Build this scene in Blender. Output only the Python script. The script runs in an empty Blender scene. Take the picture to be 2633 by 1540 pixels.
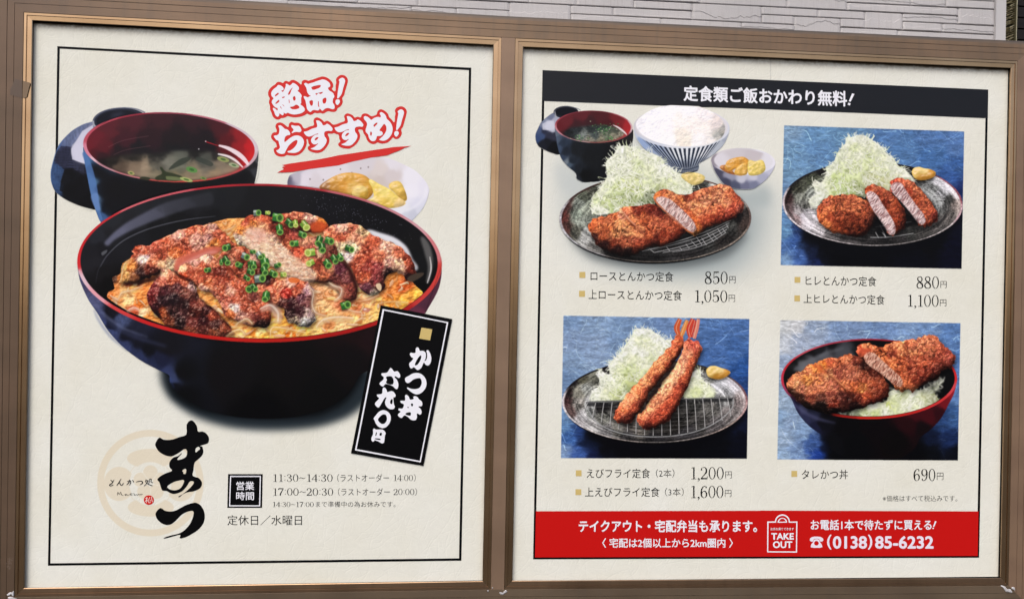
import bpy, math, random
import numpy as np
from mathutils import Matrix, Vector

# ---------------------------------------------------------------- camera, sky, sun, exposure
sc = bpy.context.scene
COL = sc.collection
PW, PH = 2633., 1540.          # size of the photograph in which things were measured
FOC = 2000.                    # focal length in those pixels
GZ = .9                        # height of the lower printed border above the pavement
CAM = np.array([.9818, -2.0481, .6924 + GZ])
def _rot(y, p, r):
    cy, sy, cp, sp, cr, s_ = math.cos(y), math.sin(y), math.cos(p), math.sin(p), math.cos(r), math.sin(r)
    return np.array([[cy, -sy, 0], [sy, cy, 0], [0, 0, 1]]) @ np.array([[1, 0, 0], [0, cp, -sp], [0, sp, cp]]) @ np.array([[cr, 0, s_], [0, 1, 0], [-s_, 0, cr]])
ROT = _rot(-.0863, -.0009, -.0204)
cam_d = bpy.data.cameras.new('camera'); cam = bpy.data.objects.new('camera', cam_d); COL.objects.link(cam)
cam_d.sensor_width = 36; cam_d.lens = FOC / PW * 36; cam_d.clip_start = .05; cam_d.clip_end = 2000
Mc = ROT @ np.array([[1, 0, 0], [0, 0, -1], [0, 1, 0]])
cam.matrix_world = Matrix([list(Mc[0]) + [CAM[0]], list(Mc[1]) + [CAM[1]], list(Mc[2]) + [CAM[2]], [0, 0, 0, 1]])
sc.camera = cam

SUN_EL, SUN_AZ = math.radians(52), math.radians(-25)     # soft sun high in front of the wall
world = bpy.data.worlds.new('World'); sc.world = world; world.use_nodes = True
nt = world.node_tree; nt.nodes.clear()
sky = nt.nodes.new('ShaderNodeTexSky'); sky.sky_type = 'NISHITA'; sky.sun_disc = False
sky.sun_elevation = SUN_EL; sky.sun_rotation = math.pi - SUN_AZ; sky.air_density = .7; sky.dust_density = 4; sky.ozone_density = .4; sky.altitude = 10
hs = nt.nodes.new('ShaderNodeHueSaturation'); hs.inputs['Saturation'].default_value = .95     # thin overcast
bg = nt.nodes.new('ShaderNodeBackground'); bg.inputs['Strength'].default_value = .12
wo = nt.nodes.new('ShaderNodeOutputWorld')
nt.links.new(sky.outputs[0], hs.inputs['Color']); nt.links.new(hs.outputs[0], bg.inputs[0]); nt.links.new(bg.outputs[0], wo.inputs[0])
sun_d = bpy.data.lights.new('sun', 'SUN'); sun = bpy.data.objects.new('sun', sun_d); COL.objects.link(sun)
sun_d.energy = 1.0; sun_d.angle = math.radians(40); sun_d.color = (1, 1, .965)
sd = Vector((math.sin(SUN_AZ) * math.cos(SUN_EL), -math.cos(SUN_AZ) * math.cos(SUN_EL), math.sin(SUN_EL)))
sun.rotation_euler = sd.to_track_quat('Z', 'Y').to_euler()
sc.view_settings.view_transform = 'Standard'; sc.view_settings.look = 'None'; sc.view_settings.gamma = 1
sc.view_settings.use_curve_mapping = False; sc.view_settings.exposure = 0.76
sc.render.engine = 'CYCLES'; sc.cycles.max_bounces = 5

def P(x, y, d=0.):
    """measured point -> place on the plane y = d of the wall"""
    q = ROT @ np.array([(x - PW / 2) / FOC, 1., (PH / 2 - y) / FOC]); t = (d - CAM[1]) / q[1]
    return tuple(CAM + q * t)
def project(X, Y, Zz):
    v = np.stack([X - CAM[0], Y - CAM[1], Zz - CAM[2]], -1) @ ROT
    return PW / 2 + FOC * v[..., 0] / v[..., 1], PH / 2 - FOC * v[..., 2] / v[..., 1]

# ---------------------------------------------------------------- helpers
def lin(c): c = c / 255.; return c / 12.92 if c < .04045 else ((c + .055) / 1.055) ** 2.4
KA = .86
def rgb(r, g, b, k=KA): return (lin(r) * k, lin(g) * k, lin(b) * k, 1)
def mat(name, col, rough=.5, spec=.3, metal=0.):
    m = bpy.data.materials.new(name); m.use_nodes = True; b = m.node_tree.nodes['Principled BSDF']
    b.inputs['Base Color'].default_value = col; b.inputs['Roughness'].default_value = rough; b.inputs['Metallic'].default_value = metal
    b.inputs['Specular IOR Level'].default_value = spec
    return m
def N(m, t, **kw):
    n = m.node_tree.nodes.new(t)
    for k, v in kw.items():
        if k in n.inputs: n.inputs[k].default_value = v
        else: setattr(n, k, v)
    return n
def L(m, a, b): m.node_tree.links.new(a, b)
def link(name, me, m=None, parent=None):
    o = bpy.data.objects.new(name, me); COL.objects.link(o)
    if m is not None and not me.materials: me.materials.append(m)
    if parent is not None: o.parent = parent
    return o
def mesh(name, v, f):
    me = bpy.data.meshes.new(name); me.from_pydata([tuple(p) for p in v], [], f); me.validate(); me.update(); return me
def tag(o, label=None, cat=None, group=None, kind=None):
    for k, x in (('label', label), ('category', cat), ('group', group), ('kind', kind)):
        if x: o[k] = x
    return o
def box(name, x0, x1, y0, y1, z0, z1, m, parent=None):
    v = [(x, y, z) for x in (x0, x1) for y in (y0, y1) for z in (z0, z1)]
    return link(name, mesh(name, v, [(0, 1, 3, 2), (4, 6, 7, 5), (0, 4, 5, 1), (2, 3, 7, 6), (0, 2, 6, 4), (1, 5, 7, 3)]), m, parent)
def flat(name, loops, d, m, parent, uv=None):
    """thin printed film: outlines with holes, measured in photograph pixels, laid on the plane y = d"""
    cu = bpy.data.curves.new(name, 'CURVE'); cu.dimensions = '2D'; cu.fill_mode = 'BOTH'
    for lp in loops:
        s = cu.splines.new('POLY'); s.points.add(len(lp) - 1)
        for i, p in enumerate(lp): s.points[i].co = (p[0], -p[1], 0, 1)
        s.use_cyclic_u = True
    o = bpy.data.objects.new('tmp', cu); COL.objects.link(o)
    dg = bpy.context.evaluated_depsgraph_get(); dg.update()
    src = bpy.data.meshes.new_from_object(o.evaluated_get(dg))
    return _lay(name, src, o, cu, lambda x, y: (x, -y), d, m, parent, uv)
def _lay(name, src, o, cu, fn, d, m, parent, uv=None):
    vs = [P(*fn(v.co.x, v.co.y), d) for v in src.vertices]; fs = [tuple(p.vertices) for p in src.polygons]
    bpy.data.objects.remove(o); bpy.data.meshes.remove(src)
    if cu: bpy.data.curves.remove(cu)
    me = bpy.data.meshes.new(name); me.from_pydata(vs, [], fs); me.update()
    # faces look out from the wall
    import bmesh
    bm = bmesh.new(); bm.from_mesh(me)
    for f in bm.faces:
        if f.normal.y > 0: f.normal_flip()
    if uv is not None:
        ul = bm.loops.layers.uv.new('UVMap')
        for f in bm.faces:
            for l in f.loops: l[ul].uv = uv(l.vert.co)
    bm.to_mesh(me); bm.free()
    return link(name, me, m, parent)
def text(name, s, q, d, m, parent, bold=0., sx=1., spacing=1., shear=0.):
    """lettering fitted to the measured box q = (left, top_l, right, top_r, bottom_l, bottom_r)"""
    cu = bpy.data.curves.new(name, 'FONT'); cu.body = s; cu.size = 1; cu.resolution_u = 3; cu.space_character = spacing; cu.shear = shear
    o = bpy.data.objects.new('tmp', cu); COL.objects.link(o)
    def get(off):
        cu.offset = off; dg = bpy.context.evaluated_depsgraph_get(); dg.update(); return bpy.data.meshes.new_from_object(o.evaluated_get(dg))
    src = get(min(bold, 0.))
    a = np.array([v.co[:2] for v in src.vertices]); lo, hi = a.min(0), a.max(0)
    xl, tl, xr, tr, bl, br = q
    def fn(x, y):
        u = (x - lo[0]) / (hi[0] - lo[0]); v = (y - lo[1]) / (hi[1] - lo[1])
        return xl + (xr - xl) * u, (bl + (br - bl) * u) * (1 - v) + (tl + (tr - tl) * u) * v
    if bold <= 0: return _lay(name, src, o, cu, fn, d, m, parent)
    # heavier weight: the same outline laid down several times, a hair apart
    vs = [v.co[:2] for v in src.vertices]; fs = [tuple(p.vertices) for p in src.polygons]; V = []; F = []
    for i, (dx, dy) in enumerate([(0, 0), (1, 0), (-1, 0), (0, 1), (0, -1), (.7, .7), (-.7, .7), (.7, -.7), (-.7, -.7)]):
        k = len(V); V += [P(*fn(lo[0] + bold + (x + dx * bold - lo[0]) * 1, y + dy * bold), d - .00003 * i) for x, y in vs]; F += [tuple(k + j for j in f) for f in fs]
    bpy.data.objects.remove(o); bpy.data.curves.remove(cu)
    return link(name, mesh(name, V, F), m, parent)
def zq(ox, oy, s, l, tl, r, bl, tr=None, br=None):
    tr = tl if tr is None else tr; br = bl if br is None else br
    return (ox + l / s, oy + tl / s, ox + r / s, oy + tr / s, oy + bl / s, oy + br / s)
# ---------------------------------------------------------------- painting kit
# The prints are drawn here, stroke by stroke, in the coordinates in which they
# were measured, and are then laid flat on the plane of the sign.
class Win:
    """window of a canvas: pixel grids X, Y and a view of the picture"""
    def __init__(s, cv, x0, y0, x1, y1):
        x0 = int(max(x0, cv.x0)); y0 = int(max(y0, cv.y0)); x1 = int(min(x1, cv.x1)); y1 = int(min(y1, cv.y1))
        s.cv = cv; s.x0, s.y0, s.x1, s.y1 = x0, y0, x1, y1
        s.a = cv.img[y0 - cv.y0:y1 - cv.y0, x0 - cv.x0:x1 - cv.x0]
        s.h, s.w = s.a.shape[:2]
        s.X, s.Y = np.meshgrid(np.arange(x0, x1, dtype=np.float32) + .5, np.arange(y0, y1, dtype=np.float32) + .5)
    def mix(s, m, col):
        m = np.clip(m, 0, 1)[..., None]
        s.a += (np.asarray(col, np.float32) - s.a) * m

class Canvas:
    def __init__(s, x0, y0, x1, y1, base):
        s.x0, s.y0, s.x1, s.y1 = x0, y0, x1, y1
        s.img = np.zeros((y1 - y0, x1 - x0, 3), np.float32) + np.array(base, np.float32)
    def win(s, pts, pad=8):
        p = np.asarray(pts, float)
        return Win(s, p[:, 0].min() - pad, p[:, 1].min() - pad, p[:, 0].max() + pad, p[:, 1].max() + pad)

def Z(ox, oy, sc):
    return lambda *pts: [(ox + p[0] / sc, oy + p[1] / sc) + tuple(p[2:]) for p in pts]

def smooth(pts, n=5):
    """closed smooth outline; tangents are held short so that it never overshoots"""
    p = np.asarray(pts, float)[:, :2]; nx = np.roll(p, -1, 0); pv = np.roll(p, 1, 0)
    l1 = np.hypot(*(p - pv).T) + 1e-9; l2 = np.hypot(*(nx - p).T) + 1e-9
    t = (p - pv) / l1[:, None] / l1[:, None] * (l1 * l2 / (l1 + l2))[:, None] + (nx - p) / l2[:, None] / l2[:, None] * (l1 * l2 / (l1 + l2))[:, None]
    t = t / (np.hypot(*t.T) + 1e-9)[:, None] * np.minimum(l1, l2)[:, None] * .95
    t1 = np.roll(t, -1, 0); out = []
    for k in range(n):
        u = k / n; out.append((2 * u**3 - 3 * u**2 + 1) * p + (u**3 - 2 * u**2 + u) * t + (-2 * u**3 + 3 * u**2) * nx + (u**3 - u**2) * t1)
    return np.stack(out, 1).reshape(-1, 2)

def curve(pts, n=8):
    p = np.asarray(pts, float); N = len(p); out = []
    for i in range(N - 1):
        a, b, c, d = p[max(i - 1, 0)], p[i], p[i + 1], p[min(i + 2, N - 1)]
        for t in np.arange(n) / n:
            out.append(.5 * ((2 * b) + (c - a) * t + (2 * a - 5 * b + 4 * c - d) * t * t + (3 * b - a - 3 * c + d) * t ** 3))
    out.append(p[-1])
    return np.array(out)

def fill(w, loops, ss=3):
    """antialiased even-odd coverage of closed loops"""
    if not isinstance(loops, list) or np.ndim(loops[0]) < 2: loops = [loops]
    out = np.zeros((w.h, w.w + 1), np.float32)
    segs = []
    for lp in loops:
        p = np.asarray(lp, float)[:, :2]; q = np.roll(p, -1, 0); segs.append(np.hstack([p, q]))
    S = np.vstack(segs)
    for r in range(w.h):
        for k in range(ss):
            y = w.y0 + r + (k + .5) / ss
            m = (S[:, 1] <= y) != (S[:, 3] <= y)
            if not m.any(): continue
            T = S[m]; xs = np.sort(T[:, 0] + (y - T[:, 1]) * (T[:, 2] - T[:, 0]) / (T[:, 3] - T[:, 1])) - w.x0
            xs = np.clip(xs, 0, w.w - 1e-3)
            for a, b in zip(xs[::2], xs[1::2]):
                ia, ib = int(a), int(b)
                if ia == ib: out[r, ia] += b - a
                else:
                    out[r, ia] += ia + 1 - a; out[r, ib] += b - ib
                    out[r, ia + 1:ib] += 1
    return out[:, :w.w] / ss

def blur(a, s):
    """three box passes"""
    a = a.astype(np.float32)
    if s < 1.1:
        k = min(.3, s * s * .25)
        for ax in (0, 1):
            a = a * (1 - 2 * k) + k * (np.roll(a, 1, ax) + np.roll(a, -1, ax))
        return a
    r = max(1, int(round(s)))
    for ax in (0, 1):
        n = a.shape[ax]
        for _ in range(3):
            pad = [(0, 0)] * a.ndim; pad[ax] = (r + 1, r)
            c = np.cumsum(np.pad(a, pad, mode='edge'), axis=ax, dtype=np.float64)
            sl1 = [slice(None)] * a.ndim; sl2 = list(sl1)
            sl1[ax] = slice(2 * r + 1, 2 * r + 1 + n); sl2[ax] = slice(0, n)
            a = ((c[tuple(sl1)] - c[tuple(sl2)]) / (2 * r + 1)).astype(np.float32)
    return a

def hashf(i, j, s):
    v = np.sin(i * 127.1 + j * 311.7 + s * 74.7) * 43758.5453
    return v - np.floor(v)

def vnoise(X, Y, s=0):
    xi = np.floor(X); yi = np.floor(Y); fx = X - xi; fy = Y - yi
    fx = fx * fx * (3 - 2 * fx); fy = fy * fy * (3 - 2 * fy)
    a = hashf(xi, yi, s); b = hashf(xi + 1, yi, s); c = hashf(xi, yi + 1, s); d = hashf(xi + 1, yi + 1, s)
    return (a + (b - a) * fx) * (1 - fy) + (c + (d - c) * fx) * fy

def fbm(X, Y, s=0, o=4):
    t = 0; a = .5
    for k in range(o):
        t = t + a * vnoise(X * 2 ** k, Y * 2 ** k, s + k * 3.1); a *= .5
    return t / (1 - .5 ** o)

def cells(X, Y, s=0):
    """nearest jittered point: distance and a random value per cell"""
    xi = np.floor(X); yi = np.floor(Y); best = np.full(X.shape, 9., np.float32); idv = np.zeros(X.shape, np.float32)
    for dx in (-1, 0, 1):
        for dy in (-1, 0, 1):
            cx = xi + dx; cy = yi + dy
            d = (cx + .1 + .8 * hashf(cx, cy, s) - X) ** 2 + (cy + .1 + .8 * hashf(cx, cy, s + 5) - Y) ** 2
            m = d < best; best = np.where(m, d, best); idv = np.where(m, hashf(cx, cy, s + 9), idv)
    return np.sqrt(best), idv

def rbf(X, Y, smp, sig):
    num = 0; den = 0
    X = X + (fbm(X / 15, Y / 15, 71, 2) - .5) * sig * .7; Y = Y + (fbm(X / 15, Y / 15, 72, 2) - .5) * sig * .7
    for x, y, c in smp:
        g = (1 / ((X - x) ** 2 + (Y - y) ** 2 + sig * sig * .5)) ** 3.
        num = num + g[..., None] * np.asarray(c, np.float32); den = den + g
    return num / den[..., None]

def ell(cx, cy, rx, ry, ang=0, n=90, a0=0, a1=360):
    t = np.radians(np.linspace(a0, a1, n, endpoint=(a1 - a0) != 360)); c, s = math.cos(math.radians(ang)), math.sin(math.radians(ang))
    x = rx * np.cos(t); y = ry * np.sin(t)
    return np.stack([cx + x * c - y * s, cy + x * s + y * c], 1)

def erad(w, cx, cy, rx, ry, ang=0):
    c, s = math.cos(math.radians(ang)), math.sin(math.radians(ang))
    u = ((w.X - cx) * c + (w.Y - cy) * s) / rx; v = (-(w.X - cx) * s + (w.Y - cy) * c) / ry
    return np.hypot(u, v), np.arctan2(v, u)

def sstep(a, b, x):
    t = np.clip((x - a) / (b - a), 0, 1); return t * t * (3 - 2 * t)

def line(cv, pts, wid, col, op=1., soft=0., smoothn=8):
    """a stroke of varying width along a smooth path: points (x, y[, width factor])"""
    p = np.asarray(pts, float)
    if p.shape[1] == 2: p = np.hstack([p, np.ones((len(p), 1))])
    q = curve(p, smoothn) if len(p) > 2 else p
    d = np.gradient(q[:, :2], axis=0); L = np.hypot(d[:, 0], d[:, 1]) + 1e-9
    nx = -d[:, 1] / L * q[:, 2] * wid / 2; ny = d[:, 0] / L * q[:, 2] * wid / 2
    lp = np.vstack([np.stack([q[:, 0] + nx, q[:, 1] + ny], 1), np.stack([q[:, 0] - nx, q[:, 1] - ny], 1)[::-1]])
    w = cv.win(lp, 3 + soft * 4)
    if w.h < 1 or w.w < 1: return
    m = fill(w, [lp], 3)
    if soft: m = blur(m, soft)
    w.mix(m * op, col)

def shape(cv, pts, col, op=1., soft=0., sm=True, clip=None):
    lp = smooth(pts) if sm else np.asarray(pts, float)
    w = cv.win(lp, 3 + soft * 4); m = fill(w, [lp])
    if soft: m = blur(m, soft)
    if clip is not None: m = m * fill(w, [clip])
    w.mix(m * op, col); return w, m

def splat(w, paths, wid, rng, samples=40):
    """coverage of many thin curves at once: paths (N, 4, 2) Bezier points"""
    t = np.linspace(0, 1, samples)[None, :, None]
    P = paths[:, 0:1] * (1 - t) ** 3 + 3 * paths[:, 1:2] * t * (1 - t) ** 2 + 3 * paths[:, 2:3] * t * t * (1 - t) + paths[:, 3:4] * t ** 3
    x = P[..., 0].ravel() - w.x0 - .5; y = P[..., 1].ravel() - w.y0 - .5
    out = np.zeros((w.h, w.w), np.float32)
    k = np.isfinite(x) & (x > 1) & (y > 1) & (x < w.w - 2) & (y < w.h - 2); x = x[k]; y = y[k]
    xi = x.astype(int); yi = y.astype(int); fx = x - xi; fy = y - yi
    L = np.hypot(*(paths[:, 3] - paths[:, 0]).T); wt = (np.repeat(L, samples) / samples)[k] * 1.15
    for dx, dy, g in ((0, 0, (1 - fx) * (1 - fy)), (1, 0, fx * (1 - fy)), (0, 1, (1 - fx) * fy), (1, 1, fx * fy)):
        np.add.at(out, (yi + dy, xi + dx), g * wt)
    if wid > 1.2: out = blur(out, wid / 2.2) * (1 + wid * .4)
    return np.clip(out, 0, 1)

def strands(w, mask, n, length, ang, spread, wid, cols, rng, layers=10, inner=None, shade=.35, curl=.5):
    """shredded cabbage and the like: layers of curved strands with small shadows"""
    ys, xs = np.nonzero(mask > .3)
    if len(xs) == 0: return
    for l in range(layers):
        k = rng.integers(0, len(xs), n // layers)
        px = xs[k] + w.x0; py = ys[k] + w.y0
        a = np.radians(ang + rng.normal(0, spread, len(k))); L = length * rng.uniform(.5, 1.3, len(k))
        d = np.stack([np.cos(a), np.sin(a)], 1) * L[:, None]; nrm = np.stack([-np.sin(a), np.cos(a)], 1) * L[:, None]
        c1 = rng.normal(0, curl, len(k))[:, None]; c2 = rng.normal(0, curl, len(k))[:, None]
        P0 = np.stack([px, py], 1).astype(float)
        P = np.stack([P0 - d / 2, P0 - d / 6 + nrm * c1 * .5, P0 + d / 6 + nrm * c2 * .5, P0 + d / 2], 1)
        wd = wid * rng.uniform(.7, 1.3)
        cov = splat(w, P, wd, rng)
        sh = blur(np.roll(np.roll(cov, 2, 0), 1, 1), 1.5)
        dark = w.a * .62
        w.mix(sh * shade * (1 - cov), dark)
        c = np.array(cols[rng.integers(0, len(cols))], np.float32) * rng.uniform(.93, 1.05)
        w.mix(cov * .85, np.clip(c, 0, 255))

def relief(w, h, col, amb=.55, dif=.7, spec=0., shin=18, lx=-.45, ly=-.6, k=1., spcol=(255, 234, 214)):
    """shade a height field lit from the upper left; returns a colour picture"""
    gy, gx = np.gradient(h); nx, ny = -gx * k, -gy * k
    n = np.sqrt(nx * nx + ny * ny + 1); lz = math.sqrt(max(.05, 1 - lx * lx - ly * ly))
    d = np.clip((nx * lx + ny * ly + lz) / n, 0, 1)
    out = col * (amb + dif * d)[..., None]
    if np.any(spec):
        hx, hy, hz = lx, ly, lz + 1; hl = math.sqrt(hx * hx + hy * hy + hz * hz)
        spec = np.asarray(spec, np.float32)
        s = np.clip((nx * hx + ny * hy + hz) / n / hl, 0, 1) ** shin
        out = out + (np.array(spcol, np.float32) - out) * np.clip(s * spec, 0, 1)[..., None]
    return out

def crumbs(cv, pts, smp, sig, seed=0, cell=6., k=5., spec=.35, shin=14, edge=9, amb=.56, dif=.68, contrast=1., rough=1.5, hole=None, flat=False, gloss=None):
    """a breaded, fried surface: flakes of crumb over a rounded body"""
    lp = smooth(pts)
    rg = np.random.default_rng(seed); nrm = rg.normal(0, rough, len(lp)); nrm = (nrm + np.roll(nrm, 1)) / 1.4
    d = np.roll(lp, -1, 0) - np.roll(lp, 1, 0); L = np.hypot(d[:, 0], d[:, 1])[:, None] + 1e-6
    lp = lp + np.stack([-d[:, 1], d[:, 0]], 1) / L * nrm[:, None]
    w = cv.win(lp, 14); m = fill(w, [lp])
    X, Y = w.X, w.Y
    wx = X + (fbm(X / 9, Y / 9, seed) - .5) * 10; wy = Y + (fbm(X / 9, Y / 9, seed + 20) - .5) * 10
    cell = cell * 1.35; base = None
    f1, i1 = cells(wx / cell, wy / cell * 1.15, seed); f2, i2 = cells(wx / cell * 2.1 + 7, wy / cell * 2.3, seed + 3)
    big = fbm(X / 26, Y / 26, seed + 8, 3)
    hgt = (1 - np.clip(f1, 0, 1) ** 2) * (.5 + .7 * i1) + .42 * (1 - np.clip(f2, 0, 1) ** 2) * (.4 + i2) + .9 * big
    body = np.clip(blur(m, edge) * 2 - 1, 0, 1) ** .6 * edge * .8
    base = rbf(X, Y, smp, sig) * np.array([.98, 1.03, 1.02], np.float32)
    var = (i1 - .5) * .34 * contrast + (i2 - .5) * .2 * contrast + (hgt - hgt.mean()) * .34 * contrast
    col = base * (1 + var)[..., None]
    col[..., 1] *= 1 + (i1 - .5) * .12; col[..., 2] *= 1 + (i2 - .5) * .16
    out = relief(w, hgt * k * .40 + body, col, amb, dif, spec * .62 * sstep(.45, .85, i1 * .5 + fbm(X / 13, Y / 9, seed + 31, 2) * .65), shin)
    lowp = sstep(.62, .2, hgt / (hgt.max() + 1e-6) * 1.25)
    out *= (1 - .5 * lowp * contrast)[..., None]
    pale = sstep(.78, .95, i2) * sstep(.5, .2, f2) * sstep(70, 110, base.mean(-1))
    out += (np.clip(base * 1.15 + np.array([50, 36, 14]), 0, 255) - out) * (pale * .5)[..., None]
    sh = blur(np.roll(np.roll(m, 6, 0), 3, 1), 4)
    w.mix(sh * .72 * (1 - m), w.a * .26)
    # the edge turned from the light goes dark
    m2 = blur(m, 4)
    out *= (1 - .62 * np.clip((np.roll(np.roll(m2, 3, 0), 2, 1) - np.roll(np.roll(m2, -5, 0), -3, 1)) * 1.3, 0, 1))[..., None]
    w.mix(m, np.clip(out, 0, 255)); return w, m

def meat(cv, pts, cols, seed=0, fibre=60, cell=5.5, bright=1., soft=1., amp=1., ragged=0, op=1.):
    """pale cut face of the cutlet, its fibres running across"""
    lp = smooth(pts); w = cv.win(lp, 8 + soft * 4); m = fill(w, [lp]); a = math.radians(fibre + 70)
    if ragged: m = m * sstep(.42, .62, blur(m, 7) + (fbm(w.X / 6, w.Y / 6, seed + 9, 3) - .5) * ragged)
    u = w.X * math.cos(a) + w.Y * math.sin(a) + 5 * fbm(w.X / 9, w.Y / 9, seed); v = -w.X * math.sin(a) + w.Y * math.cos(a) + 5 * fbm(w.X / 9, w.Y / 9, seed + 4)
    t = fbm(u / cell / 2.2, v / cell * 1.3, seed + 2, 3); g = fbm(w.X / 12, w.Y / 12, seed + 6, 2)
    k = np.clip((.62 - t) * 2.2 * amp + (g - .5) * .7, 0, 1)
    c = np.asarray(cols[0], np.float32) + (np.asarray(cols[1], np.float32) - np.asarray(cols[0], np.float32)) * k[..., None]
    body = np.clip(blur(m, 5) * 2 - 1, 0, 1) ** .7 * 3
    out = relief(w, t * 5 * amp + body, c, .68, .48, .25, 20)
    w.mix(blur(m, soft) * op, np.clip(out * bright, 0, 255))

def washi(w, seed, amp=1., n=1400, ln=26):
    """embossed fibres of mulberry paper"""
    rg = np.random.default_rng(seed)
    P0 = np.stack([rg.uniform(w.x0, w.x1, n), rg.uniform(w.y0, w.y1, n)], 1)
    a = rg.uniform(0, math.pi, n); L = rg.gamma(2., ln / 2, n)
    d = np.stack([np.cos(a), np.sin(a)], 1) * L[:, None]; nr = np.stack([-np.sin(a), np.cos(a)], 1) * (L * rg.normal(0, .18, n))[:, None]
    P = np.stack([P0 - d / 2, P0 - d / 6 + nr, P0 + d / 6 + nr, P0 + d / 2], 1)
    c = blur(splat(w, P, 1.0, rg, 60), 1)
    e = c - np.roll(np.roll(c, -1, 0), -1, 1)
    fine = fbm(w.X / 2.2, w.Y / 2.2, seed + 1, 2) - .5
    mid = fbm(w.X / 14, w.Y / 10, seed + 2, 3) - .5
    big = fbm(w.X / 130, w.Y / 130, seed + 3, 3) - .5
    return (e * 17 + fine * 7 + mid * 6) * amp, big

def grime(cv, a, b, c, d, seed):
    """ragged dirt that has settled along the upper edge of a poster, faint at the sides"""
    w = Win(cv, a[0] - 20, a[1] - 20, b[0] + 20, b[1] + 40); t = (w.X - a[0]) / (b[0] - a[0]); dist = w.Y - (a[1] + (b[1] - a[1]) * t)
    n = fbm(w.X / 22, w.Y / 6, seed, 4); n2 = fbm(w.X / 5, w.Y / 5, seed + 1, 3)
    w.mix(sstep(11 * n + 4 * n2, 0, dist) * .95, (58, 46, 34)); w.mix(sstep(26, 2, dist) * (.25 + .5 * n) * n2 * .9, (150, 132, 108))
    for p, q in ((a, c), (b, d)):
        w = Win(cv, min(p[0], q[0]) - 12, p[1], max(p[0], q[0]) + 12, q[1]); t = (w.Y - p[1]) / (q[1] - p[1]); dist = np.abs(w.X - (p[0] + (q[0] - p[0]) * t))
        w.mix(sstep(9, 0, dist) * fbm(w.X / 4, w.Y / 30, seed + 4, 3) * .3, (170, 162, 150))
# ---------------------------------------------------------------- left poster
def lblx(pts, cols): return [(p[0], p[1], c) for p, c in zip(pts, cols)]

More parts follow.
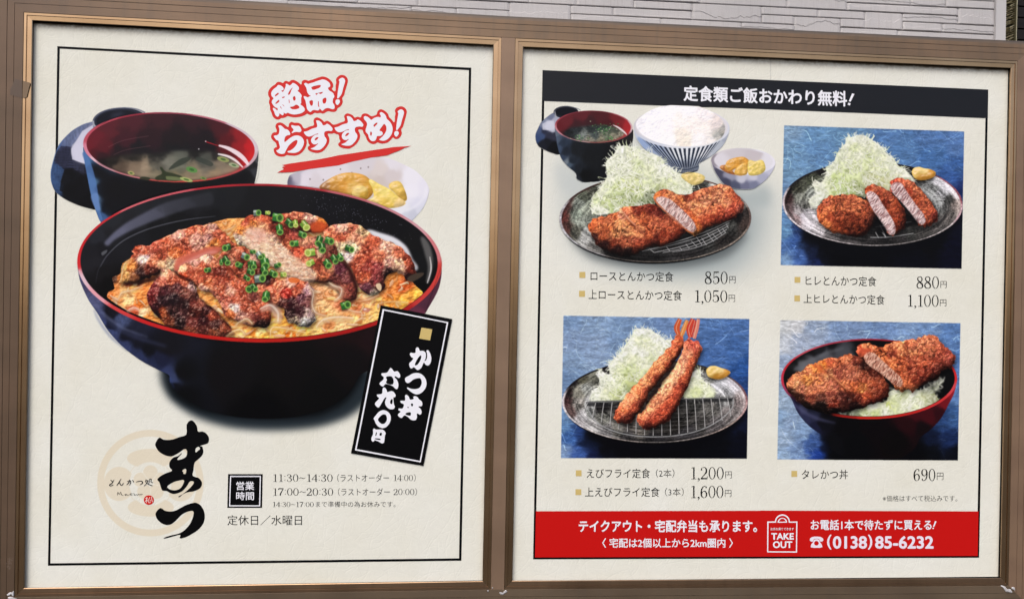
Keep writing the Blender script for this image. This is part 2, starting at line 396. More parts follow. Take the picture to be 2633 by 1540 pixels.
def paint_left():
    cv = Canvas(50, 40, 1290, 1530, (229, 228, 216))
    w = Win(cv, 50, 40, 1290, 1530)
    d, big = washi(w, 11, 1., 5200, 30)
    w.a += d[..., None] + big[..., None] * np.array([7, 9, 15], np.float32)
    A = Z(190, 460, 3.35); B = Z(650, 400, 3.07); C = Z(190, 760, 2.52); D = Z(110, 260, 4.334); K = Z(240, 1100, 4.913); F0 = Z(0, 0, 2.8)
    rg = np.random.default_rng(5)
    # crest behind the shop name
    tan = (222, 207, 178)
    cx, cy = K((720, 695))[0]
    wr = Win(cv, 240, 1090, 540, 1390)
    r, th = erad(wr, cx, cy, 1, 1)
    ring = sstep(118.5, 120, r) * sstep(137.5, 136, r); wr.mix(ring * .62, tan)
    pet = np.zeros_like(r)
    for k, (px, py, rx, ry) in enumerate([(715, 385, 290, 122), (325, 705, 195, 215), (1100, 720, 190, 205), (725, 1000, 290, 118)]):
        (qx, qy), = K((px, py)); pr, _ = erad(wr, qx, qy, rx / 4.913, ry / 4.913)
        pet = np.maximum(pet, sstep(1.02, .98, pr))
    r2, _ = erad(wr, cx, cy + 2, 52, 54); pet *= sstep(1.0, 1.06, r2)
    for k in range(5):
        a = math.radians(-90 + 72 * k); pr, _ = erad(wr, cx + 26 * math.cos(a), cy + 27 * math.sin(a), 19, 19)
        pet = np.maximum(pet, sstep(1.02, .96, pr))
    pet *= 1 - .6 * sstep(.9, .96, r2) * sstep(1.06, 1.0, r2); pet = np.maximum(pet, .8 * sstep(1.10, 1.115, r2) * sstep(1.15, 1.135, r2))
    for k in range(5):
        a = -90 + 72 * k + 36; line_ = np.abs(np.sin(th - math.radians(a))) * r
        pet *= 1 - .55 * sstep(1.6, .6, line_) * (np.cos(th - math.radians(a)) > 0) * (r < 46)
    wr.mix(pet * .6, tan)
    # soft shadow of the big bowl
    shape(cv, C((560, 470), (600, 640), (760, 770), (1000, 850), (1300, 872), (1600, 845), (1800, 770), (1930, 640), (1960, 500), (1400, 420), (900, 420)), (26, 35, 42), .96, 8)
    shape(cv, C((600, 480), (640, 640), (800, 740), (1200, 800), (1600, 775), (1760, 690), (1880, 500)), (6, 9, 12), .9, 6)
    # lid of the soup bowl
    lid = D((555, 235), (460, 262), (330, 335), (230, 430), (165, 520), (130, 630), (90, 790), (95, 900), (140, 1010), (240, 1090), (400, 1165), (560, 1210), (700, 1230), (760, 600), (700, 200))
    w_, m = shape(cv, lid, (24, 27, 38))
    c = rbf(w_.X, w_.Y, [(x, y, c) for (x, y), c in zip(D((430, 290), (300, 380), (200, 500), (110, 760), (120, 900), (160, 970), (240, 560), (210, 650), (300, 700), (380, 740), (400, 560), (420, 640), (440, 420), (520, 280), (230, 860), (300, 800), (300, 1000), (450, 900), (500, 1150), (350, 1080), (180, 830), (420, 760)),
        [(92, 102, 132), (84, 98, 130), (76, 96, 140), (50, 72, 110), (62, 90, 135), (45, 65, 100), (38, 40, 62), (40, 44, 66), (42, 45, 66), (46, 48, 70), (205, 205, 222), (214, 212, 228), (170, 172, 195), (120, 124, 150), (28, 32, 44), (14, 15, 22), (9, 10, 14), (12, 12, 17), (8, 8, 12), (12, 13, 18), (40, 52, 78), (30, 31, 44)])], 7)
    c *= (1 + .25 * (fbm(w_.X / 3, w_.Y / 9, 4) - .5) + .22 * np.sin(w_.Y * .9 + 6 * fbm(w_.X / 20, w_.Y / 20, 3)) * sstep(1.2, 0, np.abs(c.mean(-1) - 50) / 30))[..., None]
    w_.mix(m, c)
    for q, col in ((D((555, 240), (430, 290), (330, 350), (240, 430), (205, 500), (310, 515), (400, 420), (440, 350)), (100, 110, 142)), (D((205, 505), (310, 520), (320, 640), (250, 760), (150, 690), (150, 580)), (40, 42, 62)),
                   (D((150, 700), (240, 770), (200, 900), (185, 1000), (120, 960), (95, 860), (120, 740)), (54, 78, 118)), (D((330, 655), (460, 705), (460, 800), (420, 790), (350, 740)), (48, 50, 70)), (D((240, 775), (330, 750), (450, 830), (500, 1150), (300, 1080), (190, 1000), (205, 900)), (11, 11, 15))):
        w2, m2 = shape(cv, q, col, .0, .6, sm=False); w2.mix(m2 * .75, np.array(col) * (1 + .5 * (fbm(w2.X / 3, w2.Y / 7, 8) - .5))[..., None])
    line(cv, D((235, 430, .4), (165, 530, 1), (125, 650, 1), (95, 790, 1), (98, 900, .5)), 2.2, (96, 130, 180), .7, .5)
    shape(cv, D((318, 540), (440, 340), (560, 270), (600, 700), (460, 702), (330, 655)), (208, 207, 224), .9, 1, sm=False)
    line(cv, D((560, 240), (440, 275), (330, 340), (235, 430)), 2, (110, 125, 160), .8, .6)
    # knob ring of the lid
    shape(cv, ell(*D((870, 240))[0], 73, 37, 0), (36, 40, 54))
    line(cv, D((560, 240), (590, 180), (680, 120), (800, 90), (930, 82), (1050, 98), (1140, 135)), 3.5, (96, 102, 122), .8)
    line(cv, D((562, 225), (575, 280), (640, 320)), 5, (190, 192, 202), .8, .6)
    shape(cv, ell(*D((870, 235))[0], 63, 29, 0), (20, 22, 32))
    shape(cv, ell(*D((830, 160))[0], 18, 7, -15), (58, 62, 80), .6, 4)
    # soup bowl body
    rim = D((1425, 520))[0]
    body = D((450, 520), (470, 680), (500, 860), (540, 1050), (600, 1250), (660, 1370), (1000, 1480), (1700, 1400), (2330, 1000), (2380, 820), (2400, 560))
    w_, m = shape(cv, body, (16, 17, 22))
    c = rbf(w_.X, w_.Y, [(x, y, c) for (x, y), c in zip(D((470, 700), (500, 850), (540, 900), (570, 1060), (600, 1200), (640, 1300), (520, 760), (600, 800), (650, 1000), (700, 1200), (800, 1000), (1300, 1000), (2000, 980), (2300, 850), (2370, 800), (2350, 700), (2390, 650)),
        [(70, 110, 170), (62, 100, 160), (84, 122, 178), (98, 132, 186), (80, 112, 165), (60, 90, 150), (30, 50, 88), (26, 34, 54), (20, 26, 42), (18, 24, 40), (17, 18, 24), (15, 15, 19), (16, 16, 20), (20, 20, 26), (52, 54, 66), (30, 30, 38), (70, 72, 84)])], 7)
    c[..., 2] *= .9; w_.mix(m, c * (1 + .2 * (fbm(w_.X / 4, w_.Y / 6, 14) - .5))[..., None])
    shape(cv, D((540, 720), (640, 900), (700, 1200), (1000, 1350), (1700, 1300), (2250, 1000), (2300, 800), (1800, 950), (1200, 930), (800, 830)), (14, 14, 18), .9, 5)
    shape(cv, D((455, 570), (520, 660), (575, 820), (605, 960), (625, 1100), (640, 1230), (655, 1340), (600, 1230), (540, 1060), (500, 860), (465, 680)), (80, 116, 172), .8, 1.)
    shape(cv, D((535, 1060), (600, 1030), (625, 1120), (635, 1220), (600, 1225)), (104, 136, 188), .7, 1.)
    # inside of the soup bowl
    rc = (rim[0] + 0., rim[1] + 0.); rx, ry, an = 225, 89.5, 2.6
    wb = Win(cv, 200, 270, 680, 480); r, th = erad(wb, rc[0], rc[1], rx, ry, an)
    rimc = rbf(wb.X, wb.Y, [(x, y, c) for (x, y), c in zip(D((470, 560), (500, 700), (700, 800), (900, 860), (1300, 905), (1700, 900), (2100, 800), (2380, 650), (2390, 500), (2200, 290), (1900, 190), (1425, 130), (1000, 160), (700, 260), (520, 400)),
        [(214, 130, 150), (232, 190, 200), (226, 160, 172), (210, 120, 132), (196, 52, 54), (204, 44, 44), (190, 60, 66), (200, 170, 180), (214, 196, 204), (206, 186, 196), (190, 110, 126), (150, 62, 80), (150, 48, 64), (176, 70, 84), (186, 80, 96)])], 10)
    wb.mix(sstep(1.004, .996, r), rimc)
    wall = rbf(wb.X, wb.Y, [(x, y, c) for (x, y), c in zip(D((520, 500), (600, 420), (750, 300), (1000, 220), (1300, 180), (1700, 200), (2000, 300), (2200, 400), (2330, 520), (2300, 640), (700, 500), (900, 420), (1200, 400), (1500, 420), (1800, 440), (2050, 470), (650, 640), (850, 560), (1100, 560), (1500, 560), (1850, 560), (2100, 600), (2200, 660), (560, 620), (2180, 520)),
        [(104, 28, 38), (100, 30, 40), (86, 32, 40), (74, 32, 40), (58, 30, 36), (50, 28, 34), (70, 28, 34), (140, 32, 38), (192, 32, 38), (206, 34, 38), (86, 28, 36), (62, 28, 36), (44, 26, 32), (32, 24, 28), (30, 23, 28), (84, 24, 30), (48, 24, 30), (36, 25, 30), (28, 25, 29), (24, 24, 27), (26, 22, 26), (90, 22, 28), (150, 26, 32), (80, 24, 32), (150, 30, 36)])], 24)
    inner = sstep(.965, .955, r); wb.mix(inner, wall)
    line(cv, D((730, 520), (900, 445), (1180, 395)), 1.3, (128, 82, 86), .5); line(cv, D((790, 605), (930, 550), (1200, 505)), 1.3, (120, 78, 82), .5)
    # soup
    soup = D((560, 700), (700, 640), (900, 600), (1200, 590), (1500, 560), (1800, 560), (2000, 590), (2120, 650), (2200, 730), (2150, 790), (1950, 860), (1700, 895), (1400, 905), (1100, 880), (850, 830), (680, 780))
    lp = smooth(soup); m = fill(wb, [lp]) * inner
    c = rbf(wb.X, wb.Y, [(x, y, c) for (x, y), c in zip(D((620, 700), (800, 660), (1000, 620), (1300, 600), (1700, 580), (1950, 600), (850, 760), (1000, 730), (1150, 780), (1250, 830), (1400, 700), (1550, 660), (1500, 730), (1700, 760), (1850, 740), (2000, 700), (2080, 760), (1900, 830), (1700, 840), (1500, 850), (1300, 740), (1400, 860), (2050, 640), (1800, 670)),
        [(28, 24, 26), (38, 34, 34), (44, 42, 42), (40, 40, 42), (34, 34, 36), (44, 42, 44), (104, 88, 80), (140, 122, 110), (166, 148, 134), (150, 140, 124), (128, 128, 126), (110, 114, 112), (116, 120, 112), (152, 140, 126), (120, 116, 112), (146, 132, 122), (164, 144, 130), (170, 148, 128), (160, 142, 122), (140, 128, 108), (104, 102, 98), (110, 108, 90), (100, 96, 88), (84, 88, 88)])], 24)
    wb.mix(blur(m, 3), c * np.array([.88, .87, .8], np.float32) * (1 + .3 * (fbm(wb.X / 26, wb.Y / 10, 33, 3) - .5))[..., None])
    for q, col, op in ((D((1250, 870), (1330, 810), (1310, 740), (1370, 790), (1470, 815), (1560, 860), (1500, 895), (1350, 885)), (44, 52, 34), .9), (D((1080, 865), (1110, 848), (1200, 875), (1120, 880)), (40, 48, 34), .9),
                       (D((1560, 640), (1650, 640), (1600, 690), (1400, 770), (1450, 710)), (50, 56, 48), .8), (D((1700, 640), (1800, 650), (1900, 720), (1780, 700)), (54, 60, 54), .75), (D((1370, 845), (1550, 860), (1600, 885), (1380, 880)), (118, 128, 86), .8)):
        shape(cv, q, col, op, .8)
    for x, y, rx_, ry_, c1 in ((1660, 770, 15, 7, (86, 140, 70)), (985, 808, 9, 5, (170, 164, 104)), (2010, 655, 16, 6, (150, 158, 96)), (2130, 720, 14, 5, (168, 178, 140)), (1600, 880, 17, 5, (170, 184, 110)), (1790, 866, 9, 4, (120, 140, 80))):
        p = D((x, y))[0]; shape(cv, ell(*p, rx_, ry_, 15), c1, .9, .5); shape(cv, ell(p[0], p[1], rx_ * .45, ry_ * .45, 15), (44, 84, 40), .7, .5)
    line(cv, D((1960, 500, .5), (2060, 530, 1), (2170, 590, 1.3), (2240, 650, 1.2), (2290, 715, .8)), 9, (244, 226, 230), .95, .6)
    line(cv, D((1950, 595, .6), (2060, 620, 1), (2150, 670, 1), (2230, 745, .5)), 6, (248, 238, 238), .9, .5)
    line(cv, D((1800, 450, .2), (1850, 470, 1), (1960, 505, .5)), 3, (170, 28, 40), .9)
    for p in D((1815, 455), (1738, 540)): shape(cv, ell(*p, 1.7, 1.7), (240, 240, 240), .8)
    # pickle dish behind the bowl
    dish = B((272, 215), (290, 160), (400, 120), (700, 60), (900, 20), (1050, 20), (1180, 70), (1290, 130), (1370, 220), (1390, 270), (1370, 360), (1340, 420), (1290, 480), (1240, 530), (900, 480), (400, 300), (275, 245))
    w_, m = shape(cv, dish, (224, 220, 226))
    c = rbf(w_.X, w_.Y, [(x, y, c) for (x, y), c in zip(B((280, 200), (330, 180), (420, 200), (600, 130), (900, 60), (1100, 60), (1250, 160), (1360, 260), (1300, 380), (1260, 480), (1180, 430), (1100, 160), (1250, 300), (1000, 120), (480, 230), (1200, 470), (1330, 430), (1000, 200)),
        [(96, 92, 112), (190, 184, 196), (226, 220, 228), (226, 220, 226), (216, 210, 214), (228, 224, 230), (236, 234, 242), (232, 230, 240), (222, 222, 236), (200, 202, 216), (234, 234, 240), (214, 204, 204), (238, 236, 244), (220, 210, 206), (218, 210, 214), (206, 210, 222), (216, 218, 230), (208, 196, 190)])], 16)
    w_.mix(m, c)
    line(cv, B((1100, 465), (1250, 420), (1345, 340), (1370, 250)), 4, (242, 242, 248), .7, 2)
    for x, y in ((555, 195), (450, 190), (690, 112), (780, 140), (910, 95), (850, 105)): shape(cv, ell(*B((x, y))[0], 2., 2.4), (130, 116, 116), .8, .5)
    def pickle(pts, smp, seed, k=1.):
        lp = smooth(pts); w_ = cv.win(lp, 8); m = fill(w_, [lp])
        c = rbf(w_.X, w_.Y, smp, 9); hgt = np.clip(blur(m, 5) * 2 - 1, 0, 1) ** .6 * 6 + fbm(w_.X / 14, w_.Y / 9, seed, 2) * 4 * k
        w_.mix(blur(m, 0.6), np.clip(relief(w_, hgt, c * (1 + .16 * (fbm(w_.X / 10, w_.Y / 7, seed + 3, 3) - .5))[..., None], .8, .32, .7, 26), 0, 255))
    pickle(B((520, 255), (600, 190), (700, 145), (800, 140), (890, 165), (940, 220), (950, 290), (900, 350), (760, 320)),
           [(x, y, c) for (x, y), c in zip(B((560, 250), (650, 190), (750, 160), (850, 170), (930, 240), (700, 240), (800, 250), (880, 330), (640, 260)), [(150, 100, 56), (206, 150, 66), (216, 160, 70), (222, 164, 76), (214, 160, 60), (212, 150, 62), (224, 178, 90), (190, 130, 40), (196, 138, 60)])], 3)
    pickle(B((780, 300), (800, 255), (860, 240), (905, 270), (905, 330), (860, 345), (790, 325)), [(x, y, c) for (x, y), c in zip(B((800, 290), (860, 260), (890, 320)), [(226, 196, 116), (236, 208, 130), (206, 160, 60)])], 6)
    pickle(B((1070, 240), (1150, 205), (1200, 280), (1215, 350), (1190, 370), (1120, 300)), [(x, y, c) for (x, y), c in zip(B((1100, 240), (1160, 240), (1200, 330)), [(232, 196, 100), (236, 200, 104), (200, 160, 70)])], 9)
    pickle(B((905, 360), (950, 330), (940, 260), (915, 195), (1000, 230), (1080, 270), (1150, 330), (1205, 380), (1150, 410), (1080, 418), (980, 390)),
           [(x, y, c) for (x, y), c in zip(B((940, 210), (960, 280), (1040, 260), (1100, 320), (1060, 390), (1160, 390), (930, 350)), [(240, 216, 120), (236, 206, 100), (242, 220, 124), (240, 212, 110), (232, 196, 88), (238, 206, 140), (238, 210, 130)])], 12)
    # ---- the big bowl: outside
    rc = (667., 677.); RX, RY, AN = 468, 203.5, .6
    body = [tuple(p) for p in ell(rc[0], rc[1], RX, RY, AN, 12, 181, 178.9 + 0.1)][:0]
    outer = [(199, 676), (205, 720)] + C((95, 30), (150, 110), (220, 225), (310, 325), (430, 418), (560, 487), (618, 518), (622, 560), (645, 600), (720, 668), (850, 735), (1030, 780), (1240, 795), (1450, 780), (1630, 730), (1760, 650), (1825, 560), (1850, 515), (1960, 460), (2090, 360), (2200, 230), (2290, 90)) + [(1128, 740), (1135, 690), (1000, 560), (667, 500), (330, 560)]
    lp = smooth(outer, 4); w_ = cv.win(lp, 8); m = fill(w_, [lp])
    c = rbf(w_.X, w_.Y, [(x, y, c) for (x, y), c in zip([(201, 690), (206, 720)] + C((115, 70), (150, 130), (170, 180), (240, 240), (330, 330), (420, 400), (520, 460), (600, 510), (640, 540), (300, 170), (240, 120), (420, 230), (600, 330), (350, 260), (480, 340), (700, 500), (1000, 500), (1400, 500), (1800, 420), (1900, 260), (2250, 130), (2290, 70), (1600, 650), (1200, 760), (700, 640), (250, 190), (420, 300), (1850, 220), (2100, 250), (640, 590), (560, 420)),
        [(140, 130, 160), (70, 66, 120), (78, 84, 140), (60, 70, 130), (48, 62, 128), (50, 66, 130), (40, 54, 112), (34, 46, 98), (28, 38, 84), (40, 54, 110), (46, 62, 116), (60, 76, 130), (18, 18, 32), (26, 30, 56), (18, 18, 28), (14, 16, 34), (12, 14, 26), (11, 12, 17), (14, 12, 16), (12, 10, 12), (16, 10, 13), (34, 12, 16), (120, 36, 66), (92, 34, 60), (8, 8, 11), (5, 5, 8), (8, 9, 14), (14, 18, 44), (16, 18, 36), (30, 10, 13), (40, 14, 20), (10, 12, 22), (22, 28, 64)])], 11)
    c = (c * .62 + c.mean(-1, keepdims=True) * .32); c *= (1 + .5 * (fbm(w_.X / 5, w_.Y / 5, 24) - .5) * sstep(520, 240, w_.X))[..., None]
    w_.mix(m, c)
    line(cv, C((170, 120, .5), (280, 210, 1), (420, 275, 1), (600, 330, .5)), 12, (56, 62, 92), .5, 3)
    line(cv, C((130, 60, .5), (230, 150, 1), (330, 215, .8), (480, 270, .3)), 7, (104, 112, 146), .55, 1.6)
    line(cv, C((130, 90, .5), (160, 160, 1), (240, 270, 1), (350, 360, .5)), 5, (74, 90, 140), .5, 1.6)
    line(cv, C((620, 530, 1), (650, 600, .4)), 6, (50, 68, 120), .6, 1.5)
    # ---- rim and inside
    wb = Win(cv, 190, 465, 1150, 890); r, th = erad(wb, rc[0], rc[1], RX, RY, AN)
    rimc = rbf(wb.X, wb.Y, [(x, y, c) for (x, y), c in zip([(199, 670), (204, 720), (240, 770), (300, 815), (380, 850), (480, 872), (600, 882), (760, 880), (900, 860), (1020, 820), (1100, 760), (1133, 700), (1128, 640), (1080, 570), (1000, 525), (900, 495), (780, 480), (667, 474), (550, 480), (440, 498), (350, 530), (270, 580), (215, 630)],
        [(206, 40, 46), (224, 190, 200), (230, 160, 170), (206, 62, 62), (196, 34, 36), (192, 34, 30), (188, 32, 26), (176, 30, 24), (168, 28, 26), (166, 30, 32), (200, 60, 56), (206, 66, 60), (208, 120, 124), (206, 150, 158), (196, 130, 138), (186, 96, 104), (170, 46, 52), (160, 34, 42), (176, 40, 50), (206, 90, 100), (214, 100, 108), (196, 44, 50), (200, 36, 42)])], 22)
    wb.mix(sstep(1.003, .997, r), rimc)
    ri, thi = erad(wb, rc[0] - 1, rc[1] - 2, RX - 9, RY - 7.5, AN)
    wall = rbf(wb.X, wb.Y, [(x, y, c) for (x, y), c in zip(A((150, 640), (200, 500), (350, 380), (550, 270), (750, 190), (950, 130), (1150, 120), (330, 500), (420, 430), (560, 350), (720, 280), (900, 220), (1100, 170), (1180, 210), (260, 620), (180, 720), (250, 820), (300, 900), (500, 480), (700, 400), (900, 340), (1200, 300), (1260, 200), (1400, 150), (1500, 300)) + B((0, 350), (300, 300), (600, 420), (900, 480), (1100, 560), (1300, 700), (1380, 850), (1430, 950), (1400, 1050), (1340, 1080)),
        [(30, 30, 36), (40, 42, 50), (40, 42, 48), (36, 38, 44), (34, 36, 42), (32, 34, 40), (32, 34, 38), (30, 31, 36), (34, 35, 40), (34, 35, 40), (34, 35, 40), (32, 33, 38), (32, 33, 38), (30, 31, 36), (26, 26, 32), (34, 34, 40), (22, 21, 24), (10, 9, 11), (26, 27, 32), (20, 21, 24), (18, 19, 22), (20, 21, 24), (28, 30, 34), (30, 31, 35), (24, 25, 28), (24, 25, 28), (26, 26, 30), (20, 20, 24), (16, 16, 20), (16, 16, 20), (18, 18, 20), (20, 20, 22), (12, 12, 14), (9, 9, 10), (8, 8, 9)])], 18) * .86
    wb.mix(sstep(1.003, .996, ri), wall)
    hb = smooth(A((262, 560), (330, 480), (450, 385), (600, 300), (800, 205), (1000, 155), (1190, 125), (1200, 215), (1000, 258), (800, 325), (600, 400), (450, 470), (350, 530), (290, 580)))
    w_ = cv.win(hb, 12); w_.mix(blur(fill(w_, [hb]), 2) * (.42 + .45 * sstep(560, 300, w_.X)), rbf(w_.X, w_.Y, lblx(A((330, 500), (600, 340), (900, 230), (1150, 160)), [(104, 106, 128), (94, 96, 114), (74, 76, 88), (56, 58, 66)]), 40))
    line(cv, A((230, 760, .4), (290, 660, .8), (420, 540, 1), (600, 450, 1), (800, 390, 1), (1000, 350, .8), (1220, 325, .4)), 3.2, (112, 114, 124), .55, .6)
    line(cv, A((190, 900, .4), (215, 780, .8), (290, 650, .5)), 3, (60, 60, 70), .5, 1)
    shape(cv, A((238, 640), (290, 615), (280, 640), (245, 662)), (96, 98, 104), .8, .8)
    k = 150; px = rg.normal(0, 1, k) * 75 + B((800, 470))[0][0]; py = B((800, 470))[0][1] + (px - B((800, 470))[0][0]) * .34 + rg.normal(0, 16, k)
    for x, y in zip(px, py): shape(cv, ell(x, y, .8, .8, n=8), (200, 200, 225), rg.uniform(.2, .8), sm=False)
    for _ in range(60):
        x = rg.uniform(420, 1130); y = rg.uniform(150, 450); p = A((x * .9, y + (1130 - x) * .25))[0]
        shape(cv, ell(*p, .9, .6, n=8), (40, 42, 52), .5, sm=False)
    # steam-white glint behind the right cutlet
    shape(cv, B((900, 590), (1000, 610), (1120, 650), (1210, 720), (1260, 820), (1300, 900), (1200, 900), (1000, 760)), (236, 236, 242), .95, 2.5)
    shape(cv, B((1330, 640), (1390, 700), (1420, 830), (1400, 960), (1380, 1010), (1365, 1000), (1380, 880), (1350, 760)), (120, 118, 116), .7, 2)
    line(cv, B((1395, 800, .5), (1405, 900, 1), (1375, 1010, .6)), 4, (226, 222, 220), .8, .8)
    # ---- food: soft egg underneath
    inside = smooth([tuple(p) for p in ell(rc[0] - 1, rc[1] - 2, RX - 10, RY - 8.5, AN, 60)], 1)
    egg = A((285, 1015), (300, 975), (350, 950), (335, 850), (400, 820), (420, 730)) + B((-200, 500), (400, 560), (900, 700), (1230, 900), (1260, 1000), (1340, 1080), (1355, 1120), (1250, 1210), (1000, 1330), (600, 1420), (100, 1450)) + A((1400, 1400), (1000, 1330), (700, 1230), (450, 1130))
    lp = smooth(egg); we = cv.win(lp, 10); m = fill(we, [lp]) * fill(we, [inside])
    smp = [(x, y, c) for (x, y), c in zip(A((300, 1000), (360, 960), (430, 980), (520, 940), (620, 930), (480, 1040), (560, 1080), (520, 1140), (600, 1160), (640, 1200), (700, 1230), (580, 1010), (380, 1060), (430, 760), (420, 850), (480, 880), (560, 880), (1350, 1370), (1450, 1340), (1500, 1390), (1600, 1330), (1350, 1250), (1480, 1260), (340, 850)) +
        B((0, 1400), (80, 1440), (200, 1400), (300, 1420), (400, 1380), (500, 1380), (600, 1340), (700, 1350), (800, 1300), (900, 1300), (1000, 1180), (1100, 1150), (1200, 1170), (1300, 1110), (1100, 1000), (1200, 1040), (1060, 1080), (900, 1200), (760, 1260), (840, 1230), (640, 1260), (560, 1300), (480, 1120), (540, 1200), (920, 1150), (620, 1100), (640, 1030), (690, 1080), (980, 1260), (700, 1180), (1250, 1200), (1230, 1100)),
        [(196, 120, 70), (226, 150, 90), (240, 200, 150), (236, 180, 110), (226, 140, 80), (244, 216, 176), (222, 120, 46), (206, 90, 60), (246, 226, 206), (228, 150, 80), (224, 150, 76), (230, 150, 84), (226, 160, 110), (206, 130, 56), (200, 120, 60), (120, 50, 30), (70, 30, 24), (226, 190, 130), (246, 216, 150), (240, 196, 110), (250, 226, 170), (236, 160, 90), (230, 150, 90), (70, 44, 36),
         (232, 150, 60), (240, 190, 90), (248, 200, 100), (220, 120, 40), (250, 206, 110), (248, 214, 150), (216, 150, 100), (240, 210, 170), (250, 222, 160), (246, 206, 140), (240, 190, 110), (226, 150, 60), (246, 200, 90), (244, 200, 90), (216, 140, 70), (196, 90, 40), (206, 130, 70), (236, 190, 130), (226, 170, 120), (206, 120, 80), (236, 196, 150), (246, 214, 170), (196, 150, 120), (236, 200, 160), (230, 190, 160), (226, 170, 130), (234, 200, 176), (230, 180, 150), (246, 210, 140), (196, 120, 90), (200, 60, 40), (230, 170, 80)])]
    X, Y = we.X, we.Y
    c = rbf(X, Y, smp, 9) * (1 + .35 * (fbm(X / 12, Y / 8, 45, 3) - .5))[..., None]
    we.mix(m, np.clip(relief(we, fbm(X / 14, Y / 9, 44, 3) * 14, c * np.array([1.02, .92, .76], np.float32), .78, .5, .3, 16), 0, 255))
    egg0 = we.a.copy(); re_ = np.random.default_rng(77); ys, xs = np.nonzero(m > .5)
    pal = [(246, 214, 156), (240, 190, 116), (228, 156, 84), (250, 228, 180), (214, 128, 60), (238, 196, 150), (244, 206, 120), (226, 172, 128)]
    for i in range(260):
        k = re_.integers(len(xs)); x, y = xs[k] + we.x0, ys[k] + we.y0; tt = math.atan2(y - 677, (x - 667) * .43)
        a_ = tt + math.pi / 2 + re_.normal(0, .7); Lh = re_.uniform(5, 17); wd = re_.uniform(4, 10); dx, dy = math.cos(a_) * Lh, math.sin(a_) * Lh * .6
        bx_, by_ = re_.normal(0, 5, 2); col = np.array(pal[re_.integers(len(pal))]) * re_.uniform(.88, 1.03); pts = [(x - dx, y - dy, .4), (x + bx_, y + by_, 1), (x + dx, y + dy, .4)]
        line(cv, [(p[0] + 1, p[1] + 3, p[2]) for p in pts], wd, (150, 66, 22), .5, 1.2, 5); line(cv, pts, wd, col, .9, .8, 5)
        line(cv, [(p[0] - .5, p[1] - wd * .25, p[2]) for p in pts], wd * .3, (255, 244, 220), re_.uniform(.2, .8), .8, 5)
    we.a[:] = egg0 + (we.a - egg0) * m[..., None]
    def lbl(pts, cols): return [(p[0], p[1], c) for p, c in zip(pts, cols)]
    r1, r2, r3, dk, bk, pk, pl, og, hl = (168, 66, 44), (196, 84, 56), (216, 110, 78), (104, 34, 24), (44, 18, 18), (222, 130, 110), (232, 186, 158), (226, 120, 54), (232, 160, 136)
    # far centre piece
    crumbs(cv, B((130, 500), (240, 465), (340, 445), (470, 470), (560, 520), (598, 575), (540, 605), (440, 610), (300, 600)), lbl(B((200, 480), (340, 460), (460, 490), (540, 540), (560, 590), (480, 570), (350, 540)), [r2, r3, hl, og, (214, 84, 40), dk, dk]), 12, 7, 5.5, spec=.6)
    shape(cv, B((450, 560), (520, 520), (590, 560), (560, 600), (470, 605)), (206, 78, 36), .8, 2)
    # back left piece
    crumbs(cv, A((500, 640), (520, 600), (650, 560), (830, 490), (900, 440), (1090, 398), (1210, 385), (1280, 450), (1340, 520), (1405, 595), (1290, 610), (1150, 650), (1000, 700), (880, 800), (790, 800), (700, 830), (640, 860), (560, 890), (430, 900), (400, 900), (412, 750), (480, 700)),
           lbl(A((520, 620), (600, 640), (700, 600), (820, 560), (900, 480), (1000, 440), (1100, 430), (1200, 410), (1250, 470), (1320, 560), (1040, 520), (950, 560), (1150, 520), (1200, 560), (760, 660), (860, 640), (600, 680), (680, 720), (760, 740), (840, 730), (640, 790), (580, 820), (700, 800), (480, 760), (440, 840), (430, 760), (530, 860), (600, 860)),
               [r1, r2, (190, 80, 60), r2, hl, r2, r3, hl, r2, (200, 90, 60), (216, 140, 120), r1, (206, 130, 116), og, r2, (214, 96, 50), (236, 200, 190), r3, (230, 160, 120), (238, 190, 150), dk, bk, (96, 36, 26), og, (212, 140, 80), (230, 170, 100), (150, 80, 50), bk]), 8.5, 3, 5.6, 5.5, spec=.85, shin=11, rough=2)
    shape(cv, A((878, 700), (1000, 645), (1190, 585), (1280, 600), (1240, 640), (1100, 690), (980, 740), (900, 800), (868, 800)), (210, 104, 84), .9, 1.6)
    shape(cv, A((900, 760), (1000, 690), (1180, 620), (1240, 625), (1100, 680), (990, 730), (920, 780)), (226, 150, 138), .7, 2)
    # right piece
    crumbs(cv, B((550, 600), (640, 550), (780, 538), (860, 560), (960, 640), (1100, 700), (1200, 760), (1270, 850), (1285, 950), (1230, 985), (1160, 930), (1050, 960), (1030, 1060), (940, 1110), (840, 1050), (770, 900), (700, 800), (620, 700)),
           lbl(B((600, 600), (700, 570), (800, 560), (860, 600), (700, 640), (820, 660), (950, 680), (1050, 720), (1150, 770), (1220, 830), (1260, 900), (1240, 960), (900, 760), (1000, 800), (850, 820), (800, 880), (900, 880), (980, 880), (1080, 850), (1130, 900), (880, 960), (960, 980), (900, 1050), (1000, 1040), (960, 1090), (1090, 930), (740, 800), (700, 720), (1150, 860), (780, 720)),
               [r3, hl, r3, (236, 180, 130), r2, (214, 130, 100), r2, hl, r3, r1, dk, bk, r1, r3, r2, r1, (150, 50, 40), (140, 50, 50), hl, (206, 150, 120), (190, 80, 50), (130, 50, 50), (120, 60, 70), (90, 40, 36), (220, 190, 160), bk, (236, 200, 190), (230, 190, 150), (226, 170, 140), (240, 200, 160)]), 9, 11, 5.4, 5.5, spec=.8, shin=12, rough=2)
    shape(cv, B((1215, 975), (1290, 930), (1350, 930), (1340, 950), (1250, 1000)), (72, 60, 50), .9, 1)
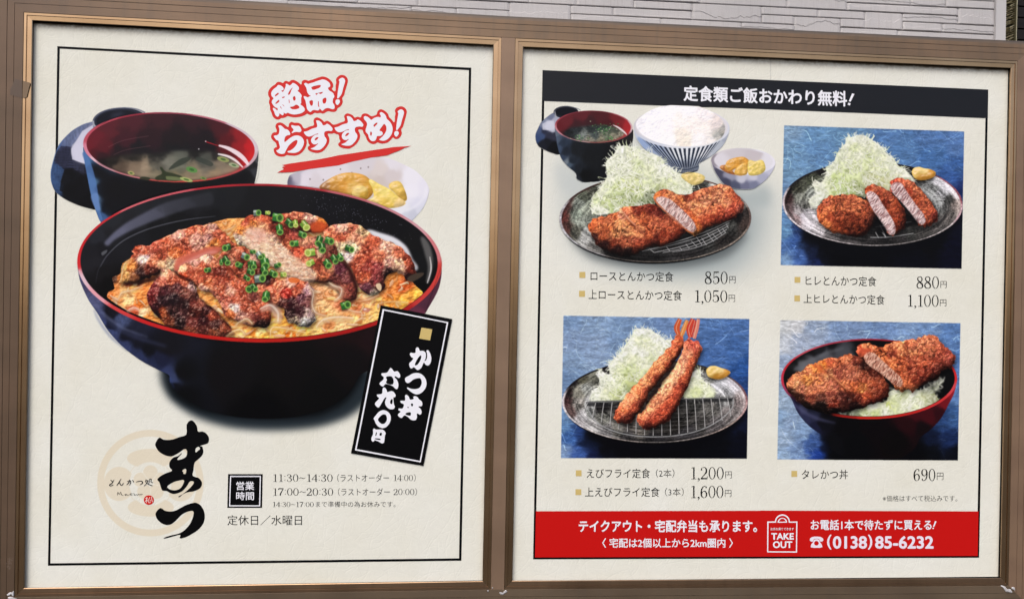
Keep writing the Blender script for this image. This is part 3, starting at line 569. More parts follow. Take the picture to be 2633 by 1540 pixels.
    # long centre piece with its pale cut side
    crumbs(cv, B((-110, 560), (-60, 500), (0, 465), (60, 455), (150, 490), (260, 560), (360, 590), (450, 640), (560, 640), (640, 700), (680, 790), (760, 900), (820, 1060), (800, 1150), (720, 1140), (660, 1030), (560, 1000), (420, 1010), (280, 960), (150, 880), (50, 800), (-100, 700), (-160, 640)),
           lbl(B((-60, 520), (30, 480), (100, 500), (180, 560), (80, 560), (0, 560), (-20, 620), (40, 640), (-80, 600), (240, 620), (320, 640), (400, 680), (480, 760), (360, 760), (280, 700), (150, 680), (220, 760), (300, 860), (260, 900), (380, 880), (440, 940), (420, 820), (520, 860), (600, 900), (680, 900), (740, 960), (780, 1060), (700, 1060), (640, 980), (560, 940), (100, 750), (-100, 660), (520, 760), (600, 800), (340, 560)),
               [r1, r2, r2, dk, (226, 140, 100), og, (230, 176, 150), (226, 160, 140), og, dk, (150, 60, 50), (196, 120, 90), (190, 80, 66), (196, 70, 46), (180, 80, 50), (226, 170, 140), (236, 196, 166), (240, 204, 170), (232, 190, 150), (236, 180, 150), (226, 170, 140), (210, 110, 80), (150, 60, 40), (190, 110, 80), (80, 30, 40), (110, 50, 50), (140, 60, 50), (150, 70, 56), (100, 40, 36), (190, 90, 60), (236, 210, 170), (232, 196, 170), (196, 150, 120), (120, 50, 40), (60, 26, 24)]), 8.5, 21, 5, 4.5, spec=.55, shin=13, rough=1.6)
    meat(cv, B((-90, 650), (-70, 590), (0, 570), (60, 575), (150, 660), (240, 730), (330, 790), (420, 860), (490, 940), (480, 1000), (400, 1005), (280, 955), (150, 875), (50, 790), (-60, 700)), [(246, 212, 184), (206, 140, 108)], 13, 130, 5, 1.04, 2.5, 1.1, 1.2, .62)
    shape(cv, B((-60, 590), (20, 560), (90, 600), (130, 660), (60, 680), (-20, 650)), (238, 184, 166), .5, 6)
    # piece under the spring onion
    crumbs(cv, A((1230, 700), (1300, 620), (1420, 590), (1520, 620), (1600, 700), (1700, 830), (1860, 960), (1830, 1060), (1690, 1120), (1580, 1010), (1440, 880), (1330, 780)),
           lbl(A((1280, 690), (1380, 640), (1460, 680), (1540, 760), (1640, 860), (1740, 930), (1400, 760), (1500, 860), (1600, 960), (1700, 1040), (1560, 680), (1800, 1000), (1350, 720)), [r2, r3, r1, dk, bk, r1, r1, r2, r3, r2, hl, r3, (206, 130, 100)]), 9, 27, 5.4, 5.5, spec=.8, shin=10, rough=1.6)
    # middle piece
    crumbs(cv, A((895, 810), (930, 740), (1050, 690), (1150, 650), (1230, 690), (1320, 745), (1420, 860), (1600, 1000), (1690, 1100), (1680, 1260), (1560, 1280), (1450, 1240), (1300, 1180), (1260, 1080), (1180, 1000), (1060, 930), (950, 880)),
           lbl(A((940, 780), (1050, 710), (1150, 680), (1220, 720), (1100, 760), (1000, 800), (940, 830), (1050, 860), (1150, 820), (1260, 800), (1350, 850), (1400, 900), (1250, 880), (1150, 900), (1120, 960), (1180, 1020), (1260, 960), (1350, 960), (1450, 960), (1550, 1020), (1400, 1040), (1300, 1060), (1380, 1110), (1480, 1100), (1580, 1100), (1340, 1160), (1450, 1200), (1560, 1200), (1640, 1150), (1600, 1250), (1240, 1100), (1270, 1150)),
               [(236, 160, 120), hl, hl, r3, r2, r1, (206, 60, 30), r2, r1, dk, r1, r2, r1, (214, 100, 60), (226, 150, 130), (200, 110, 90), r2, (206, 130, 110), r1, (130, 60, 50), r1, (196, 90, 70), (236, 200, 190), r1, r2, (220, 100, 50), (220, 140, 120), (140, 60, 50), r1, bk, (200, 120, 100), (190, 100, 80)]), 8, 31, 5.4, 5.5, spec=.9, shin=10, rough=1.8)
    # dark, glossy front left piece
    crumbs(cv, A((760, 785), (830, 785), (900, 850), (1040, 900), (1060, 960), (1090, 1030), (1180, 1100), (1280, 1200), (1350, 1290), (1385, 1330), (1300, 1372), (1100, 1350), (900, 1300), (780, 1265), (720, 1180), (650, 1110), (640, 990), (700, 880)),
           lbl(A((780, 810), (840, 820), (760, 880), (850, 880), (960, 880), (1020, 920), (700, 950), (780, 960), (880, 940), (960, 980), (1040, 1020), (660, 1040), (700, 1120), (780, 1050), (860, 1040), (950, 1080), (1040, 1080), (760, 1160), (850, 1140), (940, 1160), (1040, 1150), (1140, 1130), (1200, 1180), (820, 1240), (920, 1230), (1020, 1240), (1120, 1220), (1220, 1250), (1300, 1300), (1000, 1310), (1120, 1310), (1200, 1340), (1280, 1350), (720, 1170), (1100, 1060)),
               [(226, 150, 120), (214, 120, 90), (190, 90, 70), r1, r2, (206, 150, 140), (120, 40, 40), (70, 26, 30), (90, 40, 40), (120, 60, 50), (70, 30, 26), (100, 26, 26), (50, 16, 20), (44, 22, 26), (36, 20, 24), (40, 18, 20), (110, 44, 36), (150, 60, 30), (60, 28, 28), (80, 40, 40), (70, 24, 20), (60, 20, 20), r1, (120, 50, 30), (36, 16, 18), (100, 40, 36), (54, 18, 20), (60, 26, 24), (140, 60, 40), (150, 70, 50), (90, 36, 30), (130, 60, 40), (110, 50, 36), (30, 12, 16), (170, 90, 70)]), 7.5, 41, 5.2, 7.5, spec=.8, shin=10, rough=2)
    # low centre piece
    crumbs(cv, B((100, 1060), (180, 1000), (300, 965), (430, 1000), (480, 1060), (470, 1180), (500, 1280), (440, 1350), (340, 1340), (260, 1290), (240, 1210), (150, 1180)),
           lbl(B((150, 1060), (220, 1020), (300, 1000), (380, 1020), (430, 1060), (340, 1080), (260, 1090), (180, 1120), (240, 1160), (300, 1160), (380, 1120), (430, 1160), (300, 1240), (380, 1240), (440, 1240), (330, 1310), (420, 1320)),
               [r2, r3, hl, r2, (206, 150, 150), r1, (190, 40, 30), r3, (90, 40, 36), (50, 16, 20), (90, 40, 50), (120, 60, 60), (40, 16, 18), (60, 26, 30), (200, 160, 150), (216, 180, 150), (196, 180, 176)]), 8, 51, 5.2, 6, spec=.9, shin=9, rough=1.8)
    for pts, wd in ((A((870, 800, .6), (900, 830, 1), (1000, 880, 1), (1060, 930, .6)), 7), (B((690, 800, .5), (760, 900, 1), (810, 1020, 1), (825, 1090, .5)), 9), (A((1080, 1030, .5), (1180, 1110, 1), (1290, 1210, 1), (1360, 1300, .5)), 5), (A((430, 905, .6), (560, 895, 1), (700, 860, 1), (760, 790, .5)), 9),
                    (B((110, 1060, .5), (150, 1190, 1), (240, 1290, .6)), 7), (B((430, 985, .4), (560, 1010, 1), (660, 1060, 1), (700, 1140, .5)), 6), (A((1400, 600, .4), (1330, 650, 1), (1230, 700, .6)), 5)):
        line(cv, pts, wd, (34, 12, 10), .8, 1.8)
    # creamy folds and pale slivers
    def fold(pts, col, wd, op=.9): line(cv, pts, wd, (150, 80, 44), op * .4, 2); line(cv, [(p[0], p[1] - 1.5) + tuple(p[2:]) for p in pts], wd * .8, np.array(col) * .97, op * .6, 1.6); line(cv, [(p[0] - 1, p[1] - wd * .3) + tuple(p[2:]) for p in pts], wd * .22, (255, 246, 226), .5, .8)
    fold(B((440, 1040, .5), (480, 1090, 1), (470, 1180, 1.1), (500, 1250, 1), (580, 1270, .6)), (232, 204, 170), 10)
    fold(B((600, 1010, .5), (640, 1040, 1.2), (700, 1060, 1), (690, 1120, 1), (640, 1160, .5)), (236, 206, 176), 12)
    fold(B((60, 1230, .6), (140, 1200, 1.2), (200, 1260, 1.4), (200, 1330, .8)), (232, 200, 186), 20)
    fold(B((-140, 1350, .5), (-50, 1300, 1), (0, 1340, .8)), (246, 216, 150), 12)
    fold(B((500, 1370, .5), (560, 1310, 1), (680, 1290, 1.2), (800, 1300, .7)), (246, 214, 160), 16)
    fold(B((700, 1210, .6), (800, 1240, 1), (860, 1250, .8), (860, 1300, .5)), (236, 190, 140), 11)
    fold(B((1010, 1170, .5), (1120, 1160, 1), (1230, 1170, .7)), (240, 190, 100), 8)
    fold(B((820, 1160, .5), (900, 1150, 1), (1000, 1110, .6)), (226, 150, 90), 10)
    fold(B((140, 1440, .5), (160, 1370, 1), (280, 1380, 1), (420, 1410, .6)), (250, 206, 110), 13)
    fold(A((410, 900, .5), (425, 800, 1), (450, 730, .8), (520, 690, .4)), (232, 176, 100), 9)
    fold(A((380, 1060, .5), (420, 990, 1), (500, 970, 1), (600, 930, .5)), (244, 206, 156), 9)
    fold(A((460, 1150, .6), (520, 1120, 1), (570, 1140, .6)), (244, 222, 206), 11)
    fold(A((1310, 1370, .4), (1380, 1320, 1), (1440, 1310, 1), (1480, 1360, .5)), (248, 214, 140), 10)
    fold(A((1280, 460, .5), (1350, 440, 1), (1400, 400, .6)), (232, 180, 110), 9)
    shape(cv, B((970, 1020), (1000, 1010), (1015, 1040), (1005, 1070), (985, 1060)), (236, 210, 170), .9, .6)
    shape(cv, ell(*B((895, 1220))[0], 10, 6), (190, 120, 110), .8, .8); shape(cv, ell(*B((885, 1214))[0], 4, 2), (250, 236, 230), .8, .5)
    shape(cv, B((280, 975), (330, 965), (372, 990), (330, 1008), (290, 1000)), (226, 110, 50), .9, .8)
    line(cv, B((690, 810, .6), (760, 900, 1), (820, 1040, .7)), 6, (60, 20, 18), .7, 2)
    # chopped spring onion
    def onion(x, y, s=1., ang=0, lite=0, white=0):
        c1 = (190, 206, 96) if lite else (84, 146, 60); c2 = (120, 160, 60) if lite else (38, 92, 40)
        if white: c1 = (210, 220, 210); c2 = (110, 130, 120)
        a = math.radians(ang); dx, dy = math.cos(a) * 6 * s, math.sin(a) * 6 * s
        j = rg.uniform(.82, 1.18); c1 = tuple(np.array(c1) * j); c2 = tuple(np.array(c2) * j); s = s * rg.uniform(.85, 1.15); ang = ang + rg.uniform(-12, 12)
        line(cv, [(x - dx, y - dy + 3), (x + dx, y + dy + 3)], 13 * s, (30, 18, 12), .75, 1.5)
        line(cv, [(x - dx, y - dy), (x + dx, y + dy)], 12 * s, c2); line(cv, [(x - dx, y - dy - 2.5 * s), (x + dx, y + dy - 2.5 * s)], 4 * s, c1, .9, .7)
        line(cv, [(x - dx * .5, y - dy * .5 - 4 * s), (x + dx * .7, y + dy * .7 - 4 * s)], 1.4 * s, (226, 240, 210), .8, .4)
        e = ell(x + dx, y + dy, 5.6 * s, 6.4 * s, ang, 16); shape(cv, e, (118, 166, 76) if not lite else (206, 216, 120), .95)
        shape(cv, ell(x + dx, y + dy, 3.2 * s, 3.9 * s, ang, 14), (30, 70, 32) if not lite else (150, 170, 70), .8)
    onis = [(A, 1325, 590, 1.1, 160), (A, 1160, 785, .95, 170), (A, 1310, 700, 1.3, 60), (A, 1270, 715, .8, 90), (A, 1430, 745, 1, 200), (A, 1470, 665, 1.1, 30, 0, 1), (A, 1535, 630, .8, 0), (A, 1600, 665, 1.1, 15, 0, 1), (A, 1525, 735, 1.1, 80), (A, 1640, 715, 1.2, 60), (A, 1515, 800, 1.1, 20), (A, 1640, 785, 1.1, 80), (A, 1485, 850, 1, 40), (A, 1590, 860, 1.5, -8, 0, 1), (A, 1530, 940, 1.2, 150), (A, 1660, 1000, 1.2, 90),
            (B, 185, 490, 1.4, 10), (B, 210, 580, 1.4, 80), (B, 285, 530, 1.3, 45), (B, 335, 535, 1, 80, 1), (B, 405, 550, 1.4, 50, 1), (B, 385, 622, 1.1, 25), (B, 335, 695, 1.2, 175), (B, 525, 670, 1.4, 110), (B, 595, 672, 1.2, 20), (B, 545, 725, 1.3, 80), (B, 462, 765, 1.4, 170, 1), (B, 460, 845, 1.1, 150, 1), (B, 585, 850, 1.2, 60), (B, 640, 815, 1.3, 60), (B, 755, 735, 1.3, 25), (B, 685, 800, 1, 60), (B, 100, 1110, 1.3, 100), (B, 722, 1185, 1.3, -15), (B, 190, 870, 1, -20), (B, 95, 845, 1.4, 80), (B, 50, 785, 1.1, 60, 0, 1), (B, 5, 860, 1.1, 80), (B, 235, 940, .8, 0, 1), (B, 155, 930, 1.1, 30), (B, 90, 905, 1.2, 70), (B, 25, 455, 1, 0, 0, 1), (B, 112, 455, .7, 0, 1), (B, 10, 1040, 1, 60), (B, 45, 975, 1.5, -5, 0, 1)]
    for o in onis:
        p = o[0]((o[1], o[2]))[0]; onion(p[0], p[1], *([o[3] * 1.12, o[4]] + list(o[5:])))
    # redraw the near rim over the food
    wb.mix(sstep(1.003, .997, r) * sstep(.998, 1.004, ri) * (np.sin(th) > -.1), rimc)
    grime(cv, (87, 59), (1268, 118), (62, 1510), (1240, 1491), 3)
    return cv
# ---------------------------------------------------------------- right poster
def lab(pts, cols): return [(p[0], p[1], c) for p, c in zip(pts, cols)]

def blue_paper(cv, quad, smp, seed):
    lp = np.asarray(quad, float); w = cv.win(lp, 3); m = fill(w, [lp]); X, Y = w.X, w.Y
    c = rbf(X, Y, smp, 26)
    wx = X + 22 * (fbm(X / 60, Y / 40, seed) - .5); wy = Y + 16 * (fbm(X / 50, Y / 30, seed + 1) - .5)
    t = fbm(wx / 18, wy / 4.2, seed + 2, 4) - .5; u = fbm(wx / 5, wy / 2.6, seed + 3, 2) - .5
    c = c * np.array([1.04, 1.02, .95], np.float32) * (.95 + .46 * t + .26 * u)[..., None]
    rg = np.random.default_rng(seed)
    for n, ln, op in ((900, 16, .28), (90, 30, .5), (26, 26, .8)):
        P0 = np.stack([rg.uniform(w.x0, w.x1, n), rg.uniform(w.y0, w.y1, n)], 1); a = rg.normal(.25, .7, n); L = rg.gamma(3., ln / 3, n)
        d = np.stack([np.cos(a), np.sin(a)], 1) * L[:, None]; nr = np.stack([-np.sin(a), np.cos(a)], 1) * (L * rg.normal(0, .35, n))[:, None]
        P = np.stack([P0 - d / 2, P0 - d / 6 + nr, P0 + d / 6 - nr * rg.uniform(-1, 1, (n, 1)), P0 + d / 2], 1)
        s = splat(w, P, 1.0 if op < .8 else 1.6, rg)
        lum = np.clip(c.mean(-1, keepdims=True) / 110, 0, 1)
        c = c + (np.minimum(c * 1.25 + np.array([62, 60, 48]), 255) - c) * (s * op)[..., None] * lum
    w.mix(m, np.clip(c, 0, 255)); return w, m

def plate(cv, cx, cy, rx, ry, an, smp, clip=None, seed=0, well=(.0, .07, .74, .70), under=9, smp_rim=None, sw=1.):
    """brushed black stoneware plate seen from the side"""
    w = Win(cv, cx - rx - 12, cy - ry - 14, cx + rx + 12, cy + ry + 30)
    cm = fill(w, [np.asarray(clip, float)]) if clip is not None else 1.
    r0, _ = erad(w, cx, cy + under, rx * .985, ry * .985, an); w.mix(sstep(1.01, .99, r0) * cm, (10, 9, 11))
    r, th = erad(w, cx, cy, rx, ry, an); m = sstep(1.004, .994, r) * cm
    X, Y = w.X, w.Y
    base = rbf(X, Y, smp, 11)
    # wheel marks run round the plate
    r2, t2 = erad(w, cx + well[0] * rx, cy + well[1] * ry, rx, ry, an)
    st = fbm(r2 * 34 + .6 * fbm(t2 * 3, r2 * 4, seed), t2 * 2.2 + 9, seed + 1, 3) - .5
    sp = fbm(X / 3.2, Y / 2.2, seed + 4, 2) - .5; st2 = fbm(r2 * 70, t2 * 5, seed + 7, 2) - .5
    lum = base.mean(-1, keepdims=True)
    c = base * (1 + (1.3 * st + 1.0 * sp + .7 * st2)[..., None] * sw * np.clip(1.5 - lum / 200, .25, 1))
    w.mix(m, np.clip(c, 0, 255))
    # edge of the rim
    rc = rbf(X, Y, smp_rim, 22) * (1 + .8 * (fbm(X / 4, Y / 4, seed + 12, 2) - .5))[..., None]
    w.mix(sstep(.972, .984, r) * sstep(1.006, .997, r) * .9 * cm, np.clip(rc, 0, 255))
    return w, cm

def grill(cv, pts_h, pts_v, col=(206, 206, 206), wd=1.7, op=.85):
    for p in pts_h + pts_v:
        line(cv, [(q[0] + .8, q[1] + 1.6) for q in p], wd * 1.2, (20, 20, 20), .5, .6); line(cv, p, wd, col, op, .35)

def cabbage(cv, pts, smp, seed, n=520, ln=17, ang=50, spread=50, wid=2.5, cols=None, edge_n=70, shade=.42, stray=26, clip=None, white=.28):
    lp = smooth(pts); w = cv.win(lp, 34); m = fill(w, [lp]); rg = np.random.default_rng(seed)
    old = w.a.copy(); base = rbf(w.X, w.Y, smp, 12); base = base + (np.array([248, 249, 236]) - base) * white; sh = blur(np.roll(np.roll(m, 5, 0), 4, 1), 4); w.mix(sh * .5 * (1 - m), w.a * .35)
    w.mix(m, base)
    t = fbm(w.X / 5, w.Y / 5, seed, 3) - .5; w.mix(m * .8, np.clip(base * (.95 + t * .8)[..., None], 0, 255))
    ys, xs = np.nonzero(m > .3)
    for l in range(14):
        k = rg.integers(0, len(xs), n // 13); px = xs[k] + w.x0; py = ys[k] + w.y0
        a = np.radians(ang + rg.normal(0, spread, len(k))); L = ln * rg.uniform(.5, 1.4, len(k))
        d = np.stack([np.cos(a), np.sin(a)], 1) * L[:, None]; nr = np.stack([-np.sin(a), np.cos(a)], 1) * L[:, None]
        P0 = np.stack([px, py], 1).astype(float); c1 = rg.normal(0, .45, (len(k), 1)); c2 = rg.normal(0, .45, (len(k), 1))
        P = np.stack([P0 - d / 2, P0 - d / 6 + nr * c1 * .6, P0 + d / 6 + nr * c2 * .6, P0 + d / 2], 1)
        cov = splat(w, P, wid * rg.uniform(.7, 1.2), rg)
        w.mix(blur(np.roll(np.roll(cov, 2, 0), 1, 1), 1) * shade * (1 - cov), w.a * np.array([.74, .78, .58], np.float32))
        f = rg.uniform(.88, 1.1); hl = base * f + (np.array([252, 253, 240]) - base) * rg.uniform(.35, .95)
        w.mix(np.clip(cov * 1.3, 0, 1) * .85, np.clip(hl, 0, 255))
    for l in range(5):
        nn = max(4, n // 60); k = rg.integers(0, len(xs), nn); px = xs[k] + w.x0; py = ys[k] + w.y0
        a = np.radians(ang + rg.normal(0, spread, nn)); L = ln * 1.3 * rg.uniform(.6, 1.3, nn)
        d = np.stack([np.cos(a), np.sin(a)], 1) * L[:, None]; nr = np.stack([-np.sin(a), np.cos(a)], 1) * L[:, None]; P0 = np.stack([px, py], 1).astype(float)
        P = np.stack([P0 - d / 2, P0 - d / 6 + nr * rg.normal(0, .5, (nn, 1)), P0 + d / 6 + nr * rg.normal(0, .5, (nn, 1)), P0 + d / 2], 1)
        cov = np.clip(splat(w, P, 3.6, rg) * 1.7, 0, 1) * blur(m, 2); w.mix(blur(np.roll(np.roll(cov, 3, 0), 2, 1), 1.5) * .6 * (1 - cov), w.a * np.array([.6, .66, .45], np.float32))
        w.mix(cov * .85, np.clip(base * 1.04 + 16, 0, 255))
    # strands that stick out of the heap
    q = lp; c0 = q.mean(0); top = q[q[:, 1] < c0[1] + 20]
    for _ in range(stray * 3):
        b = top[rg.integers(len(top))]; o = (b - c0) / (np.hypot(*(b - c0)) + 1e-6); a = math.atan2(o[1], o[0]) + rg.normal(0, .8); L = rg.uniform(4, 17)
        e = b + L * np.array([math.cos(a), math.sin(a)]); mid = (b + e) / 2 + rg.normal(0, 3.2, 2)
        line(cv, [tuple(b - o * 6) + (1,), tuple(mid) + (1,), tuple(e) + (.4,)], rg.uniform(1., 2.), (240, 244, 226) if rg.random() < .7 else (222, 230, 190), .9, .3)
    if clip is not None: w.a[:] = old + (w.a - old) * fill(w, [clip])[..., None]
    return w, m

def soup_set(cv, E):
    """lidded soup bowl of the set meal"""
    lid = E((208, 100), (150, 135), (100, 180), (75, 230), (55, 280), (58, 330), (80, 375), (130, 405), (190, 430), (250, 442), (300, 400), (300, 150))
    w_, m = shape(cv, lid, (26, 29, 40))
    c = rbf(w_.X, w_.Y, lab(E((110, 190), (75, 240), (65, 310), (130, 250), (100, 290), (180, 190), (150, 220), (190, 230), (170, 290), (210, 290), (150, 340), (200, 380), (110, 360), (230, 420), (180, 140), (205, 170)), [(120, 128, 150), (70, 84, 118), (52, 70, 110), (40, 44, 64), (60, 76, 112), (206, 208, 222), (200, 202, 218), (190, 192, 208), (44, 46, 62), (46, 48, 64), (20, 22, 30), (10, 11, 15), (24, 26, 36), (8, 8, 11), (110, 118, 142), (170, 172, 190)]), 6)
    w_.mix(m, c)
    shape(cv, E((110, 190), (150, 170), (205, 165), (215, 235), (150, 245), (112, 240)), (206, 208, 222), .8, 1, sm=False)
    shape(cv, ell(*E((305, 95))[0], 32, 16), (30, 32, 42)); line(cv, E((212, 85), (222, 130), (245, 150)), 3.5, (170, 172, 180), .8, .5)
    line(cv, E((210, 90), (250, 60), (320, 50), (390, 62), (425, 80)), 2, (90, 94, 108), .7); shape(cv, ell(*E((305, 92))[0], 27, 12), (16, 17, 24))
    body = E((214, 220), (225, 320), (240, 400), (270, 480), (320, 540), (375, 585), (390, 610), (392, 640), (440, 668), (600, 660), (760, 600), (835, 420), (856, 240))
    w_, m = shape(cv, body, (18, 20, 26))
    c = rbf(w_.X, w_.Y, lab(E((222, 260), (235, 330), (250, 400), (280, 480), (300, 500), (330, 530), (350, 570), (270, 350), (300, 420), (350, 500), (400, 560), (500, 450), (700, 500), (800, 400), (840, 300), (450, 620), (400, 640), (400, 400)), [(96, 106, 140), (74, 86, 122), (60, 74, 112), (50, 62, 96), (110, 120, 150), (70, 84, 116), (30, 38, 60), (40, 50, 76), (30, 36, 54), (28, 34, 50), (26, 30, 42), (20, 22, 28), (16, 17, 22), (20, 20, 26), (34, 32, 38), (10, 11, 14), (30, 34, 48), (24, 27, 36)]), 8)
    c[..., 2] *= .86; w_.mix(m, c * (1 + .2 * (fbm(w_.X / 4, w_.Y / 12, 3) - .5))[..., None])
    cx, cy = E((533, 215))[0]; wb = Win(cv, cx - 108, cy - 50, cx + 108, cy + 50); r, th = erad(wb, cx, cy, 100, 41.5, 1.8)
    rim = rbf(wb.X, wb.Y, lab(E((230, 270), (400, 330), (600, 345), (800, 290), (853, 220), (780, 130), (600, 82), (400, 85), (260, 140)), [(196, 130, 140), (206, 150, 156), (160, 70, 70), (150, 60, 64), (206, 170, 176), (170, 90, 100), (120, 56, 62), (120, 50, 60), (150, 60, 70)]), 10)
    wb.mix(sstep(1.01, .99, r), rim)
    wall = rbf(wb.X, wb.Y, lab(E((250, 220), (300, 160), (450, 120), (600, 130), (720, 150), (800, 200), (830, 250), (500, 180), (400, 220), (650, 190), (280, 280), (750, 210)), [(96, 30, 36), (98, 34, 40), (92, 34, 40), (76, 30, 34), (110, 34, 38), (160, 40, 44), (176, 44, 46), (60, 30, 34), (60, 30, 34), (70, 26, 30), (70, 26, 32), (120, 34, 38)]), 14)
    inn = sstep(.965, .94, r); wb.mix(inn, wall)
    soup = smooth(E((280, 280), (330, 230), (450, 210), (600, 200), (720, 220), (790, 270), (740, 310), (600, 340), (450, 335), (340, 310))); m = fill(wb, [soup]) * inn
    c = rbf(wb.X, wb.Y, lab(E((320, 260), (400, 240), (520, 230), (620, 230), (720, 250), (760, 280), (450, 280), (540, 290), (640, 290), (700, 310), (500, 325), (600, 325)), [(30, 32, 34), (40, 44, 46), (44, 50, 50), (50, 60, 54), (70, 74, 64), (130, 124, 108), (110, 116, 112), (70, 78, 76), (100, 106, 90), (140, 136, 116), (136, 134, 118), (128, 124, 104)]), 10)
    wb.mix(blur(m, 1.5), c * (1 + .9 * (fbm(wb.X / 4, wb.Y / 2.5, 5) - .5))[..., None])
    rg = np.random.default_rng(8)
    for cxx, cyy, sx, sy, n in ((640, 230, 55, 22, 60), (400, 305, 35, 12, 26), (660, 310, 26, 10, 22)):
        for _ in range(n):
            x, y = E((cxx + rg.normal(0, sx), cyy + rg.normal(0, sy)))[0]; shape(cv, ell(x, y, rg.uniform(1, 2.4), rg.uniform(.8, 1.5), rg.uniform(0, 90), 8), [(60, 116, 62), (96, 150, 84), (40, 84, 48), (170, 180, 150)][rg.integers(4)], .85, sm=False)
    line(cv, E((690, 200, .3), (740, 225, 1), (790, 265, .8), (805, 285, .3)), 4.5, (240, 232, 232), .9, .5)

def wire_front(cv, G, x0, x1, top, bot, n, seed=0):
    pass

def paint_right():
    cv = Canvas(1300, 110, 2610, 1510, (229, 228, 216))
    w = Win(cv, 1300, 110, 2610, 1510); d, big = washi(w, 77, 1., 5400, 30)
    w.a += d[..., None] + big[..., None] * np.array([7, 9, 15], np.float32)
    E = Z(1360, 260, 3.2045); F = Z(1990, 310, 3.684); G = Z(1420, 790, 3.594); H = Z(1980, 800, 3.685)
    # soft grey-green shadow round the set meal
    for pts, col, op, so in ((E((250, 700), (300, 1100), (500, 1330), (800, 1440), (1300, 1470), (1750, 1460), (1950, 1300), (2020, 1050), (2060, 850), (2020, 700), (1700, 640), (1400, 560), (900, 300), (250, 500)), (188, 195, 193), .75, 26),
                             (E((700, 1300), (1000, 1420), (1400, 1440), (1700, 1350), (1850, 1150), (1900, 950), (1700, 800), (900, 1000)), (160, 170, 170), .8, 18),
                             (E((1560, 640), (1760, 760), (1960, 700), (1980, 860), (1800, 860), (1600, 740)), (168, 178, 178), .7, 9), (E((330, 1100), (500, 1290), (900, 1370), (1300, 1370), (1650, 1270), (1800, 1100), (1000, 1000)), (70, 76, 78), .7, 9),
                             (E((240, 500), (330, 600), (420, 680), (300, 760), (230, 640)), (196, 202, 200), .6, 10)):
        shape(cv, pts, col, op, so)
    soup_set(cv, E)
    # rice bowl
    body = E((862, 240), (880, 300), (920, 360), (980, 430), (1060, 490), (1150, 535), (1180, 556), (1186, 580), (1230, 592), (1300, 595), (1370, 585), (1398, 560), (1398, 520), (1470, 480), (1550, 420), (1610, 350), (1645, 270), (1652, 220))
    w_, m = shape(cv, body, (220, 222, 230)); X, Y = w_.X, w_.Y
    (bx, by), = E((1262, 230)); (fx, fy), = E((1290, 560))
    # stripes converge on the foot
    v = np.clip((Y - E((0, 330))[0][1]) / (fy - E((0, 330))[0][1]), -1, 1.0); sc = 1 - .68 * np.clip(v, -.6, 1) ** 1.0
    u = (X - (bx + (fx - bx) * np.clip(v, 0, 1))) / (122 * sc * .82 + 1); u = np.clip(u, -1, 1); ph = np.arcsin(u) * 11.
    st = sstep(-.2, .2, np.sin(ph * 3.7)); col = rbf(X, Y, lab(E((880, 270), (930, 350), (1000, 430), (1100, 500), (1200, 540), (1250, 430), (1400, 420), (1550, 380), (1630, 280), (1400, 520), (1300, 575)), [(196, 204, 220), (150, 170, 206), (150, 166, 196), (150, 160, 180), (130, 140, 160), (226, 230, 234), (226, 228, 232), (190, 196, 206), (170, 176, 190), (150, 158, 172), (110, 116, 130)]), 12)
    w_.mix(m, col); w_.mix(m * st * sstep(E((0, 300))[0][1], E((0, 330))[0][1], Y) * sstep(1.02, .9, np.abs(u)), (38, 46, 62))
    shape(cv, E((1180, 545), (1190, 575), (1290, 590), (1398, 560), (1398, 525), (1300, 548)), (110, 118, 132), .7, 1); line(cv, E((1190, 552), (1290, 570), (1396, 540)), 2.2, (40, 48, 66), .8, .4); line(cv, E((1195, 580), (1290, 597), (1390, 575)), 2.5, (70, 76, 92), .8, .6)
    wb = Win(cv, 1620, 262, 1884, 400); cx, cy = E((1257, 222))[0]; r, th = erad(wb, cx, cy, 123.5, 53.5, 1)
    wb.mix(sstep(1.01, .99, r), rbf(wb.X, wb.Y, lab(E((870, 200), (930, 120), (1100, 60), (1600, 130), (1650, 230), (1500, 360), (1250, 395), (1000, 340)), [(206, 204, 210), (214, 210, 214), (230, 226, 232), (224, 222, 230), (216, 218, 228), (214, 218, 224), (226, 228, 234), (206, 212, 224)]), 14))
    ri, _ = erad(wb, cx, cy - 2, 119, 49, 1); wb.mix(sstep(1.01, .98, ri), (222, 218, 222))
    rice = E((880, 190), (950, 110), (1050, 60), (1150, 38), (1250, 42), (1400, 52), (1500, 90), (1590, 160), (1615, 230), (1590, 300), (1480, 360), (1330, 378), (1180, 372), (1020, 330), (920, 270))
    lp = smooth(rice); wr = cv.win(lp, 6); m = fill(wr, [lp])
    c = rbf(wr.X, wr.Y, lab(E((900, 200), (1000, 120), (1150, 60), (1300, 80), (1450, 110), (1550, 190), (1600, 270), (1550, 290), (1450, 230), (1350, 200), (1250, 150), (1100, 200), (1000, 250), (1150, 330), (1280, 330), (1400, 330), (1270, 290), (1500, 330), (1600, 240), (1100, 130)), [(232, 230, 236), (240, 238, 246), (244, 242, 250), (240, 238, 244), (232, 226, 228), (216, 206, 204), (128, 130, 124), (170, 170, 166), (236, 228, 224), (238, 230, 226), (240, 234, 230), (240, 236, 240), (238, 236, 242), (240, 238, 240), (226, 218, 206), (236, 232, 232), (230, 222, 212), (226, 222, 220), (160, 158, 156), (242, 240, 248)]), 11)
    f1, i1 = cells(wr.X / 6 + 2 * fbm(wr.X / 7, wr.Y / 7, 3), wr.Y / 3.6 + fbm(wr.X / 7, wr.Y / 7, 4), 5)
    hg = (1 - f1 ** 2) * 1.7 + fbm(wr.X / 13, wr.Y / 9, 7) * 7; wr.mix(blur(m, .6), np.clip(relief(wr, hg, c * 1.03, .95, .2, .4, 20) * (.96 + .06 * i1)[..., None], 0, 255))
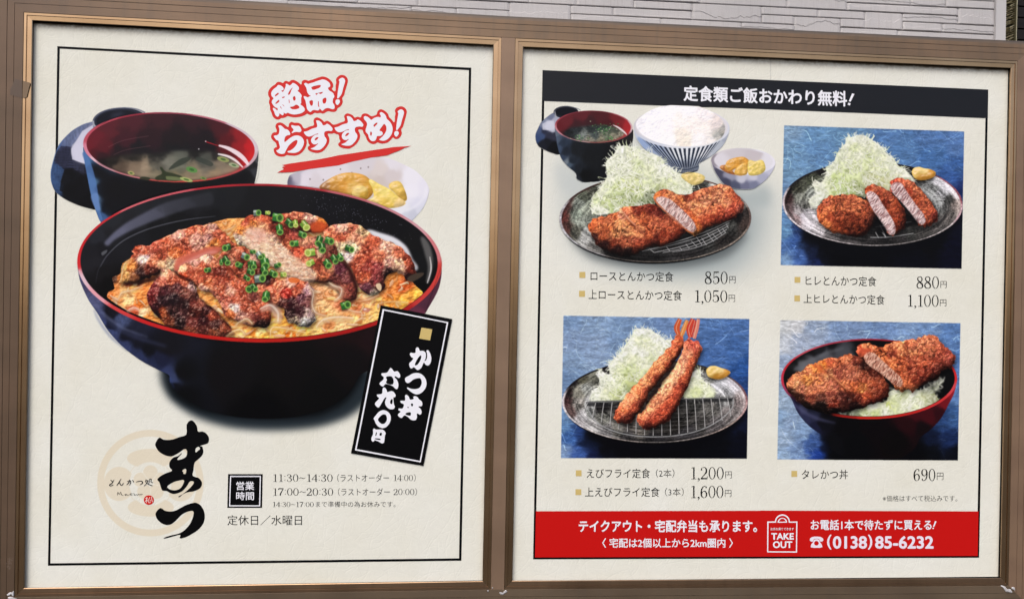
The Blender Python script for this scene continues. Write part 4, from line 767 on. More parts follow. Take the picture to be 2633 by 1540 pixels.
    # small dish of pickles
    body = E((1502, 500), (1520, 560), (1560, 630), (1610, 690), (1680, 720), (1760, 728), (1850, 722), (1900, 690), (1960, 640), (2010, 570), (2030, 500))
    w_, m = shape(cv, body, (170, 172, 190)); w_.mix(m, rbf(w_.X, w_.Y, lab(E((1510, 520), (1560, 600), (1620, 670), (1700, 700), (1780, 700), (1850, 690), (1920, 640), (2000, 560), (1750, 640), (1650, 620), (1850, 640)), [(120, 116, 134), (74, 74, 92), (66, 68, 88), (80, 84, 106), (110, 112, 136), (120, 124, 148), (170, 172, 192), (196, 196, 212), (196, 196, 208), (150, 150, 168), (200, 200, 214)]), 10))
    cx, cy = E((1764, 500))[0]; wb = Win(cv, cx - 90, cy - 42, cx + 90, cy + 44); r, th = erad(wb, cx, cy, 83, 34.5, 2)
    wb.mix(sstep(1.01, .98, r), rbf(wb.X, wb.Y, lab(E((1505, 500), (1600, 420), (1764, 392), (1950, 430), (2028, 510), (1950, 590), (1764, 625), (1580, 580)), [(150, 142, 152), (214, 208, 212), (206, 202, 208), (226, 224, 232), (232, 230, 238), (222, 222, 232), (228, 228, 236), (196, 192, 202)]), 12))
    ri, _ = erad(wb, cx, cy - 1, 77, 30, 2); wb.mix(sstep(1.01, .95, ri), rbf(wb.X, wb.Y, lab(E((1560, 500), (1700, 420), (1850, 430), (1980, 500), (1764, 560)), [(220, 216, 222), (206, 200, 204), (200, 192, 196), (226, 224, 230), (210, 196, 190)]), 14))
    def pk(pts, col, seed):
        lp = smooth(pts); w2 = cv.win(lp, 6); m2 = fill(w2, [lp]); h2 = np.clip(blur(m2, 3) * 2 - 1, 0, 1) ** .6 * 4 + fbm(w2.X / 9, w2.Y / 6, seed, 2) * 3
        w2.mix(blur(m2, .5), np.clip(relief(w2, h2, np.asarray(col, np.float32) * (1 + .35 * (fbm(w2.X / 7, w2.Y / 6, seed + 2) - .5))[..., None], .8, .32, .6, 22), 0, 255))
    pk(E((1570, 545), (1620, 530), (1700, 600), (1760, 610), (1700, 612), (1620, 590)), (176, 110, 54), 1); pk(E((1615, 560), (1630, 500), (1700, 470), (1770, 465), (1810, 495), (1800, 550), (1700, 560), (1660, 580)), (212, 150, 60), 2)
    pk(E((1690, 600), (1720, 540), (1780, 515), (1800, 560), (1790, 608)), (226, 176, 84), 3); pk(E((1810, 490), (1860, 500), (1920, 490), (1945, 570), (1900, 608), (1810, 612), (1800, 570)), (232, 206, 110), 4)
    # ---- plate 1
    pc = E((1040, 968))[0]
    s1 = lab(E((290, 850), (330, 780), (450, 700), (600, 640), (260, 950), (300, 1060), (420, 850), (400, 930), (440, 1000), (500, 1080), (380, 1080), (450, 780), (560, 720), (500, 850), (460, 900), (540, 1180), (700, 1260), (1000, 1290), (1300, 1250), (1600, 1150), (1780, 1000), (1810, 900), (1700, 780), (1600, 700), (1480, 650), (1520, 700), (1400, 700), (1000, 1200), (1300, 1180), (1500, 1120), (1650, 1000), (1720, 960), (1600, 1050), (480, 1130), (1350, 1130), (1550, 660), (1760, 860)),
        [(60, 38, 36), (56, 36, 34), (60, 48, 44), (46, 36, 34), (84, 44, 40), (70, 46, 42), (128, 134, 124), (120, 128, 116), (150, 156, 144), (190, 192, 188), (76, 76, 68), (80, 84, 72), (70, 72, 62), (130, 136, 122), (160, 166, 150), (110, 108, 104), (30, 28, 28), (26, 25, 25), (40, 38, 38), (50, 46, 44), (60, 50, 46), (44, 38, 36), (90, 90, 88), (150, 152, 148), (70, 72, 68), (196, 198, 192), (60, 60, 56), (50, 50, 50), (36, 36, 36), (56, 56, 54), (80, 80, 76), (24, 22, 22), (52, 52, 50), (180, 180, 176), (24, 24, 24), (130, 120, 112), (110, 108, 104)])
    r1 = lab(E((250, 940), (300, 1100), (500, 1260), (800, 1325), (1100, 1330), (1500, 1260), (1750, 1120), (1826, 950), (1750, 780), (1500, 650), (700, 600), (400, 700)), [(190, 190, 194), (186, 186, 190), (140, 138, 138), (90, 84, 78), (96, 90, 82), (130, 120, 110), (150, 136, 124), (110, 90, 84), (170, 160, 152), (90, 60, 52), (56, 34, 30), (60, 34, 30)])
    plate(cv, pc[0], pc[1], 246.5, 113, -.6, s1, None, 3, (.0, .05), 5, r1)
    grill(cv, [E((930, 1240), (1200, 1165), (1450, 1080), (1660, 985)), E((1030, 1250), (1250, 1200), (1450, 1130), (1640, 1030)), E((1180, 1245), (1350, 1215), (1500, 1160), (1620, 1085)), E((980, 1228), (1200, 1182), (1450, 1104), (1650, 1006)), E((1100, 1250), (1300, 1210), (1480, 1145), (1630, 1058))],
          [E((985, 1215), (1030, 1250)), E((1240, 1210), (1262, 1235)), E((1335, 1155), (1385, 1205)), E((1420, 1130), (1460, 1190)), E((1510, 1095), (1550, 1140)), E((1590, 1050), (1620, 1090)), E((1130, 1200), (1160, 1240)), E((1375, 1120), (1425, 1190)), E((1465, 1090), (1520, 1160)), E((1550, 1050), (1590, 1110)), E((1620, 1010), (1640, 1050)), E((1290, 1180), (1320, 1215))], wd=1.6)
    cabbage(cv, E((510, 870), (530, 780), (600, 700), (645, 610), (632, 510), (700, 440), (735, 385), (800, 372), (900, 400), (1000, 430), (1100, 480), (1110, 520), (1200, 580), (1290, 620), (1335, 700), (1345, 770), (1200, 790), (1060, 790), (1030, 850), (1000, 890), (740, 920), (560, 940), (520, 920)),
            lab(E((560, 830), (600, 760), (680, 650), (720, 560), (700, 480), (760, 420), (850, 430), (950, 450), (1050, 500), (900, 520), (800, 560), (1000, 560), (1100, 560), (1200, 620), (1290, 680), (1330, 750), (1150, 680), (1000, 680), (850, 680), (740, 700), (650, 740), (760, 790), (640, 840), (850, 820), (950, 840), (1000, 790), (1100, 750), (900, 760), (560, 900), (700, 880), (600, 910)),
                [(206, 220, 160), (222, 230, 190), (226, 232, 200), (222, 230, 190), (236, 240, 218), (240, 242, 226), (222, 228, 186), (236, 238, 214), (232, 236, 208), (206, 216, 160), (232, 236, 208), (222, 228, 186), (238, 240, 220), (232, 236, 206), (222, 228, 196), (226, 232, 206), (206, 216, 156), (214, 224, 166), (196, 206, 130), (190, 204, 120), (214, 224, 166), (150, 168, 84), (180, 196, 112), (120, 136, 66), (70, 86, 40), (60, 70, 36), (150, 160, 90), (176, 190, 110), (232, 236, 214), (170, 190, 110), (236, 238, 220)]), 4, 640, 17, 60, 50)
    pk(E((1250, 615), (1300, 590), (1400, 598), (1450, 630), (1425, 675), (1350, 695), (1300, 670)), (226, 202, 124), 9)
    sat = 1
    crumbs(cv, E((490, 1030), (540, 970), (640, 945), (740, 900), (760, 880), (900, 868), (1040, 860), (1110, 920), (1190, 950), (1280, 1010), (1290, 1080), (1200, 1160), (1050, 1200), (960, 1220), (880, 1262), (800, 1280), (700, 1262), (600, 1222), (550, 1170), (500, 1090)),
           lab(E((520, 1030), (600, 980), (700, 950), (800, 900), (900, 890), (1000, 890), (1080, 920), (1150, 960), (1240, 1020), (1260, 1080), (560, 1060), (650, 1040), (750, 1010), (850, 990), (950, 970), (1050, 1000), (1150, 1040), (600, 1110), (700, 1090), (800, 1080), (900, 1080), (1000, 1100), (1100, 1120), (1200, 1130), (540, 1130), (620, 1180), (700, 1170), (800, 1160), (900, 1180), (980, 1190), (720, 1230), (820, 1250), (880, 1240), (1040, 1130), (1030, 1170), (760, 940)),
               [(196, 84, 44), (190, 92, 56), (182, 84, 50), (206, 104, 70), (120, 40, 26), (110, 36, 26), (100, 34, 26), (184, 84, 56), (176, 74, 46), (120, 40, 26), (206, 104, 62), (196, 96, 58), (216, 130, 84), (206, 112, 70), (186, 84, 50), (186, 90, 60), (180, 80, 52), (150, 64, 38), (206, 120, 76), (216, 130, 84), (212, 120, 80), (176, 76, 46), (150, 56, 34), (120, 40, 26), (50, 20, 16), (40, 16, 14), (120, 46, 28), (176, 84, 56), (150, 60, 40), (110, 40, 26), (36, 14, 12), (26, 11, 10), (90, 34, 22), (90, 30, 20), (60, 20, 14), (220, 130, 100)]), 9, 61, 4.6, 4.6, spec=.4, shin=14, rough=1.6)
    crumbs(cv, E((1020, 800), (1050, 750), (1150, 735), (1230, 775), (1340, 765), (1350, 750), (1480, 715), (1570, 682), (1640, 700), (1700, 760), (1750, 820), (1765, 890), (1700, 955), (1600, 1000), (1500, 1030), (1440, 1060), (1390, 1110), (1340, 1108), (1300, 1070), (1240, 1000), (1150, 930), (1070, 870)),
           lab(E((1040, 780), (1100, 750), (1180, 770), (1250, 810), (1330, 790), (1400, 760), (1500, 730), (1600, 710), (1660, 760), (1720, 820), (1740, 890), (1250, 870), (1350, 850), (1450, 830), (1550, 800), (1620, 840), (1680, 890), (1300, 930), (1400, 920), (1500, 900), (1580, 900), (1640, 940), (1350, 990), (1430, 980), (1500, 970), (1400, 1040), (1370, 1090), (1560, 970), (1440, 1030), (1290, 780)),
               [(216, 110, 60), (206, 100, 60), (212, 120, 80), (206, 108, 66), (160, 66, 44), (212, 112, 76), (216, 120, 80), (222, 130, 90), (206, 100, 66), (196, 86, 60), (176, 80, 66), (212, 110, 70), (222, 130, 90), (226, 136, 96), (222, 130, 92), (212, 120, 84), (180, 70, 50), (200, 90, 54), (212, 116, 76), (212, 110, 74), (190, 80, 54), (130, 44, 32), (190, 84, 44), (190, 80, 50), (170, 64, 40), (196, 96, 48), (206, 120, 60), (140, 48, 32), (140, 50, 30), (110, 40, 28)]), 9, 71, 4.8, 4.6, spec=.4, shin=14, rough=1.5)
    line(cv, E((765, 900, .6), (800, 960, 1), (870, 1040, 1), (960, 1110, .8), (1010, 1180, .6)), 5, (96, 34, 20), .55, 1.6); line(cv, E((775, 915, .5), (820, 975, 1), (880, 1030, .5)), 4, (232, 170, 140), .7, 1)
    line(cv, E((1345, 760, .6), (1370, 800, 1), (1420, 850, .4)), 4, (120, 44, 28), .6, 1.4)
    meat(cv, E((1048, 800), (1100, 790), (1165, 815), (1240, 880), (1310, 945), (1362, 1010), (1374, 1058), (1345, 1084), (1285, 1058), (1205, 990), (1125, 920), (1070, 868), (1042, 832)), [(222, 196, 190), (142, 96, 92)], 3, 50, 4, 1.02)
    line(cv, E((1030, 815, 1), (1060, 850, 1), (1120, 910, .8), (1200, 975, .6), (1290, 1060, .8), (1345, 1090, .6)), 4, (190, 96, 54), .8, .8)
    line(cv, E((980, 375, .4), (985, 400, 1), (960, 415, .5)), 1.6, (230, 236, 226), .8); line(cv, E((1025, 365, .4), (1000, 390, 1), (995, 415, .6)), 1.6, (226, 232, 222), .8)
    for a in (((700, 740), (780, 690), (800, 640)), ((930, 640), (900, 720), (930, 810)), ((1210, 545), (1215, 600)), ((1390, 700), (1405, 730)), ((1020, 480), (1080, 520))): line(cv, E(*a), 2, (240, 244, 226), .8, .4)

    # ---- plates on blue paper
    qF = F((95, 50), (1800, 108), (1775, 1405), (62, 1370))
    blue_paper(cv, qF, lab(F((150, 100), (400, 150), (700, 120), (1100, 150), (1500, 150), (1750, 200), (150, 300), (400, 300), (1200, 300), (1500, 350), (1750, 450), (150, 500), (250, 420), (1700, 560), (100, 650), (90, 900), (100, 1050), (100, 1200), (200, 1150), (250, 1050), (90, 1330), (250, 1320), (400, 1350), (350, 1250), (450, 1300), (600, 1300), (900, 1320), (1300, 1300), (1700, 1250), (1780, 1000), (1750, 650), (500, 1200), (1500, 1150), (320, 1150)),
        [(126, 160, 206), (104, 146, 200), (100, 140, 190), (84, 122, 184), (80, 116, 180), (84, 120, 186), (110, 150, 200), (96, 136, 192), (84, 124, 186), (70, 110, 176), (62, 100, 172), (116, 156, 204), (108, 148, 200), (54, 88, 160), (106, 140, 190), (90, 130, 186), (96, 140, 196), (76, 112, 180), (56, 90, 164), (36, 56, 110), (120, 156, 210), (66, 100, 176), (24, 36, 84), (22, 30, 60), (8, 9, 16), (6, 6, 10), (7, 7, 11), (8, 9, 18), (10, 11, 28), (12, 14, 30), (30, 44, 100), (8, 8, 12), (8, 8, 12), (14, 18, 34)]), 101)
    pc = F((932, 792))[0]
    shape(cv, F((250, 1050), (500, 1230), (900, 1310), (1300, 1260), (1600, 1120), (1770, 900), (1400, 900), (600, 1000)), (7, 7, 11), .95, 6, clip=qF)
    sF = lab(F((120, 650), (180, 560), (300, 480), (450, 430), (110, 740), (130, 850), (200, 950), (280, 620), (350, 560), (250, 720), (350, 680), (400, 620), (280, 800), (280, 900), (330, 960), (420, 1040), (560, 1090), (700, 1130), (950, 1150), (1200, 1130), (1400, 1060), (1550, 980), (1650, 900), (1730, 800), (1750, 700), (1650, 620), (1560, 560), (1500, 500), (1400, 480), (1250, 430), (1600, 700), (1500, 650), (1560, 780), (1600, 850), (1640, 760), (1500, 900), (1300, 1050), (1000, 1080), (1000, 900), (1250, 950), (240, 860), (220, 640)),
        [(34, 28, 28), (28, 24, 24), (24, 22, 22), (22, 20, 20), (50, 34, 34), (84, 70, 70), (120, 104, 104), (80, 82, 70), (70, 74, 60), (130, 132, 122), (150, 154, 146), (100, 104, 92), (110, 110, 104), (206, 200, 206), (214, 208, 212), (190, 184, 186), (96, 92, 92), (60, 57, 57), (44, 42, 42), (46, 44, 44), (60, 58, 56), (84, 80, 78), (110, 104, 100), (140, 128, 122), (196, 190, 192), (224, 220, 226), (214, 212, 216), (90, 90, 88), (40, 38, 36), (30, 28, 28), (170, 170, 172), (150, 152, 150), (150, 152, 150), (90, 90, 88), (60, 60, 58), (80, 80, 78), (50, 50, 48), (26, 25, 25), (16, 15, 16), (20, 19, 20), (150, 144, 144), (60, 60, 50)])
    rF = lab(F((85, 740), (130, 900), (300, 1060), (600, 1160), (930, 1190), (1300, 1150), (1600, 1020), (1770, 850), (1780, 740), (1650, 580), (1300, 440), (500, 440), (200, 560)), [(206, 196, 200), (230, 220, 226), (226, 216, 222), (196, 186, 186), (150, 144, 142), (140, 134, 132), (196, 186, 184), (206, 170, 176), (140, 70, 80), (130, 70, 80), (40, 34, 36), (24, 20, 20), (30, 26, 28)])
    plate(cv, pc[0], pc[1], 231.5, 107.5, 1.2, sF, qF, 9, (0, .05), 5, rF)
    grill(cv, [F((285, 850), (390, 840)), F((300, 885), (400, 880)), F((1500, 720), (1600, 712)), F((1530, 760), (1620, 752)), F((910, 1110), (1100, 1105), (1320, 1070)), F((960, 1010), (1300, 960))],
          [F((285, 850), (345, 940)), F((330, 845), (360, 935)), F((380, 840), (460, 1020)), F((1540, 715), (1590, 830)), F((1575, 712), (1610, 790)), F((1000, 990), (1060, 1110)), F((1020, 1060), (1062, 1110)), F((960, 1060), (990, 1115)), F((1500, 720), (1560, 860))], wd=1.6)
    line(cv, F((1640, 770, .3), (1650, 850, 1), (1600, 940, 1), (1540, 990, .4)), 5, (46, 44, 44), .7, 1)
    cabbage(cv, F((340, 800), (340, 740), (400, 700), (370, 620), (380, 570), (440, 590), (500, 500), (490, 460), (560, 400), (610, 290), (690, 200), (680, 170), (740, 160), (830, 140), (900, 170), (940, 200), (1030, 260), (1060, 310), (1140, 370), (1170, 430), (1250, 480), (1310, 540), (1330, 590), (1200, 620), (1130, 640), (1100, 680), (870, 720), (700, 720), (450, 760), (400, 820)),
            lab(F((380, 780), (360, 760), (420, 700), (380, 620), (460, 640), (520, 520), (560, 440), (640, 300), (700, 200), (760, 170), (850, 180), (900, 220), (1000, 270), (760, 260), (820, 330), (900, 350), (1000, 360), (1100, 400), (1180, 470), (1250, 540), (1300, 570), (700, 360), (650, 430), (750, 440), (850, 420), (960, 440), (1050, 500), (560, 540), (640, 500), (740, 520), (840, 560), (950, 560), (1050, 580), (600, 600), (700, 620), (800, 640), (850, 680), (680, 680), (560, 680), (500, 640), (900, 600), (1000, 620), (450, 740), (1150, 560)),
                [(226, 230, 214), (224, 228, 210), (230, 234, 220), (226, 226, 206), (226, 230, 206), (222, 228, 196), (226, 232, 204), (222, 228, 196), (232, 236, 210), (240, 242, 226), (236, 238, 216), (226, 230, 190), (230, 234, 206), (216, 226, 166), (228, 232, 198), (206, 218, 150), (222, 228, 180), (232, 236, 208), (236, 238, 216), (226, 230, 206), (232, 234, 222), (222, 228, 184), (212, 222, 164), (200, 214, 140), (212, 222, 156), (222, 228, 170), (216, 222, 166), (190, 206, 120), (196, 212, 128), (206, 218, 150), (196, 204, 140), (196, 200, 130), (190, 190, 124), (170, 196, 90), (176, 196, 96), (120, 134, 60), (70, 78, 40), (120, 146, 54), (190, 208, 120), (220, 226, 180), (160, 160, 96), (140, 136, 80), (232, 236, 220), (206, 206, 160)]), 14, 700, 16, 60, 50)
    def mustard(pts, seed):
        lp = smooth(pts); w2 = cv.win(lp, 8); m2 = fill(w2, [lp]); w2.mix(blur(np.roll(m2, 5, 0), 3) * .7 * (1 - m2), w2.a * .2)
        x0, y0, x1, y1 = lp[:, 0].min(), lp[:, 1].min(), lp[:, 0].max(), lp[:, 1].max()
        h2 = np.clip(blur(m2, 4) * 2 - 1, 0, 1) ** .6 * 6 + fbm(w2.X / 14, w2.Y / 10, seed, 2) * 5
        c2 = rbf(w2.X, w2.Y, [(x0 + 8, y0 + 10, (232, 196, 110)), ((x0 + x1) / 2, y0 + 6, (236, 206, 130)), (x1 - 4, (y0 + y1) / 2, (206, 146, 60)), ((x0 + x1) / 2, y1 - 3, (186, 130, 46))], 10)
        w2.mix(blur(m2, .5), np.clip(relief(w2, h2, c2, .8, .34, .6, 18), 0, 255))
    mustard(F((1302, 490), (1320, 455), (1370, 442), (1420, 455), (1480, 465), (1530, 495), (1520, 530), (1460, 560), (1380, 570), (1330, 550)), 3)
    crumbs(cv, F((400, 850), (430, 790), (470, 740), (560, 712), (700, 702), (820, 730), (900, 780), (950, 850), (970, 900), (940, 980), (900, 1040), (820, 1085), (720, 1100), (640, 1085), (540, 1060), (470, 1010), (420, 930)),
           lab(F((430, 840), (500, 760), (600, 740), (700, 730), (800, 760), (900, 820), (940, 900), (480, 860), (560, 820), (660, 810), (760, 830), (850, 880), (450, 930), (540, 920), (640, 900), (740, 920), (830, 960), (500, 1000), (600, 990), (700, 1000), (780, 1030), (560, 1050), (660, 1070), (760, 1080), (850, 1040), (900, 980)),
               [(186, 84, 52), (176, 84, 58), (170, 80, 52), (170, 82, 54), (176, 90, 60), (160, 70, 46), (110, 44, 30), (206, 104, 64), (190, 90, 56), (184, 90, 58), (190, 96, 62), (150, 64, 40), (190, 90, 52), (150, 60, 36), (140, 56, 34), (130, 50, 30), (120, 46, 28), (196, 100, 56), (120, 46, 26), (100, 38, 22), (110, 42, 24), (170, 76, 42), (150, 60, 34), (80, 28, 18), (90, 32, 20), (80, 30, 20)]), 9, 81, 5, 5.5, spec=.3, shin=14, rough=2, contrast=1.15)
    crumbs(cv, F((860, 660), (890, 620), (960, 612), (1040, 640), (1110, 690), (1180, 760), (1230, 850), (1252, 940), (1240, 1000), (1200, 1050), (1130, 1090), (1080, 1075), (1060, 1000), (1000, 900), (930, 800), (870, 710)),
           lab(F((890, 650), (960, 640), (1040, 680), (1100, 740), (1160, 820), (1210, 900), (1220, 980), (1170, 1050), (1000, 700), (1060, 780), (1120, 870), (1160, 950), (1130, 1070)), [(176, 70, 40), (190, 96, 66), (176, 84, 56), (170, 76, 50), (150, 60, 36), (130, 48, 30), (90, 32, 22), (110, 40, 26), (150, 60, 40), (110, 40, 26), (160, 66, 40), (150, 56, 34), (170, 76, 44)]), 8, 83, 4.8, 5, spec=.3, rough=1.5)
    meat(cv, F((872, 690), (912, 670), (975, 710), (1020, 785), (1072, 865), (1128, 955), (1150, 1030), (1130, 1085), (1090, 1080), (1045, 1010), (985, 925), (925, 835), (885, 745)), [(228, 204, 202), (142, 98, 98)], 5, 62, 4)
    crumbs(cv, F((1095, 610), (1120, 565), (1180, 548), (1260, 565), (1350, 620), (1430, 700), (1500, 800), (1545, 880), (1540, 950), (1490, 995), (1430, 1010), (1370, 990), (1300, 880), (1200, 760), (1130, 690)),
           lab(F((1130, 590), (1200, 565), (1280, 600), (1350, 660), (1430, 740), (1490, 830), (1530, 910), (1490, 970), (1280, 660), (1340, 740), (1400, 830), (1450, 920), (1400, 990)), [(170, 60, 44), (190, 84, 60), (184, 90, 62), (190, 96, 66), (190, 90, 60), (176, 76, 50), (130, 46, 36), (160, 60, 40), (150, 54, 36), (160, 66, 40), (170, 76, 50), (176, 80, 56), (176, 66, 44)]), 8, 85, 4.8, 5, spec=.3, rough=1.5)
    meat(cv, F((1103, 620), (1150, 588), (1200, 596), (1245, 660), (1300, 740), (1365, 830), (1420, 900), (1430, 960), (1400, 990), (1355, 965), (1280, 865), (1195, 765), (1120, 685)), [(230, 206, 204), (142, 98, 98)], 7, 58, 4)
    shape(cv, F((940, 900), (1000, 950), (1060, 1060), (1000, 1060), (940, 1000)), (10, 9, 10), .8, 3); shape(cv, F((1245, 870), (1300, 900), (1370, 1000), (1300, 1020), (1255, 960)), (12, 10, 10), .7, 3)

    qG = G((103, 78), (1820, 110), (1797, 1397), (80, 1392))
    blue_paper(cv, qG, lab(G((150, 120), (400, 150), (700, 150), (1050, 150), (1450, 150), (1750, 200), (150, 300), (400, 350), (650, 280), (1500, 300), (1700, 400), (150, 500), (1500, 450), (1770, 560), (110, 650), (95, 950), (110, 1100), (150, 1200), (260, 1150), (100, 1340), (250, 1340), (400, 1370), (330, 1250), (470, 1320), (700, 1340), (1100, 1340), (1500, 1340), (1780, 1300), (1780, 1000), (1780, 700), (350, 1180)),
        [(120, 150, 200), (130, 158, 204), (120, 150, 200), (110, 140, 196), (84, 120, 186), (76, 112, 180), (130, 156, 204), (136, 162, 208), (120, 150, 200), (76, 112, 180), (66, 104, 176), (130, 158, 204), (70, 106, 176), (44, 84, 160), (110, 140, 190), (110, 146, 200), (96, 136, 196), (60, 100, 176), (36, 60, 120), (130, 160, 214), (60, 92, 170), (20, 28, 66), (16, 24, 50), (7, 8, 14), (6, 6, 10), (6, 6, 10), (7, 8, 14), (9, 11, 24), (14, 20, 44), (36, 66, 130), (14, 20, 40)]), 111)
    pc = G((948, 870))[0]
    shape(cv, G((300, 1150), (500, 1290), (900, 1350), (1300, 1300), (1600, 1180), (1790, 950), (1400, 950), (600, 1050)), (6, 6, 10), .95, 6, clip=qG)
    sG = lab(G((120, 780), (200, 660), (330, 570), (480, 510), (110, 880), (160, 960), (240, 1060), (280, 680), (380, 620), (240, 780), (300, 740), (250, 900), (290, 1000), (380, 1080), (500, 1150), (700, 1210), (950, 1230), (1250, 1190), (1500, 1090), (1650, 980), (1740, 860), (1780, 800), (1700, 700), (1640, 640), (1560, 720), (1450, 640), (1400, 540), (1500, 580), (350, 980), (450, 1020), (600, 1120), (800, 1120), (1000, 1100), (1250, 1000), (1450, 950), (1600, 850), (1300, 900), (450, 940), (700, 1060), (1150, 1060), (340, 900), (1600, 760), (1400, 1050)),
        [(40, 30, 30), (26, 22, 24), (24, 22, 22), (20, 18, 20), (70, 46, 46), (76, 60, 58), (150, 146, 146), (70, 68, 56), (90, 90, 80), (110, 108, 98), (150, 152, 146), (130, 126, 120), (196, 194, 194), (170, 168, 166), (110, 108, 108), (64, 62, 62), (40, 38, 40), (56, 54, 56), (84, 80, 80), (110, 104, 102), (140, 128, 126), (196, 186, 184), (220, 216, 222), (226, 222, 228), (214, 214, 218), (150, 150, 146), (70, 66, 58), (80, 78, 70), (110, 112, 108), (120, 120, 112), (100, 98, 92), (90, 86, 80), (40, 38, 36), (50, 48, 46), (90, 88, 84), (130, 130, 128), (40, 40, 38), (30, 28, 28), (60, 56, 52), (30, 28, 26), (170, 170, 168), (190, 190, 192), (60, 58, 56)])
    rG = lab(G((92, 900), (200, 1060), (400, 1170), (700, 1230), (950, 1250), (1300, 1220), (1600, 1080), (1780, 920), (1803, 800), (1650, 640), (1400, 510), (480, 500), (200, 640)), [(220, 214, 216), (206, 200, 202), (196, 186, 182), (150, 140, 134), (110, 104, 100), (140, 132, 126), (170, 150, 140), (196, 160, 156), (120, 76, 80), (80, 60, 62), (40, 34, 32), (20, 18, 20), (26, 22, 24)])
    plate(cv, pc[0], pc[1], 238.5, 106, -.2, sG, qG, 15, (0, .05), 5, rG)
    cabbage(cv, G((360, 860), (365, 770), (440, 720), (430, 640), (440, 580), (520, 620), (530, 540), (560, 480), (630, 430), (640, 400), (680, 340), (740, 270), (755, 215), (860, 200), (960, 240), (1040, 300), (1110, 300), (1110, 400), (1000, 560), (820, 680), (700, 800), (640, 870)),
            lab(G((400, 820), (400, 770), (460, 740), (450, 640), (520, 660), (560, 540), (620, 480), (660, 430), (720, 340), (800, 230), (880, 230), (960, 280), (1060, 320), (800, 320), (880, 340), (960, 380), (1040, 400), (760, 400), (840, 420), (700, 480), (780, 500), (860, 520), (640, 540), (720, 570), (800, 600), (600, 620), (680, 650), (740, 690), (560, 700), (620, 740), (680, 770), (500, 760), (560, 800), (620, 840), (480, 840), (900, 460)),
                [(230, 236, 214), (236, 238, 224), (226, 232, 206), (236, 238, 226), (230, 234, 214), (232, 236, 214), (236, 240, 220), (240, 242, 232), (236, 240, 224), (242, 244, 232), (240, 242, 230), (240, 242, 230), (236, 238, 226), (220, 228, 180), (216, 224, 170), (226, 232, 190), (222, 228, 180), (236, 238, 220), (238, 240, 224), (222, 228, 186), (216, 224, 176), (226, 230, 196), (206, 216, 156), (190, 204, 124), (196, 206, 136), (206, 218, 150), (186, 200, 110), (150, 160, 80), (214, 224, 176), (190, 204, 124), (110, 124, 56), (222, 228, 180), (206, 216, 140), (140, 150, 70), (226, 230, 196), (206, 214, 160)]), 24, 560, 17, 40, 45)
    cabbage(cv, G((1200, 800), (1250, 700), (1310, 590), (1360, 580), (1380, 660), (1450, 720), (1500, 780), (1480, 830), (1250, 850)), lab(G((1240, 790), (1290, 700), (1340, 620), (1380, 700), (1450, 780), (1320, 780)), [(190, 200, 140), (222, 228, 186), (236, 240, 214), (216, 224, 170), (214, 220, 176), (196, 206, 130)]), 25, 170, 16, 60, 50, stray=5)
    # wire rack in front
    hz = [G((310, 885), (600, 872), (1000, 852), (1660, 838))] + [G((300 + 22 * k, 885 + 36 * k), (700, 880 + 37 * k), (1100, 870 + 37 * k), (1690 - 34 * k, 845 + 38 * k)) for k in range(1, 8)]
    vt = []
    for k in range(18):
        x = 325 + 76 * k; tb = (885 - (x - 310) * .036, 1188 - ((x - 970) / 690) ** 2 * 205 if x > 970 else 1188 - ((970 - x) / 690) ** 2 * 250)
        vt.append(G((x, tb[0]), (x + (x - 950) * .03, (tb[0] + tb[1]) / 2), (x + (x - 950) * .05, tb[1])))
    shape(cv, G((310, 875), (1000, 848), (1670, 835), (1665, 865), (1000, 885), (320, 912)), (30, 30, 32), .8, 1)
    for p in hz[1:]: line(cv, p, 1.1, (150, 148, 146), .5, .3)
    line(cv, G((315, 880), (1000, 850), (1660, 836)), 1.8, (150, 150, 150), .8, .4)
    line(cv, G((305, 890), (400, 1050), (560, 1140), (760, 1185), (980, 1195), (1200, 1175), (1400, 1120), (1560, 1030), (1660, 930), (1670, 850)), 2.6, (170, 172, 172), .8, .5)
    grill(cv, [], vt, (214, 212, 210), 1.9)
    # prawns
    def prawn(sp, cols, pts, seed): crumbs(cv, pts, lab(sp, [tuple(np.minimum(255, np.array(c_) * np.array([1.14, 1.1, 1.08]) + 5)) for c_ in cols]), 7.5, seed, 3.8, 4.4, spec=.45, shin=12, rough=1.9, edge=11, contrast=.85)
    for a, col, wd in ((((1170, 260), (1150, 190), (1180, 110)), (206, 84, 44), 15), (((1190, 270), (1215, 200), (1245, 120)), (226, 140, 66), 12), (((1280, 280), (1265, 200), (1300, 110)), (206, 64, 44), 16), (((1310, 290), (1330, 200), (1350, 110)), (220, 130, 110), 12), (((1290, 250), (1310, 180), (1320, 120)), (190, 40, 30), 5)):
        line(cv, [q + (f,) for q, f in zip(G(*a), (.7, 1, .7))], wd, col, .95, .5); line(cv, [(q[0] - 1.5, q[1]) for q in G(*a)], 1.6, (250, 210, 170), .7, .5)
